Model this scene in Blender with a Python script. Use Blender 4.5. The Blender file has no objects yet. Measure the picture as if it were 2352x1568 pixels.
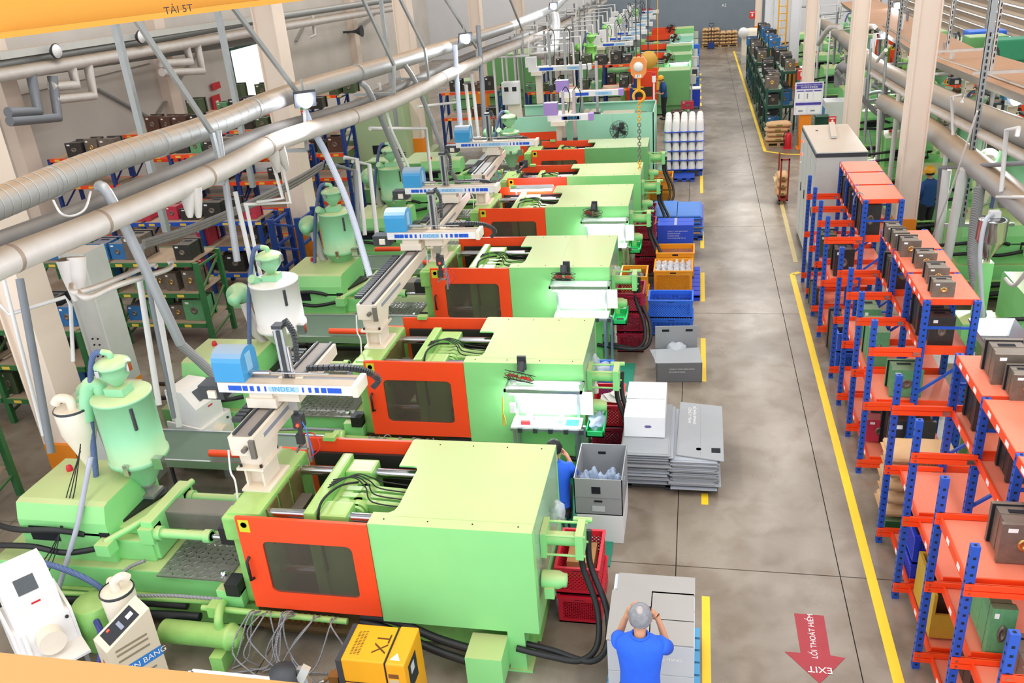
import bpy, bmesh, math, random
from mathutils import Vector, Matrix, Euler
random.seed(7)
S = bpy.context.scene
COL = S.collection
PI = math.pi
# ------------------------------------------------------------------ camera
F_PX, YAW, PITCH, ROLL, CAM_H = 1991.98, -0.226354, 0.429754, -0.0806441, 7.0
_cy, _sy, _cp, _sp = math.cos(YAW), math.sin(YAW), math.cos(PITCH), math.sin(PITCH)
_fw = Vector((_sy*_cp, _cy*_cp, -_sp)); _rt = Vector((_cy, -_sy, 0)); _up = _rt.cross(_fw)
_cr, _sr = math.cos(ROLL), math.sin(ROLL)
RT = _rt*_cr+_up*_sr; UP = -_rt*_sr+_up*_cr
EYE = Vector((0, 0, CAM_H))
cam = bpy.data.cameras.new('camera'); cam_o = bpy.data.objects.new('camera', cam); COL.objects.link(cam_o)
cam_o.matrix_world = Matrix((( RT.x, UP.x, -_fw.x, 0), (RT.y, UP.y, -_fw.y, 0), (RT.z, UP.z, -_fw.z, CAM_H), (0, 0, 0, 1)))
cam.sensor_width = 36; cam.lens = 36*F_PX/2352; cam.clip_start = 0.05; cam.clip_end = 300
S.camera = cam_o
# ------------------------------------------------------------------ light and exposure
S.view_settings.view_transform = 'Standard'; S.view_settings.look = 'None'
S.view_settings.exposure = 0.45; S.view_settings.gamma = 1; S.view_settings.use_curve_mapping = False
W = bpy.data.worlds.new('sky'); S.world = W; W.use_nodes = True
W.node_tree.nodes['Background'].inputs[0].default_value = (0.93, 0.96, 1.0, 1)
W.node_tree.nodes['Background'].inputs[1].default_value = 1.25
def area(name, loc, sx, sy, power, col=(1, .97, .93), rot=(0, 0, 0)):
    l = bpy.data.lights.new(name, 'AREA'); l.shape = 'RECTANGLE'; l.size = sx; l.size_y = sy; l.energy = power; l.color = col
    o = bpy.data.objects.new(name, l); COL.objects.link(o); o.location = loc; o.rotation_euler = rot; return o
for lx in (-13.5, -4.5, 3.0, 9.0):            # unseen area lights added under the roof to brighten the hall
    for ly in (6, 22, 38, 54):
        area('roof_fill', (lx, ly, 10.2), 1.2, 12, 340)
# ------------------------------------------------------------------ pixel of the photo -> point in the hall
def ray(px, py): return _fw + RT*((px-1176)/F_PX) - UP*((py-784)/F_PX)
def PZ(px, py, z=0.):
    d = ray(px, py); return EYE + d*((z-CAM_H)/d.z)
def PY(px, py, y):
    d = ray(px, py); return EYE + d*(y/d.y)
def PX(px, py, x):
    d = ray(px, py); return EYE + d*(x/d.x)
# ------------------------------------------------------------------ materials
def C(h):
    h = h.lstrip('#'); v = [int(h[i:i+2], 16)/255 for i in (0, 2, 4)]
    return tuple((x/12.92 if x <= .04045 else ((x+.055)/1.055)**2.4) for x in v)+(1,)
MATS = {}
def mat(name, col, rough=.5, metal=0., var=.12, scale=6., dust=None, dust_amt=.6, bump=0., spec=.5, emit=None, es=1., alpha=1., trans=0., bands=None):
    if name in MATS: return MATS[name]
    m = bpy.data.materials.new(name); m.use_nodes = True; nt = m.node_tree; N = nt.nodes; L = nt.links
    b = N['Principled BSDF']; c = C(col) if isinstance(col, str) else col
    b.inputs['Roughness'].default_value = rough; b.inputs['Metallic'].default_value = metal
    b.inputs['Specular IOR Level'].default_value = spec
    if alpha < 1: b.inputs['Alpha'].default_value = alpha
    if trans: b.inputs['Transmission Weight'].default_value = trans
    out = None
    tc = N.new('ShaderNodeTexCoord'); no = N.new('ShaderNodeTexNoise'); no.inputs['Scale'].default_value = scale; no.inputs['Detail'].default_value = 5
    L.new(tc.outputs['Object'], no.inputs['Vector'])
    if var > 0:
        mx = N.new('ShaderNodeMix'); mx.data_type = 'RGBA'
        mx.inputs['A'].default_value = tuple(x*(1-var) for x in c[:3])+(1,); mx.inputs['B'].default_value = tuple(min(1, x*(1+var)) for x in c[:3])+(1,)
        L.new(no.outputs['Fac'], mx.inputs['Factor']); out = mx.outputs['Result']
    if bands:                                     # turns of a spiral-wound duct or a ribbed hose
        wv = N.new('ShaderNodeTexWave'); wv.inputs['Scale'].default_value = bands; wv.bands_direction = 'DIAGONAL'
        L.new(tc.outputs['Object'], wv.inputs['Vector'])
        bp = N.new('ShaderNodeBump'); bp.inputs['Strength'].default_value = .4; bp.inputs['Distance'].default_value = .02
        L.new(wv.outputs['Fac'], bp.inputs['Height']); L.new(bp.outputs['Normal'], b.inputs['Normal'])
    if dust:                                      # settled dust on faces that look up
        g = N.new('ShaderNodeNewGeometry'); sp = N.new('ShaderNodeSeparateXYZ'); L.new(g.outputs['Normal'], sp.inputs[0])
        mr = N.new('ShaderNodeMapRange'); mr.inputs['From Min'].default_value = .2; mr.inputs['From Max'].default_value = .95; mr.inputs['To Max'].default_value = dust_amt
        L.new(sp.outputs['Z'], mr.inputs['Value'])
        n2 = N.new('ShaderNodeTexNoise'); n2.inputs['Scale'].default_value = 1.7; n2.inputs['Detail'].default_value = 6; L.new(tc.outputs['Object'], n2.inputs['Vector'])
        m2 = N.new('ShaderNodeMath'); m2.operation = 'MULTIPLY_ADD'; m2.inputs[1].default_value = .5; m2.inputs[2].default_value = .75; L.new(n2.outputs['Fac'], m2.inputs[0])
        m3 = N.new('ShaderNodeMath'); m3.operation = 'MULTIPLY'; m3.use_clamp = True; L.new(mr.outputs[0], m3.inputs[0]); L.new(m2.outputs[0], m3.inputs[1])
        md = N.new('ShaderNodeMix'); md.data_type = 'RGBA'; L.new(m3.outputs[0], md.inputs['Factor'])
        if out: L.new(out, md.inputs['A'])
        else: md.inputs['A'].default_value = c
        md.inputs['B'].default_value = C(dust); out = md.outputs['Result']
    if out: L.new(out, b.inputs['Base Color'])
    else: b.inputs['Base Color'].default_value = c
    if bump and not bands:
        bp = N.new('ShaderNodeBump'); bp.inputs['Strength'].default_value = bump; bp.inputs['Distance'].default_value = .02
        L.new(no.outputs['Fac'], bp.inputs['Height']); L.new(bp.outputs['Normal'], b.inputs['Normal'])
    if emit:
        b.inputs['Emission Color'].default_value = C(emit); b.inputs['Emission Strength'].default_value = es
    MATS[name] = m; return m
GREEN = mat('machine green paint', '#8fdc8b', .38, 0, .05, 3, dust='#bdbb80', dust_amt=.8)
GREEN2 = mat('oily green paint', '#8ccb6e', .35, 0, .22, 9, dust='#b6b870', dust_amt=.55)
GREEND = mat('mid green paint', '#6fae6c', .45, 0, .1, 3, dust='#b9bd94', dust_amt=.7)
MINT = mat('mint green paint', '#a6e3c6', .4, 0, .08, 3, dust='#b9b8a4', dust_amt=.6)
DRYER = mat('dryer green paint', '#93d3a6', .35, 0, .08, 3, dust='#cdc98f', dust_amt=.7)
ORANGE = mat('orange door paint', '#fb4d1f', .42, 0, .06, 3)
RORANGE = mat('rack orange paint', '#fa4a18', .42, 0, .08, 4)
BOARD = mat('salmon shelf board', '#ef6a45', .5, 0, .15, 5, dust='#e2937a', dust_amt=.5)
BLUE = mat('rack blue paint', '#1c4fb5', .42, 0, .1, 5)
NAVY = mat('deep blue rack paint', '#17397f', .5, 0, .12, 5)
HOLE = mat('dark hole', '#0a0f1c', .8, 0, 0)
SILVER = mat('dull silver pipe', '#a4a8ad', .4, .3, .06, 8, dust='#b0a48f', dust_amt=.4)
BRASS = mat('bright brass ring', '#c9a468', .25, .9, .2, 30)
STEEL = mat('polished steel', '#c9c9cc', .16, 1, .06, 8)
ALU = mat('aluminium profile', '#bfc2c6', .35, .85, .06, 8)
GALV = mat('galvanised steel', '#a5a9aa', .45, .55, .12, 10, dust='#b3a389', dust_amt=.5)
DUCT = mat('spiral duct', '#a3a4a3', .5, .3, .1, 3, dust='#a98c6c', dust_amt=.95)
WRAP = mat('white pipe lagging', '#cfcac6', .8, 0, .16, 4, dust='#85725c', dust_amt=1.0, bump=.3)
CREAM = mat('cream robot enamel', '#e9dfd0', .4, 0, .06, 5, dust='#dcc4a4', dust_amt=.5)
WHITE = mat('white enamel', '#e8e8ea', .4, 0, .04, 5)
LGREY = mat('light grey enamel', '#c5c6c2', .45, 0, .06, 5, dust='#b29d88', dust_amt=.8)
BLACK = mat('black rubber', '#1a1b1e', .5, 0, .2, 10)
DGREY = mat('dark grey plastic', '#3a3d42', .5, 0, .15, 10)
CABLE = mat('black cable', '#141518', .55, 0, .1, 10)
HOSEG = mat('grey ribbed hose', '#8d8d90', .55, 0, .1, 8, bands=14)
HOSEB = mat('blue braided hose', '#5a6c9c', .45, 0, .15, 20, bands=20)
SKYBLUE = mat('sky blue motor cover', '#3d9bd6', .35, 0, .05, 4, dust='#a9a9a6', dust_amt=.75)
SGREY = mat('barrel guard steel', '#7f7a74', .45, .5, .15, 8, dust='#8e8274', dust_amt=.5)
TREAD = mat('tread plate', '#8f8d86', .4, .6, .3, 22)
COPPER = mat('copper grease', '#a0703a', .4, .6, .3, 12)
YELLOW = mat('yellow enamel', '#f0a818', .4, 0, .08, 5)
CRANE = mat('crane yellow paint', '#d1932b', .5, 0, .1, 2, dust='#b98549', dust_amt=.8)
YLINE = mat('yellow floor paint', '#f6cf2e', .45, 0, .08, 3)
REDF = mat('red floor paint', '#a8323c', .5, 0, .18, 5)
REDCR = mat('red crate plastic', '#d51a34', .4, 0, .06, 5)
BLUECR = mat('blue crate plastic', '#2f6fe0', .4, 0, .06, 5)
BLUED = mat('deep blue plastic', '#1c3fd0', .4, 0, .06, 5)
YELCR = mat('amber crate plastic', '#eb9a1f', .4, 0, .06, 5)
GBOX = mat('grey corrugated plastic', '#9b9da1', .42, 0, .05, 3)
GBOXL = mat('pale grey corrugated plastic', '#c9cdd4', .4, 0, .04, 3)
WBOX = mat('white corrugated plastic', '#ececf0', .4, 0, .03, 3)
BBOX = mat('blue corrugated plastic', '#4a7fd0', .4, 0, .08, 3)
BBOXD = mat('royal blue corrugated plastic', '#2d55d4', .4, 0, .08, 3)
CARD = mat('brown paper sack', '#cda477', .75, 0, .12, 8, bump=.3)
PAPER = mat('white paper', '#f2f0ee', .7, 0, .02)
INK = mat('dark ink', '#23242c', .7, 0, 0)
WINK = mat('white print', '#f4f4f4', .6, 0, 0)
RED = mat('bright red', '#cf2030', .4, 0, .05)
SKIN = mat('skin', '#c68e6c', .55, 0, .05)
SHIRT = mat('royal blue cloth', '#1f5fe0', .75, 0, .12, 14, bump=.2)
SHIRTD = mat('navy cloth', '#1f4a86', .8, 0, .12, 14, bump=.2)
TROU = mat('dark trousers', '#26272d', .8, 0, .1, 14)
HAIRG = mat('grey hair', '#85868c', .7, 0, .5, 28, bump=.4)
HAIRK = mat('black hair', '#17161a', .6, 0, .2, 40)
PANEC = mat('dusty clear pane', '#5b554c', .1, 0, .15, 3, alpha=.5)
CLEAR = mat('clear plastic bag', '#e8eef6', .15, 0, .05, 12, alpha=.45)
WOOD = mat('pallet wood', '#b08d62', .7, 0, .2, 6)
PBLUE = mat('pallet blue plastic', '#2f58c8', .45, 0, .08, 4)
PTEAL = mat('pallet light blue plastic', '#4d9fcf', .45, 0, .08, 4)
COLP = mat('column cream paint', '#ead8c9', .6, 0, .05, 1.5)
COLO = mat('column orange paint', '#f08a1c', .5, 0, .06, 3)
COLW = mat('column white paint', '#e9eaf0', .6, 0, .05, 1.5)
RGREEN = mat('dark green rack paint', '#2f6b3c', .5, 0, .15, 5, dust='#8f9b6c', dust_amt=.55)
RGREEND = mat('bottle green rack paint', '#1f4f3f', .5, 0, .15, 5)
DBOARD = mat('dusty board', '#a58d74', .75, 0, .15, 5)
GREENTR = mat('green tray plastic', '#28c069', .4, 0, .05)
PURPLE = mat('lilac plastic', '#a58ad2', .4, 0, .05)
LAMP = mat('lamp glow', '#ffffff', .4, 0, 0, emit='#eef3ff', es=60)
TUBE = mat('fluorescent tube', '#ffffff', .4, 0, 0, emit='#eef4ff', es=18)
REDLED = mat('red indicator', '#ff3020', .4, 0, 0, emit='#ff2010', es=8)
TEALF = mat('green floor mat', '#23876c', .6, 0, .1, 3)
MOULDS = {
 'dark steel': mat('dark mould steel', '#43413f', .4, .45, .3, 9, dust='#77706a', dust_amt=.5),
 'grey steel': mat('grey mould steel', '#7a6f64', .4, .4, .35, 7, dust='#8a8076', dust_amt=.4),
 'blue': mat('blue mould paint', '#2d6da8', .5, 0, .2, 9, dust='#7d7164', dust_amt=.8),
 'green': mat('green mould paint', '#5f9c6c', .5, 0, .25, 9, dust='#7d7f68', dust_amt=.6),
 'olive': mat('olive mould paint', '#46553a', .5, 0, .25, 9, dust='#6b6650', dust_amt=.5),
 'red': mat('red mould paint', '#c2324a', .5, 0, .25, 9, dust='#8c7062', dust_amt=.6),
 'brown': mat('rusty mould steel', '#5f4337', .6, .2, .3, 9, dust='#7d6a5b', dust_amt=.5),
}
# ------------------------------------------------------------------ mesh collector
WL = {}
def tri(a): return a
class MB:
    def __init__(s): s.v = []; s.f = []; s.sm = []
    def add(s, vs, fs, smooth=False):
        o = len(s.v); s.v.extend([tuple(v) for v in vs]); s.f.extend([tuple(i+o for i in f) for f in fs]); s.sm.extend([smooth]*len(fs)); return s
    def box(s, x0, x1, y0, y1, z0, z1, b=0.):
        if x1 < x0: x0, x1 = x1, x0
        if y1 < y0: y0, y1 = y1, y0
        if z1 < z0: z0, z1 = z1, z0
        if not b:
            return s.add([(x0,y0,z0),(x1,y0,z0),(x1,y1,z0),(x0,y1,z0),(x0,y0,z1),(x1,y0,z1),(x1,y1,z1),(x0,y1,z1)],
                  [(0,3,2,1),(4,5,6,7),(0,1,5,4),(1,2,6,5),(2,3,7,6),(3,0,4,7)])
        bm = bmesh.new(); r = bmesh.ops.create_cube(bm, size=1)
        for v in bm.verts: v.co = Vector(((x0+x1)/2+v.co.x*(x1-x0), (y0+y1)/2+v.co.y*(y1-y0), (z0+z1)/2+v.co.z*(z1-z0)))
        bmesh.ops.bevel(bm, geom=bm.edges[:], offset=b, segments=2, profile=.7, affect='EDGES')
        bm.verts.index_update(); s.add([v.co[:] for v in bm.verts], [[v.index for v in f.verts] for f in bm.faces]); bm.free(); return s
    def obox(s, c, sx, sy, sz, R=None):
        c = Vector(c); R = R or Matrix.Identity(3)
        p = [c+R@Vector((a*sx/2, b*sy/2, d*sz/2)) for d in (-1, 1) for a, b in ((-1,-1),(1,-1),(1,1),(-1,1))]
        return s.add(p, [(0,3,2,1),(4,5,6,7),(0,1,5,4),(1,2,6,5),(2,3,7,6),(3,0,4,7)])
    def bar(s, p, q, w, h=None, up=(0, 0, 1)):
        p = Vector(p); q = Vector(q); d = (q-p); L = d.length
        if L < 1e-6: return s
        z = d/L; u = Vector(up)
        if abs(z.dot(u)) > .98: u = Vector((0, 1, 0))
        x = u.cross(z).normalized(); y = z.cross(x)
        return s.obox((p+q)/2, w, h or w, L, Matrix((x, y, z)).transposed())
    def tube(s, pts, r, n=8, cap=True):
        P = [Vector(p) for p in pts]; k = len(P); rr = r if isinstance(r, (list, tuple)) else [r]*k
        T = []
        for i in range(k):
            t = (P[min(i+1, k-1)]-P[max(i-1, 0)]); T.append(t.normalized() if t.length > 1e-9 else Vector((0, 0, 1)))
        u = Vector((0, 0, 1)) if abs(T[0].z) < .9 else Vector((1, 0, 0))
        u = (u-T[0]*u.dot(T[0])).normalized(); vs = []; fs = []
        for i in range(k):
            u = (u-T[i]*u.dot(T[i])); u = u.normalized() if u.length > 1e-6 else T[i].orthogonal().normalized(); w = T[i].cross(u)
            for j in range(n):
                a = 2*PI*j/n; vs.append(P[i]+(u*math.cos(a)+w*math.sin(a))*rr[i])
        for i in range(k-1):
            for j in range(n):
                fs.append((i*n+j, i*n+(j+1) % n, (i+1)*n+(j+1) % n, (i+1)*n+j))
        s.add(vs, fs, True)
        if cap: s.add(vs[:n], [tuple(range(n))[::-1]]); s.add(vs[-n:], [tuple(range(n))])
        return s
    def cyl(s, p, q, r, n=12): return s.tube([p, q], r, n)
    def lathe(s, c, prof, n=20, axis='z', cap=True):
        c = Vector(c); vs = []; fs = []; k = len(prof)
        for r, h in prof:
            for j in range(n):
                a = 2*PI*j/n; x, y = r*math.cos(a), r*math.sin(a)
                vs.append(c+(Vector((x, y, h)) if axis == 'z' else Vector((h, x, y)) if axis == 'x' else Vector((y, h, x))))
        for i in range(k-1):
            for j in range(n): fs.append((i*n+j, i*n+(j+1) % n, (i+1)*n+(j+1) % n, (i+1)*n+j))
        s.add(vs, fs, True)
        if cap:
            if prof[0][0] > 1e-4: s.add(vs[:n], [tuple(range(n))[::-1]])
            if prof[-1][0] > 1e-4: s.add(vs[-n:], [tuple(range(n))])
        return s
    def prism(s, poly, z0, z1, axis='z'):
        n = len(poly)
        f = (lambda a, b, h: (a, b, h)) if axis == 'z' else (lambda a, b, h: (a, h, b)) if axis == 'y' else (lambda a, b, h: (h, a, b))
        vs = [f(a, b, z0) for a, b in poly]+[f(a, b, z1) for a, b in poly]
        return s.add(vs, [tuple(range(n))[::-1], tuple(range(n, 2*n))]+[(i, (i+1) % n, (i+1) % n+n, i+n) for i in range(n)])
    def quad(s, a, b, c, d): return s.add([a, b, c, d], [(0, 1, 2, 3)])
    def ball(s, c, r, n=12, m=8, sx=1, sy=1, sz=1):
        c = Vector(c); prof = [(math.sin(PI*i/m), -math.cos(PI*i/m)) for i in range(m+1)]
        t = MB().lathe((0, 0, 0), [(max(a, 1e-4)*r, b*r) for a, b in prof], n, cap=False)
        return s.add([(c.x+x*sx, c.y+y*sy, c.z+z*sz) for x, y, z in t.v], t.f, True)
    def mesh(s, name, m, off=Vector((0, 0, 0))):
        me = bpy.data.meshes.new(name); me.from_pydata([(x-off.x, y-off.y, z-off.z) for x, y, z in s.v], [], s.f)
        me.polygons.foreach_set('use_smooth', s.sm)
        bm = bmesh.new(); bm.from_mesh(me); bmesh.ops.recalc_face_normals(bm, faces=bm.faces[:]); bm.to_mesh(me); bm.free()
        me.materials.append(m); return me
    def build(s, name, m, parent=None, loc=None):
        if parent is not None: off = WL[parent.name]
        elif loc is not None: off = Vector(loc)
        else:
            n = len(s.v); xs = [v[0] for v in s.v]; ys = [v[1] for v in s.v]; zs = [v[2] for v in s.v]
            off = Vector(((min(xs)+max(xs))/2, (min(ys)+max(ys))/2, min(zs)))
        o = bpy.data.objects.new(name, s.mesh(name, m, off)); COL.objects.link(o)
        if parent is not None: o.parent = parent
        else: o.location = off
        WL[o.name] = off.copy(); return o
def thing(name, loc, label, cat, group=None):
    o = bpy.data.objects.new(name, None); COL.objects.link(o); o.location = loc; o.empty_display_size = .1
    WL[o.name] = Vector(loc); return tag(o, label, cat, group)
def tag(o, label, cat, group=None, kind=None):
    o['label'] = label; o['category'] = cat
    if group: o['group'] = group
    if kind: o['kind'] = kind
    return o
def struct(o): o['kind'] = 'structure'; return o
def dup(root, loc, label=None, rotz=None, scale=None):
    r = root.copy(); COL.objects.link(r); r.location = loc; WL[r.name] = Vector(loc)
    if label: r['label'] = label
    if rotz is not None: r.rotation_euler = (0, 0, rotz)
    if scale is not None: r.scale = scale
    for ch in list(root.children):
        c = ch.copy(); COL.objects.link(c); c.parent = r
        for g in list(ch.children):
            d = g.copy(); COL.objects.link(d); d.parent = c
    return r
def text(s, size, o, xd, yd, m, parent, name='lettering', align='CENTER', spacing=1.0):
    """flat print: letters run along xd, stand along yd, laid on the surface at o"""
    cu = bpy.data.curves.new(name, 'FONT'); cu.body = s; cu.size = size; cu.align_x = align; cu.align_y = 'CENTER'; cu.space_character = spacing; cu.fill_mode = 'BOTH'
    t = bpy.data.objects.new('t', cu); COL.objects.link(t); dg = bpy.context.evaluated_depsgraph_get()
    me = bpy.data.meshes.new_from_object(t.evaluated_get(dg)); bpy.data.objects.remove(t); bpy.data.curves.remove(cu)
    xd = Vector(xd).normalized(); yd = Vector(yd).normalized(); o = Vector(o); off = WL[parent.name] if parent else Vector((0, 0, 0))
    for v in me.vertices: v.co = o+xd*v.co.x+yd*v.co.y-off
    me.materials.clear(); me.materials.append(m); me.name = name
    ob = bpy.data.objects.new(name, me); COL.objects.link(ob); ob.parent = parent; WL[ob.name] = off.copy(); return ob
def arc(c, r, a0, a1, ux, uy, n=8):
    c = Vector(c); ux = Vector(ux); uy = Vector(uy)
    return [c+ux*(r*math.cos(a0+(a1-a0)*i/n))+uy*(r*math.sin(a0+(a1-a0)*i/n)) for i in range(n+1)]
def spl(pts, n=6):
    """smooth curve through points"""
    P = [Vector(p) for p in pts]; out = []
    for i in range(len(P)-1):
        a = P[max(i-1, 0)]; b = P[i]; c = P[i+1]; d = P[min(i+2, len(P)-1)]
        for k in range(n):
            t = k/n
            out.append(.5*((2*b)+(c-a)*t+(2*a-5*b+4*c-d)*t*t+(3*b-a-3*c+d)*t**3))
    return out+[P[-1]]
def lump(c, r, sx=1, sy=1, sz=1, seed=0):
    """crumpled bag"""
    b = MB().ball((0, 0, 0), 1, 16, 10); rn_ = random.Random(seed+int(c[0]*97+c[1]*31)); ph = [rn_.uniform(0, 6) for _ in range(6)]
    for i, (x, y, z) in enumerate(b.v):
        k = 1+.16*math.sin(5*x+ph[0]+3*z)+.14*math.sin(6*y+ph[1]-4*x)+.12*math.sin(7*z+ph[2]+5*y)+rn_.uniform(-.05, .05)
        b.v[i] = (c[0]+x*r*sx*k, c[1]+y*r*sy*k, c[2]+max(z, -.8)*r*sz*k)
    return b
ORD = ['first', 'second', 'third', 'fourth', 'fifth', 'sixth', 'seventh', 'eighth', 'ninth', 'tenth', 'eleventh', 'twelfth', 'thirteenth', 'fourteenth', 'fifteenth', 'sixteenth', 'seventeenth', 'eighteenth', 'nineteenth', 'twentieth']
ORD += ['twenty-'+w for w in ORD[:9]]
# ================================================================== SETTING
floor_m = bpy.data.materials.new('polished concrete'); floor_m.use_nodes = True
nt = floor_m.node_tree; N = nt.nodes; L = nt.links; bs = N['Principled BSDF']
tc = N.new('ShaderNodeTexCoord')
def noise(sc, det=6, dist=0.):
    n = N.new('ShaderNodeTexNoise'); n.inputs['Scale'].default_value = sc; n.inputs['Detail'].default_value = det; n.inputs['Distortion'].default_value = dist
    L.new(tc.outputs['Object'], n.inputs['Vector']); return n.outputs['Fac']
def ramp(f, stops):
    r = N.new('ShaderNodeValToRGB'); L.new(f, r.inputs['Fac'])
    while len(r.color_ramp.elements) < len(stops): r.color_ramp.elements.new(.5)
    for e, (p, c) in zip(r.color_ramp.elements, stops): e.position = p; e.color = C(c)
    return r.outputs['Color']
base = ramp(noise(.5, 7, .8), [(.3, '#766859'), (.5, '#8f8375'), (.7, '#a69b8e')])
spots = N.new('ShaderNodeMix'); spots.data_type = 'RGBA'; spots.blend_type = 'MULTIPLY'; spots.inputs['Factor'].default_value = .45
L.new(base, spots.inputs['A']); L.new(ramp(noise(2.3, 8, .4), [(.35, '#b9a58e'), (.55, '#ffffff')]), spots.inputs['B'])
L.new(spots.outputs['Result'], bs.inputs['Base Color'])
rr = N.new('ShaderNodeMapRange'); rr.inputs['To Min'].default_value = .16; rr.inputs['To Max'].default_value = .42; L.new(noise(1.3, 5), rr.inputs['Value']); L.new(rr.outputs[0], bs.inputs['Roughness'])
subf = mat('dark joint filler', '#3d3833', .8, 0, .2)
fl = struct(MB().box(-18, 11.5, 2.5, 62, -.3, -.02).build('floor', subf, loc=(0, 0, 0)))
xs = [-18, -9.5, -4.6, -.16, 1.73, 6.5, 11.5]; ys = [2.5, 8.56, 16.35, 22, 27.5, 31, 40, 50, 62]
for i in range(len(xs)-1):
    for j in range(len(ys)-1):
        MB().box(xs[i]+.006, xs[i+1]-.006, ys[j]+.007, ys[j+1]-.007, -.02, 0).build('concrete_slab', floor_m, fl)
def stripe(name, pts, w, m, lab):
    b = MB()
    for p, q in zip(pts, pts[1:]):
        p = Vector((*p, 0)); q = Vector((*q, 0)); d = (q-p).normalized(); n = Vector((-d.y, d.x, 0))*w/2; e = d*0
        b.prism([((p-n-e).x, (p-n-e).y), ((q-n+e).x, (q-n+e).y), ((q+n+e).x, (q+n+e).y), ((p+n-e).x, (p+n-e).y)], 0, .004)
    o = b.build(name, m); return tag(o, lab, 'floor marking')
# solid line on the rack side of the aisle
stripe('floor_stripe', [(2.06, 2.6), (2.1, 18.55), (2.27, 18.66)], .11, YLINE, 'solid yellow floor line along the front posts of the orange racks')
stripe('floor_stripe', [(2.25, 19.3), (2.36, 26.9)], .1, mat('worn yellow paint', '#c9b47c', .5, 0, .2, 3), 'worn pale yellow floor line in front of the grey cabinet')
stripe('floor_stripe', [(2.2, 57), (2.29, 30.25), (2.9, 29.75), (3.5, 29.6)], .1, YLINE, 'solid yellow floor line along the dark green racks, turning at the fire extinguisher')
segs = [(4.5, 8.05), (9.85, 10.1), (13.4, 15.15), (16.95, 18.65), (20.3, 21.6), (22.5, 24.1), (25.2, 29.3), (32.5, 35.0)]+[(35.6+1.75*k, 36.3+1.75*k) for k in range(8)]
for k, (a, b) in enumerate(segs):
    where = ['beside the pallet of grey boxes', 'under the pile of flattened grey boxes', 'beside the open grey box', 'beside the blue and amber crates', 'beside the blue flattened boxes',
             'between the blue boxes and the white cones', 'beside the pallet of white cones', 'before the blue cart'][k] if k < 8 else None
    o = MB().box(.145, .235, a, b, 0, .004).build('floor_dash', YLINE)
    tag(o, 'yellow floor dash '+where if where else 'short yellow floor dash beyond the blue cart, '+ORD[k-8]+' of the far stretch', 'floor marking', 'dashes of the yellow aisle line')
# red arrow with writing
ar = MB().prism([(1.15, 7.88), (1.16, 7.285), (1.0, 7.285), (1.305, 6.885), (1.6, 7.265), (1.457, 7.285), (1.463, 7.876)], 0, .004).build('floor_arrow', REDF)
tag(ar, 'red arrow painted on the aisle floor with white EXIT lettering', 'floor marking')
text('LỐI THOÁT HIỂM', .085, (1.31, 7.55, .006), (.03, 1, 0), (-1, .03, 0), WINK, ar, spacing=1.0)
text('EXIT', .12, (1.33, 7.07, .006), (-1, 0, 0), (0, -1, 0), WINK, ar)
# walls
wl_m = mat('stained cream plaster', '#cfc8c0', .8, 0, .14, .8); wb_m = mat('blue grey back wall', '#7b8894', .7, 0, .1, 1.2); wr_m = mat('white plaster', '#d9dade', .8, 0, .06, 1)
wl = MB()
DY0, DY1, DZ = 32.9, 36.1, 3.95
XW = -18
wl.box(XW-.25, XW, 2, DY0, 0, 10.5).box(XW-.25, XW, DY1, 62, 0, 10.5).box(XW-.25, XW, DY0, DY1, DZ, 10.5)
wlo = struct(wl.build('wall_left', wl_m))
for y in (20.5, 28, 36.9, 46, 55): MB().box(XW, XW+.35, y-.3, y+.3, 0, 10.4).build('pilaster', COLP, wlo)
for y, z in ((24, 4.2), (24, 7), (44, 5.5)): MB().box(XW, XW+.02, y-3.4, y+3.4, z, z+.03).build('plaster_joint', mat('joint', '#8d857c', .8), wlo)
dr = MB().box(XW-.2, XW+.05, DY0-.1, DY0, 0, DZ).box(XW-.2, XW+.05, DY1, DY1+.12, 0, DZ).box(XW-.2, XW+.05, DY0, DY1, DZ, DZ+.1)
dro = struct(dr.build('door_1', mat('door frame green', '#2f5b4a', .5)))
b = MB()
for k in range(26): b.box(XW-.16, XW-.13, DY0+.05, DY1-.05, .05+k*.055, .09+k*.055)
b.build('shutter_slats', mat('pale shutter', '#eeeeee', .5), dro)['kind'] = 'stuff'
wbk = struct(MB().box(XW-.25, 11.75, 61, 61.25, 0, 10.5).build('wall_back', wb_m))
MB().box(XW, -6.6, 60.6, 61, 0, 10.5).build('plaster_panel', wr_m, wbk); MB().box(4.6, 11.5, 60.6, 61, 0, 10.5).build('plaster_panel', wr_m, wbk)
wr = struct(MB().box(11.5, 11.75, 2, 62, 0, 1.75).box(11.5, 11.75, 2, 62, 7.5, 10.5).build('wall_right', wr_m))
lv = mat('louvre slat', '#8f8a82', .6, 0, .1, 3, dust='#9c8163', dust_amt=.9)
for k in range(16):
    z = 1.85+k*.36
    MB().bar((11.6, 4, z), (11.6, 61, z), .03, .34, up=(.8, 0, .6)).build('louvre_slat', lv, wr)
for y in range(5, 61, 5): MB().box(11.35, 11.43, y-.05, y+.05, 1.75, 7.5).build('louvre_post', GALV, wr)
ceil = MB()
for k in range(10): ceil.box(XW, 11.5, 2+6*k, 2+6*k+5.2, 10.5, 10.65)
struct(ceil.build('ceiling', mat('roof sheet', '#b9bcc0', .6)))
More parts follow.
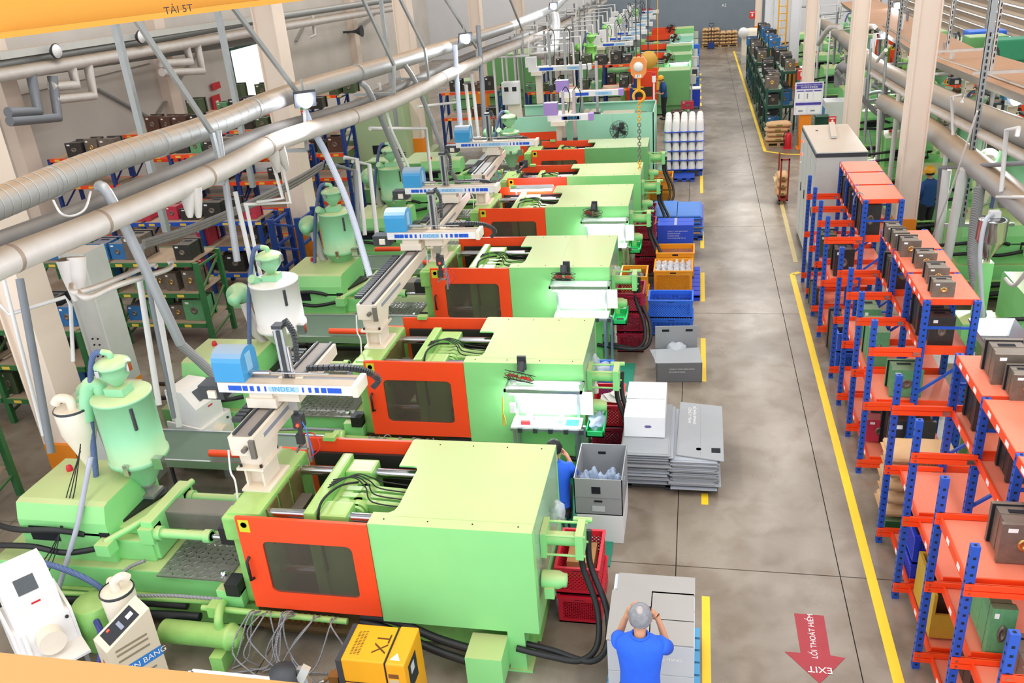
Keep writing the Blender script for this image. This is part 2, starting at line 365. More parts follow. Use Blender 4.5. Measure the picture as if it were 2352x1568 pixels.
# columns
def column(x, y, z1, m, w=.36, d=.42, foot=1.15, lab='', hbeam=True):
    t = struct(thing('column', (x, y, 0), lab, 'column'))
    c = MB().box(x-w/2, x-w/2+.03, y-d/2, y+d/2, foot, z1).box(x+w/2-.03, x+w/2, y-d/2, y+d/2, foot, z1).box(x-w/2+.03, x+w/2-.03, y-d/2+.06, y+d/2-.06, foot, z1)
    c.build('shaft', m, t)
    MB().box(x-w/2-.004, x+w/2+.004, y-d/2-.004, y+d/2+.004, .02, foot).build('painted_foot', COLO, t)
    MB().box(x-w/2-.06, x+w/2+.06, y-d/2-.06, y+d/2+.06, 0, .02).build('foot_plate', COLO, t)
    return t
for k, y in enumerate((9.95, 18.9, 28.9, 38.9, 48.9)):
    t = column(-9.4 if k != 1 else -9.25, y, 10.4, COLP, .5, .55, foot=.6 if k == 0 else 1.15, lab='cream steel column with orange foot, '+ORD[k]+' along the left row of mould racks'.replace('left ', ''))
    if k in (1, 2):   # crane bracket near the top
        MB().prism([(y-1.1, 7.2), (y+1.1, 7.2), (y+1.1, 6.85), (y+.28, 6.35), (y-.28, 6.35), (y-1.1, 6.85)], -9.55, -9.2, 'x').build('corbel', COLP, t)
g = column(-8.9, 10.75, 3.35, LGREY, .42, .5, lab='pale grey steel column with bolt holes behind the cream column')
b = MB()
for i in range(2):
    for j in range(4): b.cyl((-8.95+.09*i, 10.49, 1.7+.1*j), (-8.95+.09*i, 10.51, 1.7+.1*j), .014, 8)
b.build('bolt_holes', HOLE, g)
rc = [(4.32, 18.9, COLP, .42, 'cream steel column with orange foot standing behind the orange racks'), (3.55, 30.6, COLP, .34, 'cream steel column carrying the purple and white notice board'),
      (4.0, 24.4, COLP, .38, 'cream steel column with bent white duct behind the grey cabinet'), (4.25, 42.6, COLW, .42, 'white column with orange foot beside the yellow ladder'),
      (4.0, 48.6, COLW, .42, 'white column with grey foot among the far dark green racks'), (3.95, 54.4, COLW, .4, 'white column with orange foot and fire sign'), (3.7, 59.5, COLP, .4, 'grey column with orange foot at the back wall')]
for x, y, m, w, lab in rc: column(x, y, 10.4, m, w, .42, lab=lab)
# overhead crane: one girder crosses above, the flange of the other below the eye
def girder(a, bb, h, d, lab):
    a = Vector(a); bb = Vector(bb); t = thing('crane_girder', (a+bb)/2, lab, 'crane')
    dx = (bb-a).normalized(); s = Vector((-dx.y, dx.x, 0)).normalized()
    M_ = Matrix((s, Vector((0, 0, 1)), dx)).transposed(); L_ = (bb-a).length; c = (a+bb)/2
    MB().obox(c+Vector((0, 0, h/2)), d*.6, h-.06, L_, M_).build('web', CRANE, t)
    MB().obox(c+Vector((0, 0, .015)), d, .03, L_, M_).build('bottom_flange', CRANE, t)
    MB().obox(c+Vector((0, 0, h-.015)), d, .03, L_, M_).build('top_flange', CRANE, t)
    return t
p, q = EYE+ray(-60, 95)*4.6, EYE+ray(720, -4)*5.1
g = girder(p+Vector((0, .22, 0)), q+Vector((0, .22, 0)), .75, .42, 'yellow overhead crane girder crossing high above the ducts')
text('TẢI 5T', .05, EYE+ray(410, 22)*4.55, (q-p), (0, 0, 1), INK, g)
p, q = PZ(-40, 1494, 5.9), PZ(760, 1575, 5.9)
girder(p+Vector((-.05, -.2, -.7)), q+Vector((0.05, -.2, -.7)), .7, .4, 'dusty yellow crane girder close under the viewpoint')
# ------------------------------------------------------------------ overhead ducts and pipes on the rack side
def pipe(name, pts, r, m, lab, cat='pipe', n=12, group=None, smooth=True):
    o = MB().tube(spl(pts) if smooth and len(pts) > 2 else pts, r, n).build(name, m); tag(o, lab, cat, group); return o
dpts = [PX(*a) for a in ((-160, 525, -7.25), (0, 465, -7.15), (240, 370, -7.05), (480, 290, -6.95), (690, 208, -6.8), (960, 128, -6.6), (1170, 62, -6.4))]
pd = thing('air_duct', dpts[3], 'big grey spiral duct hung from steel straps above the injection units', 'duct')
MB().tube(spl(dpts, 8), .168, 24).build('duct_pipe', DUCT, pd)
b = MB()
for px, py, X in ((120, 418, -7.1), (365, 330, -7.0), (580, 249, -6.88), (820, 168, -6.7), (1050, 100, -6.5)):
    c = PX(px, py, X); d = (dpts[4]-dpts[1]).normalized(); b.tube([c-d*.03, c+d*.03], .176, 24)
b.build('duct_bands', GALV, pd)
b = MB(); sp_ = spl(dpts, 11)
for p, q in zip(sp_[1:], sp_[2:]):                # raised seams of the spiral winding
    d = (q-p).normalized(); b.tube([p-d*.006, p+d*.006], .171, 24, cap=False)
o = b.build('duct_seams', mat('duct seam', '#b9b9b6', .5, .4, .1, 3), pd); o['kind'] = 'stuff'
far = [dpts[-1], PX(1275, 18, -6.3), PX(1300, -6, -6.25)]
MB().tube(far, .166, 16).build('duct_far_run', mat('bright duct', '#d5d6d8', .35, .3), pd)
ip = [PX(*a) for a in ((-160, 690, -6.75), (0, 606, -6.75), (230, 512, -6.7), (500, 393, -6.6), (660, 316, -6.5), (900, 235, -6.35), (1120, 130, -6.15), (1290, 60, -6.0), (1390, 2, -5.9))]
lp = tag(MB().tube(spl(ip, 8), .15, 20).build('lagged_pipe', WRAP), 'thick white lagged pipe running below the grey duct', 'pipe')
b = MB(); rnd = random.Random(3)
for i, (p, q) in enumerate(zip(spl(ip, 8), spl(ip, 8)[1:])):
    if i % 7 == 2: d = (q-p).normalized(); b.tube([p-d*.02, p+d*.02+Vector((0, .01, 0))], .154, 20)
b.build('lagging_bands', mat('grimy tape', '#a08f80', .8, 0, .3, 6, dust='#6d5748', dust_amt=1.0), lp)['kind'] = 'stuff'
ip2 = [p+Vector((-.42, .05, .08)) for p in ip]
tag(MB().tube(spl(ip2, 6), .11, 14).build('lagged_pipe', mat('dark lagging', '#6f6c69', .7, 0, .2, 6, dust='#8f857b', dust_amt=.7)), 'dark grey lagged pipe tucked behind the white lagged pipe', 'pipe')
# hangers: bent flat steel straps from the roof down to the pipes
hz = [((530, 10), (700, 235), (705, 345), -6.7), ((310, 42), (487, 305), (515, 420), -6.85), ((830, -10), (905, 150), (905, 215), -6.5), ((985, -60), (1095, 110), (1098, 160), -6.3),
      ((1140, -80), (1200, 70), (1202, 130), -6.1), ((915, -10), (975, 110), (985, 180), -6.4)]
for k, (a, m_, c, X) in enumerate(hz):
    t = thing('pipe_hanger', PX(*m_, X), 'grey steel pipe hanger, '+ORD[k]+' of the bent straps that carry the ducts', 'bracket')
    P0, P1, P2 = PX(*a, X-.0), PX(*m_, X+.2), PX(*c, X+.2)
    MB().bar(P0, P1, .05, .07).build('strap', GALV, t); MB().bar(P1, P2, .05, .07).build('drop_bar', GALV, t)
    MB().bar(P2, P2+Vector((-.9, 0, .02)), .05, .06).build('cross_bar', GALV, t)
vz = [((262, 60), (330, 320), -9.0), ((480, 25), (545, 250), -9.0), ((845, -5), (800, -5), -9), ((838, 0), (895, 160), -8.6)]
for k in (0, 1, 3):
    a, c, X = vz[k]; P0 = PX(*a, X); P1 = PX(*c, X)
    tag(MB().bar(Vector((P1.x, P1.y, 10.4)), P1+Vector((0, 0, -1.6)), .1, .1).build('hanger_post', GALV), 'grey steel hanger post, '+ORD[min(k, 2)]+' standing free against the cream wall', 'bracket')
# drops from the duct to the dryers
def drop(k, pts, r, m1, m2, lab, split=3):
    t = thing('extraction_pipe', pts[0], lab, 'pipe')
    MB().tube(spl(pts[:split], 5), r, 14).build('metal_pipe', m1, t); MB().tube(spl(pts[split-1:], 8), r*.95, 14).build('flexible_hose', m2, t)
drop(0, [PX(225, 428, -6.9), PX(262, 470, -6.75), PX(415, 790, -6.5), PX(480, 850, -6.3), PX(535, 905, -6.1)], .065, SILVER, HOSEG, 'slanting silver pipe and grey hose dropping to the blue motor cover')
drop(1, [PX(700, 255, -6.7), PX(720, 300, -6.6), PX(745, 345, -6.5), PX(800, 470, -6.1), PX(850, 635, -5.6)], .06, mat('pale blue steel', '#c3cfe6', .4), mat('pale ribbed hose', '#c5cbdc', .5, 0, .05, 4, bands=16), 'pale ribbed hose dropping from the lamp to the second dryer')
drop(2, [PX(828, 190, -6.6), PX(850, 215, -6.5), PX(905, 340, -6.4), PX(925, 390, -6.3), PX(930, 420, -6.3)], .06, SILVER, HOSEG, 'straight silver pipe dropping behind the third dryer')
drop(3, [PX(930, 150, -6.5), PX(955, 190, -6.4), PX(995, 285, -6.2), PX(1030, 380, -5.9), PX(1060, 430, -5.7)], .055, SILVER, HOSEG, 'silver pipe with dark hose dropping past the orange footed column')
pipe('extraction_pipe', [PX(1272, 35, -6.0), PX(1275, 60, -5.9), PX(1270, 110, -5.8), PX(1250, 122, -5.9), PX(1235, 118, -6.0), PX(1240, 108, -6.6), PX(1265, 92, -7.6)], .24, mat('bright duct', '#d5d6d8', .35, .3), 'fat white spiral duct bending beyond the white robot', 'duct')
# vertical and branching pipe runs
tw = mat('white plastic pipe', '#dedede', .45, 0, .05, 4, dust='#b8a792', dust_amt=.5); tg = mat('grey plastic pipe', '#7b8087', .45, 0, .08, 4)
vp = [ # (px list with X), radius, material, label
 ([(45, 640, -8.3), (118, 1040, -8.0)], .05, tg, 'grey plastic pipe standing before the cream column'),
 ([(8, 640, -8.5), (100, 1000, -8.3)], .025, tw, 'thin white pipe beside the grey plastic pipe'),
 ([(0, 700, -8.6), (20, 722, -8.5), (150, 682, -8.0), (162, 700, -7.9), (168, 830, -7.9)], .025, tw, 'thin white pipe bent across the cream column'),
 ([(320, 640, -7.2), (365, 930, -7.0)], .04, tw, 'dusty white pipe, outer one of the pair by the white dryer'),
 ([(352, 640, -7.2), (412, 980, -7.0)], .04, tw, 'dusty white pipe, inner one of the pair by the white dryer'),
 ([(322, 560, -7.1), (400, 960, -6.9)], .03, tg, 'thin dark pipe between the dusty white pipes'),
 ([(500, 300, -6.7), (545, 600, -6.6)], .05, SILVER, 'upright silver pipe behind the white dryer'),
 ([(540, 440, -6.8), (585, 640, -6.7)], .035, tw, 'white plastic pipe beside the upright silver pipe'),
 ([(565, 470, -6.9), (600, 640, -6.8)], .03, tw, 'thin white pipe between the racks and the white dryer'),
 ([(620, 350, -6.6), (650, 455, -6.6), (590, 465, -7.0)], .03, tw, 'white elbow pipe hanging under the lagged pipe'),
 ([(640, 345, -6.6), (668, 465, -6.6), (560, 470, -7.2)], .03, tw, 'white lagged elbow pipe hanging beside another elbow'),
 ([(810, 370, -6.8), (848, 378, -6.6), (868, 560, -6.4)], .045, tw, 'white pipe dropping beside the green dryer'),
 ([(790, 362, -6.9), (820, 365, -6.7), (838, 540, -6.5)], .045, tw, 'second white pipe dropping beside the green dryer'),
 ([(770, 380, -6.9), (815, 392, -6.7), (826, 560, -6.5)], .045, tg, 'grey pipe dropping beside the green dryer'),
 ([(850, 295, -7.0), (978, 295, -6.6), (1000, 500, -6.2)], .045, tw, 'dusty double pipe turning down beside the orange footed column'),
 ([(870, 190, -7.0), (900, 300, -6.8), (955, 420, -6.4)], .03, tw, 'slender white pipe slanting down behind the third dryer'),
 ([(1045, 105, -6.2), (1050, 200, -6.1), (1062, 330, -6.0)], .06, mat('pale blue steel', '#c3cfe6', .4), 'pale blue upright pipe below the second lamp'),
 ([(1098, 60, -6.2), (1108, 200, -6.0), (1115, 330, -5.9)], .07, tg, 'dark blue grey upright pipe before the orange footed column'),
 ([(1020, 170, -6.5), (1030, 178, -6.3), (1052, 185, -6.1), (1060, 330, -6.0)], .035, tw, 'white pipe with bend beside the pale blue pipe'),
 ([(1070, 195, -6.3), (1085, 330, -6.1)], .05, tw, 'fat white pipe, first of two behind the blue motor cover'),
 ([(1083, 170, -6.3), (1100, 320, -6.1)], .05, tw, 'fat white pipe, second of two behind the blue motor cover'),
 ([(960, 245, -6.8), (1048, 235, -6.4), (1055, 300, -6.3)], .035, tw, 'white pipe running level toward the pale blue pipe'),
]
for pts, r, m_, lab in vp: pipe('plastic_pipe', [PX(*a) for a in pts], r, m_, lab, smooth=False)
rnd = random.Random(3)
for k in range(26):                       # forest of far service pipes
    y = 30+26*k/26+rnd.random()*.6; x = -5.6-rnd.random()*2.2; z1 = 3.2+rnd.random()*.8; x2 = x+.5+rnd.random()*1.2
    pipe('service_pipe', [(x, y, .0), (x, y, z1), (x2, y+.1, z1), (x2, y+.1, z1+.45)], .035+.02*rnd.random(), rnd.choice([tw, tw, tg, GALV]), 'upright service pipe in the far thicket by the duct, '+ORD[k]+' going away', 'pipe', 8, 'far service pipes', smooth=False)
for k in range(10):
    y = 33+k*2.4; x = -6.4
    pipe('service_pipe', [(x, y, 3.2), (x+1.6, y+.2, 3.25), (x+1.65, y+.2, 0)], .045, tw, 'white service pipe stepping down toward the far machines, '+ORD[k]+' going away', 'pipe', 8, 'far step pipes', smooth=False)
# lagged branches below the white pipe
for k, (c, e, X) in enumerate((((150, 595), (175, 690), -6.7), ((175, 590), (185, 680), -6.6), ((430, 440), (437, 500), -6.6), ((445, 430), (457, 500), -6.55), ((625, 345), (640, 395), -6.5), ((640, 340), (660, 390), -6.45))):
    a, z = PX(*c, X), PX(*e, X)
    tag(MB().tube([a, a.lerp(z, .4), a.lerp(z, .9), z], [.1, .085, .045, .03], 12).build('lagged_branch', WRAP), 'tapering white lagged branch under the thick pipe, '+ORD[k]+' counting into the hall', 'pipe')
pipe('lagged_pipe', [PX(*a) for a in ((165, 655, -6.6), (175, 672, -6.5), (240, 652, -6.7), (340, 610, -7.1), (360, 612, -7.1))], .035, WRAP, 'thin lagged pipe pair branch nearer the cream column, upper run')
pipe('lagged_pipe', [PX(*a) for a in ((178, 670, -6.5), (205, 683, -6.4), (270, 655, -6.6), (385, 618, -7.0), (390, 600, -7.1))], .035, WRAP, 'thin lagged pipe pair branch nearer the cream column, lower run')
pipe('cable_loop', [PX(*a) for a in ((122, 460, -7.0), (140, 490, -6.9), (165, 496, -6.9), (195, 480, -6.9), (208, 440, -7.0))], .014, tw, 'white cable loop hanging under the grey duct', 'cable')
# cable trays sagging toward column two
for k in range(3):
    pipe('cable_bundle', [PX(*a) for a in ((330, 555+6*k, -7.6), (440, 520+6*k, -7.6), (560, 470+6*k, -7.8), (680, 410+7*k, -8.0), (740, 375+5*k, -8.0))], .035, mat('dusty cable', '#77736e', .7, 0, .2, 9), 'sagging dusty cable bundle, '+ORD[k]+' from the top, behind the silver drop pipe', 'cable')
# wall pipes: runs and goose necks
wp = thing('wall_pipe_run', PX(450, 120, XW+1), 'dusty pipes and cable tray along the top of the cream wall', 'pipe')
for z, X, m_ in ((0, -16.6, WRAP), (.35, -16.9, GALV)):
    MB().tube([PX(-30, 178-70*z, X), PX(330, 118-70*z, X), PX(620, 66-70*z, X), PX(900, 20-60*z, X)], .17-.2*z*.3, 12).build('long_pipe', m_, wp)
MB().bar(PX(-20, 130, -16.9), PX(640, 35, -16.9), .5, .18).build('cable_tray', LGREY, wp)
MB().bar(PX(0, 168, -17), PX(640, 80, -17), .12, .4).build('steel_beam', mat('dark beam', '#6d6a66', .6), wp)
for k, (a, l, r_) in enumerate((((70, 165), (88, 255), (18, 258)), ((120, 175), (133, 270), (22, 278)), ((163, 150), (175, 195), (117, 198)), ((200, 140), (215, 220), (125, 228)), ((425, 100), (438, 142), (370, 145)), ((450, 90), (465, 163), (372, 166)), ((217*1.0+500, 35), (723, 80), (708, 86)))):
    mm = tg if k < 2 else WRAP
    pipe('goose_neck_pipe', [PX(*a, -16.6), PX(*l, -16.6), PX(*r_, -16.6)], .13 if k < 6 else .08, mm, 'goose neck pipe under the wall run, '+ORD[k]+' along the cream wall', smooth=False)
for k, (a, c) in enumerate((((225, 205), (415, 310)), ((460, 110), (345, 290)), ((700, 55), (680, 95)), ((860, 35), (800, 75)))):
    tag(MB().bar(PX(*a, XW+.1), PX(*c, XW+.1), .12, .06).build('wall_brace', GALV), 'grey diagonal steel brace on the cream wall, '+ORD[k]+' along it', 'brace')
for k, (px, py) in enumerate(((128, 118), (322, 85))):
    t = thing('flood_lamp', PX(px, py, -16.4), 'unlit round flood lamp on the cable tray, '+ORD[k]+' along the wall', 'lamp'); c = PX(px, py, -16.4)
    MB().lathe(c, [(.1, -.12), (.2, 0), (.2, .04)], 14, 'x').build('lamp_body', DGREY, t); MB().lathe(c, [(.18, .04), (.16, .07), (.001, .08)], 14, 'x').build('lens', WHITE, t)
c = PX(822, 72, -17.2); t = thing('horn_speaker', c, 'grey horn loudspeaker on the cream wall', 'loudspeaker')
MB().lathe(c, [(.06, -.3), (.1, -.1), (.28, .2), (.3, .22)], 14, 'x').build('horn', DGREY, t); MB().box(XW, c.x-.1, c.y-.05, c.y+.05, c.z-.05, c.z+.05).build('bracket', DGREY, t)
for k, (px, py) in enumerate(((497, 237), (495, 197))):
    c = PX(px, py, XW+.1); t = MB().box(c.x, c.x+.04, c.y-.3, c.y+.3, c.z-(.3 if k == 0 else .12), c.z+(.3 if k == 0 else .12)).build('fire_sign', RED)
    tag(t, ['red fire point sign low on the cream wall', 'small red plate on the cream wall above the fire sign'][k], 'sign')
    if k == 0: MB().box(c.x+.04, c.x+.05, c.y-.1, c.y+.1, c.z-.2, c.z+.1).build('symbol', WINK, t)
c = PX(495, 165, XW+.1)
# lamps on the ducts
def flood(px, py, X, lab, es=1.0, facing=(.5, -.75, -.5)):
    c = PX(px, py, X); t = thing('led_floodlight', c, lab, 'lamp'); f = Vector(facing).normalized(); s = f.cross(Vector((0, 0, 1))).normalized(); u = s.cross(f)
    R_ = Matrix((s, u, f)).transposed()
    MB().obox(c-f*.06, .36, .28, .07, R_).build('lamp_housing', DGREY, t)
    MB().ball(c+f*.02, .105, 16, 10).build('lamp_glass', LAMP, t)
    MB().bar(c-f*.1, c-f*.1+Vector((0, 0, .3)), .03).build('bracket', GALV, t)
    l = bpy.data.lights.new('flood', 'SPOT'); l.energy = 330*es; l.spot_size = 2.4; l.spot_blend = .6; l.shadow_soft_size = .15; l.color = (.88, .94, 1)
    o = bpy.data.objects.new('flood', l); COL.objects.link(o); o.location = c+f*.16; o.rotation_euler = f.to_track_quat('-Z', 'Y').to_euler()
flood(702, 232, -6.35, 'lit white floodlight on the grey duct above the first aisle machine')
flood(1070, 90, -6.0, 'lit white floodlight on the grey duct above the third pipe hanger')
flood(1272, 15, -5.7, 'lit white floodlight at the top of the fat white duct')
flood(2032, 80, 5.9, 'lit white floodlight hung between the ceiling posts past the wide duct', facing=(-.4, -.75, -.5))
flood(2335, 228, 6.2, 'lit white floodlight on the wide brown duct at the picture edge'.replace(' at the picture edge', ' beside the steel hanger'), facing=(-.4, -.75, -.5))
flood(2062, 14, 7.5, 'small lit floodlight high behind the cream column', facing=(-.4, -.75, -.5))
# ================================================================== INJECTION MOULDING MACHINES
def box_shell(b, x0, x1, y0, y1, z0, z1): return b.box(x0, x1, y0, y1, z0, z1)
STICKY = mat('warning sticker yellow', '#cdd02c', .5)
def machine(Yf, D, lab, x0=-3.19, x1=-1.50, zt=1.8, zb=.53, m=GREEN, near=True, seam=False, mo=ORANGE, left=-8.2):
    t = thing('injection_moulding_machine', (-4, Yf, 0), lab, 'machine', 'green injection moulding machines along the aisle')
    P = lambda n, b, mm: b.build(n, mm, t)
    # clamp cover: folded sheet with the cut-out round the toggles
    c = MB(); r = .06
    nt_ = [(x1, 0), (x1, D), (x0+.02, D), (x0, D-.02), (x0, D*.655)]
    nt_ += [(x0+.16, D*.655), (x0+.20, D*.65), (x0+.23, D*.62), (x0+.23, D*.2), (x0+.21, D*.15), (x0+.16, D*.125), (x0, D*.125), (x0, 0)]
    c.prism([(x, Yf+y) for x, y in nt_], zt-.02, zt)
    c.box(x0, x1, Yf, Yf+.02, zb, zt-.02).box(x0, x1, Yf+D-.02, Yf+D, zb, zt-.02).box(x0, x0+.02, Yf+.02, Yf+D*.125, zb, zt-.02)
    cv = P('clamp_cover', c, m)
    pm = mat('clear acrylic end panel', '#bfeac6', .15, 0, .04, 2, alpha=.55)
    MB().box(x1-.015, x1-.003, Yf+.12, Yf+D-.06, zb+.3, zt-.03).build('end_panel', pm, t)
    MB().box(x1-.03, x1, Yf+.02, Yf+.12, zb, zt-.02).box(x1-.03, x1, Yf+D-.06, Yf+D-.02, zb, zt-.02).box(x1-.03, x1, Yf+.12, Yf+D-.06, zb, zb+.3).build('end_frame', m, t)
    sc = MB()
    for k in range(4): sc.cyl((x0+.15+k*(x1-x0-.3)/3, Yf+.09, zt), (x0+.15+k*(x1-x0-.3)/3, Yf+.09, zt+.006), .008, 6).cyl((x0+.35+k*(x1-x0-.5)/3, Yf+D-.1, zt), (x0+.35+k*(x1-x0-.5)/3, Yf+D-.1, zt+.006), .008, 6)
    sc.build('cover_screws', HOLE, cv)
    MB().box(x0+.23 if not seam else (x0+x1)/2-.003, x1-.02 if not seam else (x0+x1)/2+.003, Yf+.148 if not seam else Yf+.02, Yf+.152 if not seam else Yf+D-.02, zt, zt+.0015).build('sheet_seam', GREEN2, cv)
    # doors
    xl = x0-1.46
    d = MB(); wx0, wx1, wz0, wz1 = xl+.25, x0-.21, zt-.98, zt-.3; e = Yf-.015; f = Yf+.025; zd = zb+.07
    d.box(xl, wx0, e, f, zd, zt-.01).box(wx1, x0-.004, e, f, zd, zt-.01).box(wx0, wx1, e, f, zd, wz0).box(wx0, wx1, e, f, wz1, zt-.01)
    for (cx, cz, sx, sz) in ((wx0, wz0, 1, 1), (wx1, wz0, -1, 1), (wx0, wz1, 1, -1), (wx1, wz1, -1, -1)):   # rounded window corners
        pts = [(cx, cz)]+[(cx+sx*(.07-.07*math.sin(a)), cz+sz*(.07-.07*math.cos(a))) for a in [i*PI/10 for i in range(6)]]
        d.prism(pts, e, f, 'y')
    do = P('front_door', d, mo)
    MB().box(wx0, wx1, Yf, Yf+.008, wz0, wz1).build('window_pane', PANEC, do)
    MB().tube([(xl+.06, e, zt-.52), (xl+.06, e-.06, zt-.54), (xl+.06, e-.06, zt-.78), (xl+.06, e, zt-.80)], .017, 8).build('door_handle', BLACK, do)
    MB().box(xl+.03, xl+.15, e-.004, e, zt-.19, zt-.04).build('warning_sticker', STICKY, do)
    MB().lathe((xl+.09, e-.006, zt-.1), [(.001, 0), (.035, 0)], 12, 'y').build('sticker_symbol', INK, do)
    MB().box(xl+.1, x0+.1, Yf+D-.05, Yf+D-.01, zt-.16, zt-.01).box(xl+.1, x0+.1, Yf+D-.05, Yf+D-.03, zd, zt-.16).build('rear_door', mo, t)
    MB().box(xl+.35, xl+.5, Yf+D-.09, Yf+D+.02, zt-.02, zt+.03).build('door_hook', GREEN2, t)
    # frame
    g = MB().box(left+.3, x1-.1, Yf+.2, Yf+.34, .1, .42).box(left+.3, x1-.1, Yf+D-.35, Yf+D-.2, .1, .42)
    for x in (left+.4, -6.2, -5, -3.9, -2.8, x1-.2): g.box(x, x+.14, Yf+.34, Yf+D-.35, .1, .36)
    P('machine_base', g, GREEN2)
    ft = MB()
    for x in (left+.5, -5.2, -3.2, x1-.25):
        for y in (Yf+.27, Yf+D-.27): ft.cyl((x, y, 0), (x, y, .1), .07, 10)
    P('levelling_feet', ft, BLACK)
    # platens, tie bars and toggles
    zf = 1.71
    fp = MB().box(xl-.2, xl+.18, Yf+.16, Yf+D-.2, .5, zf, .03).box(xl-.24, xl-.05, Yf+.1, Yf+.34, zf-.32, zf-.03, .02).box(xl-.24, xl-.05, Yf+D-.4, Yf+D-.12, zf-.32, zf-.03, .02)
    P('fixed_platen', fp, GREEN2)
    MB().box(xl+.2, x0+.3, Yf+D-.1, Yf+D-.06, zb+.1, zt-.18).build('rear_dark_panel', mat('dark rear panel', '#2c2a28', .5, 0, .2), t)  # dark panel set inside so the space under the rear rail is dark
    cl = MB()
    for k in range(3): cl.box(xl+.18, xl+.2, Yf+.3+.3*k, Yf+.55+.3*k, zf-.5, zf-.04)
    P('clamp_plates', cl, mat('worn brass plate', '#8d8052', .4, .5, .3, 8))
    for y in (Yf+.36, Yf+D-.42):
        for z in (1.59, .85): MB().cyl((xl, y, z), (x0+1.2, y, z), .058, 20).build('tie_bar', STEEL, t)
    mx_ = xl+.66
    mp = MB().box(mx_, mx_+.13, Yf+.2, Yf+D-.24, .5, zf+.02, .03).box(mx_+.13, mx_+.46, Yf+.24, Yf+.52, .6, zf-.03, .03).box(mx_+.13, mx_+.46, Yf+D-.56, Yf+D-.28, .6, zf-.03, .03)
    mp.box(mx_+.13, mx_+.32, Yf+.52, Yf+D-.56, .55, zf-.12, .03)
    for k in range(4):
        y = Yf+.62+(D-1.24)*k/3
        mp.cyl((mx_+.44, y-.04, 1.5), (mx_+.44, y+.04, 1.5), .11, 18)
        mp.box(mx_+.2, mx_+.46, y-.04, y+.04, 1.36, 1.6)
    P('moving_platen', mp, GREEN2)
    tg_ = MB()
    for k in range(3):
        y = Yf+.62+(D-1.24)*(k+.5)/3
        tg_.bar((mx_+.44, y, 1.5), (x0+.7, y, 1.44), .09, .14)
    P('toggle_links', tg_, GREEN2)
    P('toggle_pin', MB().cyl((mx_+.44, Yf+.52, 1.5), (mx_+.44, Yf+.56, 1.5), .1, 18), GREEN2)
    cb = MB(); c0 = Vector((mx_+.36, Yf+D*.55, 1.67))
    for k in range(4):
        y = Yf+.62+(D-1.24)*k/3
        cb.tube(spl([(mx_+.1, Yf+D*.5-.05*k, zf+.03), c0+Vector((-.05, .02*k, .06)), (mx_+.5, (y+c0.y)/2, 1.7), (mx_+.62, y, 1.61), (x0+.3, y, 1.56)]), .008, 6)
    cb.tube(spl([c0, (mx_+.2, Yf+.7, zf+.02), (mx_+.16, Yf+.3, zf+.05), (mx_+.15, Yf+.21, 1.4), (mx_+.17, Yf+.19, 1.0)]), .014, 6)
    P('toggle_cables', cb, CABLE)
    P('mould_half', MB().box(xl+.2, xl+.34, Yf+.5, Yf+D-.55, .75, 1.35).box(mx_-.14, mx_, Yf+.5, Yf+D-.55, .75, 1.35), MOULDS['grey steel'])
    P('interior_pan', MB().box(xl, x1-.1, Yf+.35, Yf+D-.36, .42, .45), mat('dark pan', '#3a3329', .4, 0, .3))  # dark sheet that fills the machine interior
    # clamp cylinder and lubrication motor on the aisle end
    yc = Yf+.51; cy_ = MB().cyl((x1-.2, yc, 1.37), (x1+.36, yc, 1.37), .075, 16).box(x1+.36, x1+.44, yc-.15, yc+.15, 1.22, 1.52).box(x1+.0, x1+.06, yc-.15, yc+.15, 1.22, 1.52)
    for dy in (-.12, .12):
        for dz in (-.12, .12): cy_.cyl((x1+.05, yc+dy, 1.37+dz), (x1+.46, yc+dy, 1.37+dz), .014, 8)
    cy_.cyl((x1+.3, yc+.2, 1.47), (x1+.5, yc+.2, 1.47), .03, 10)
    P('clamp_cylinder', cy_, GREEN)
    mo_ = MB().lathe((x1+.03, Yf+.28, 1.02), [(.001, -.02), (.09, -.02), (.095, 0), (.095, .16), (.075, .2), (.07, .24), (.001, .25)], 16, 'x').box(x1+.05, x1+.15, Yf+.16, Yf+.24, .86, .99)
    P('pump_motor', mo_, GREEN)
    hs = MB()
    for (o, s) in ((0, 0), (.1, .09)):
        hs.tube(spl([(x1+.4+o*.6, yc+s*2, 1.24+s*1.3), (x1+.41+o*.6, yc+s, 1.0), (x1+.56+o, Yf+.35, .62), (x1+.58+o, Yf+.1, .36), (x1+.42+o, Yf-.05, .27), (x1+.1, Yf-.06+s, .3), (x1-.25, Yf-.02+s, .33)]), .034, 10)
    P('hydraulic_hoses', hs, BLACK)
    jb = MB().box(x1-.72, x1-.34, Yf-.34, Yf+.02, .1, .46)
    P('valve_box', jb, GREEN)
    P('end_leg', MB().box(x1-.34, x1-.16, Yf+.0, Yf+.2, 0, .53).box(x1-.5, x1-.1, Yf-.02, Yf+.24, 0, .03), GREEN)
    P('ejector_motor', MB().box(xl-.42, xl-.24, Yf+.25, Yf+.42, 1.2, 1.42), BLACK); P('door_motor', MB().box(xl-.36, xl-.2, Yf+.02, Yf+.22, .68, .84), BLACK)
    if not near: return t
    # injection side
    y0, y1 = Yf+.25, Yf+D-.2
    bd = MB().box(left, xl-.2, y0, y1, .42, .74, .02).box(xl-.5, xl-.2, Yf+.05, Yf+.3, .5, .72, .01)
    P('machine_bed', bd, GREEN)
    P('tread_plate', MB().box(-5.95, xl-.42, Yf+.17, Yf+.9, .74, .76), TREAD)
    tp = MB()
    for i in range(11):
        for j in range(9):
            x = -5.92+i*.078; y = Yf+.21+j*.078; s = 1 if (i+j) % 2 else -1
            tp.bar((x-.018, y-.018*s, .762), (x+.018, y+.018*s, .762), .012, .008)
    o = P('tread_bosses', tp, STEEL); o['kind'] = 'stuff'
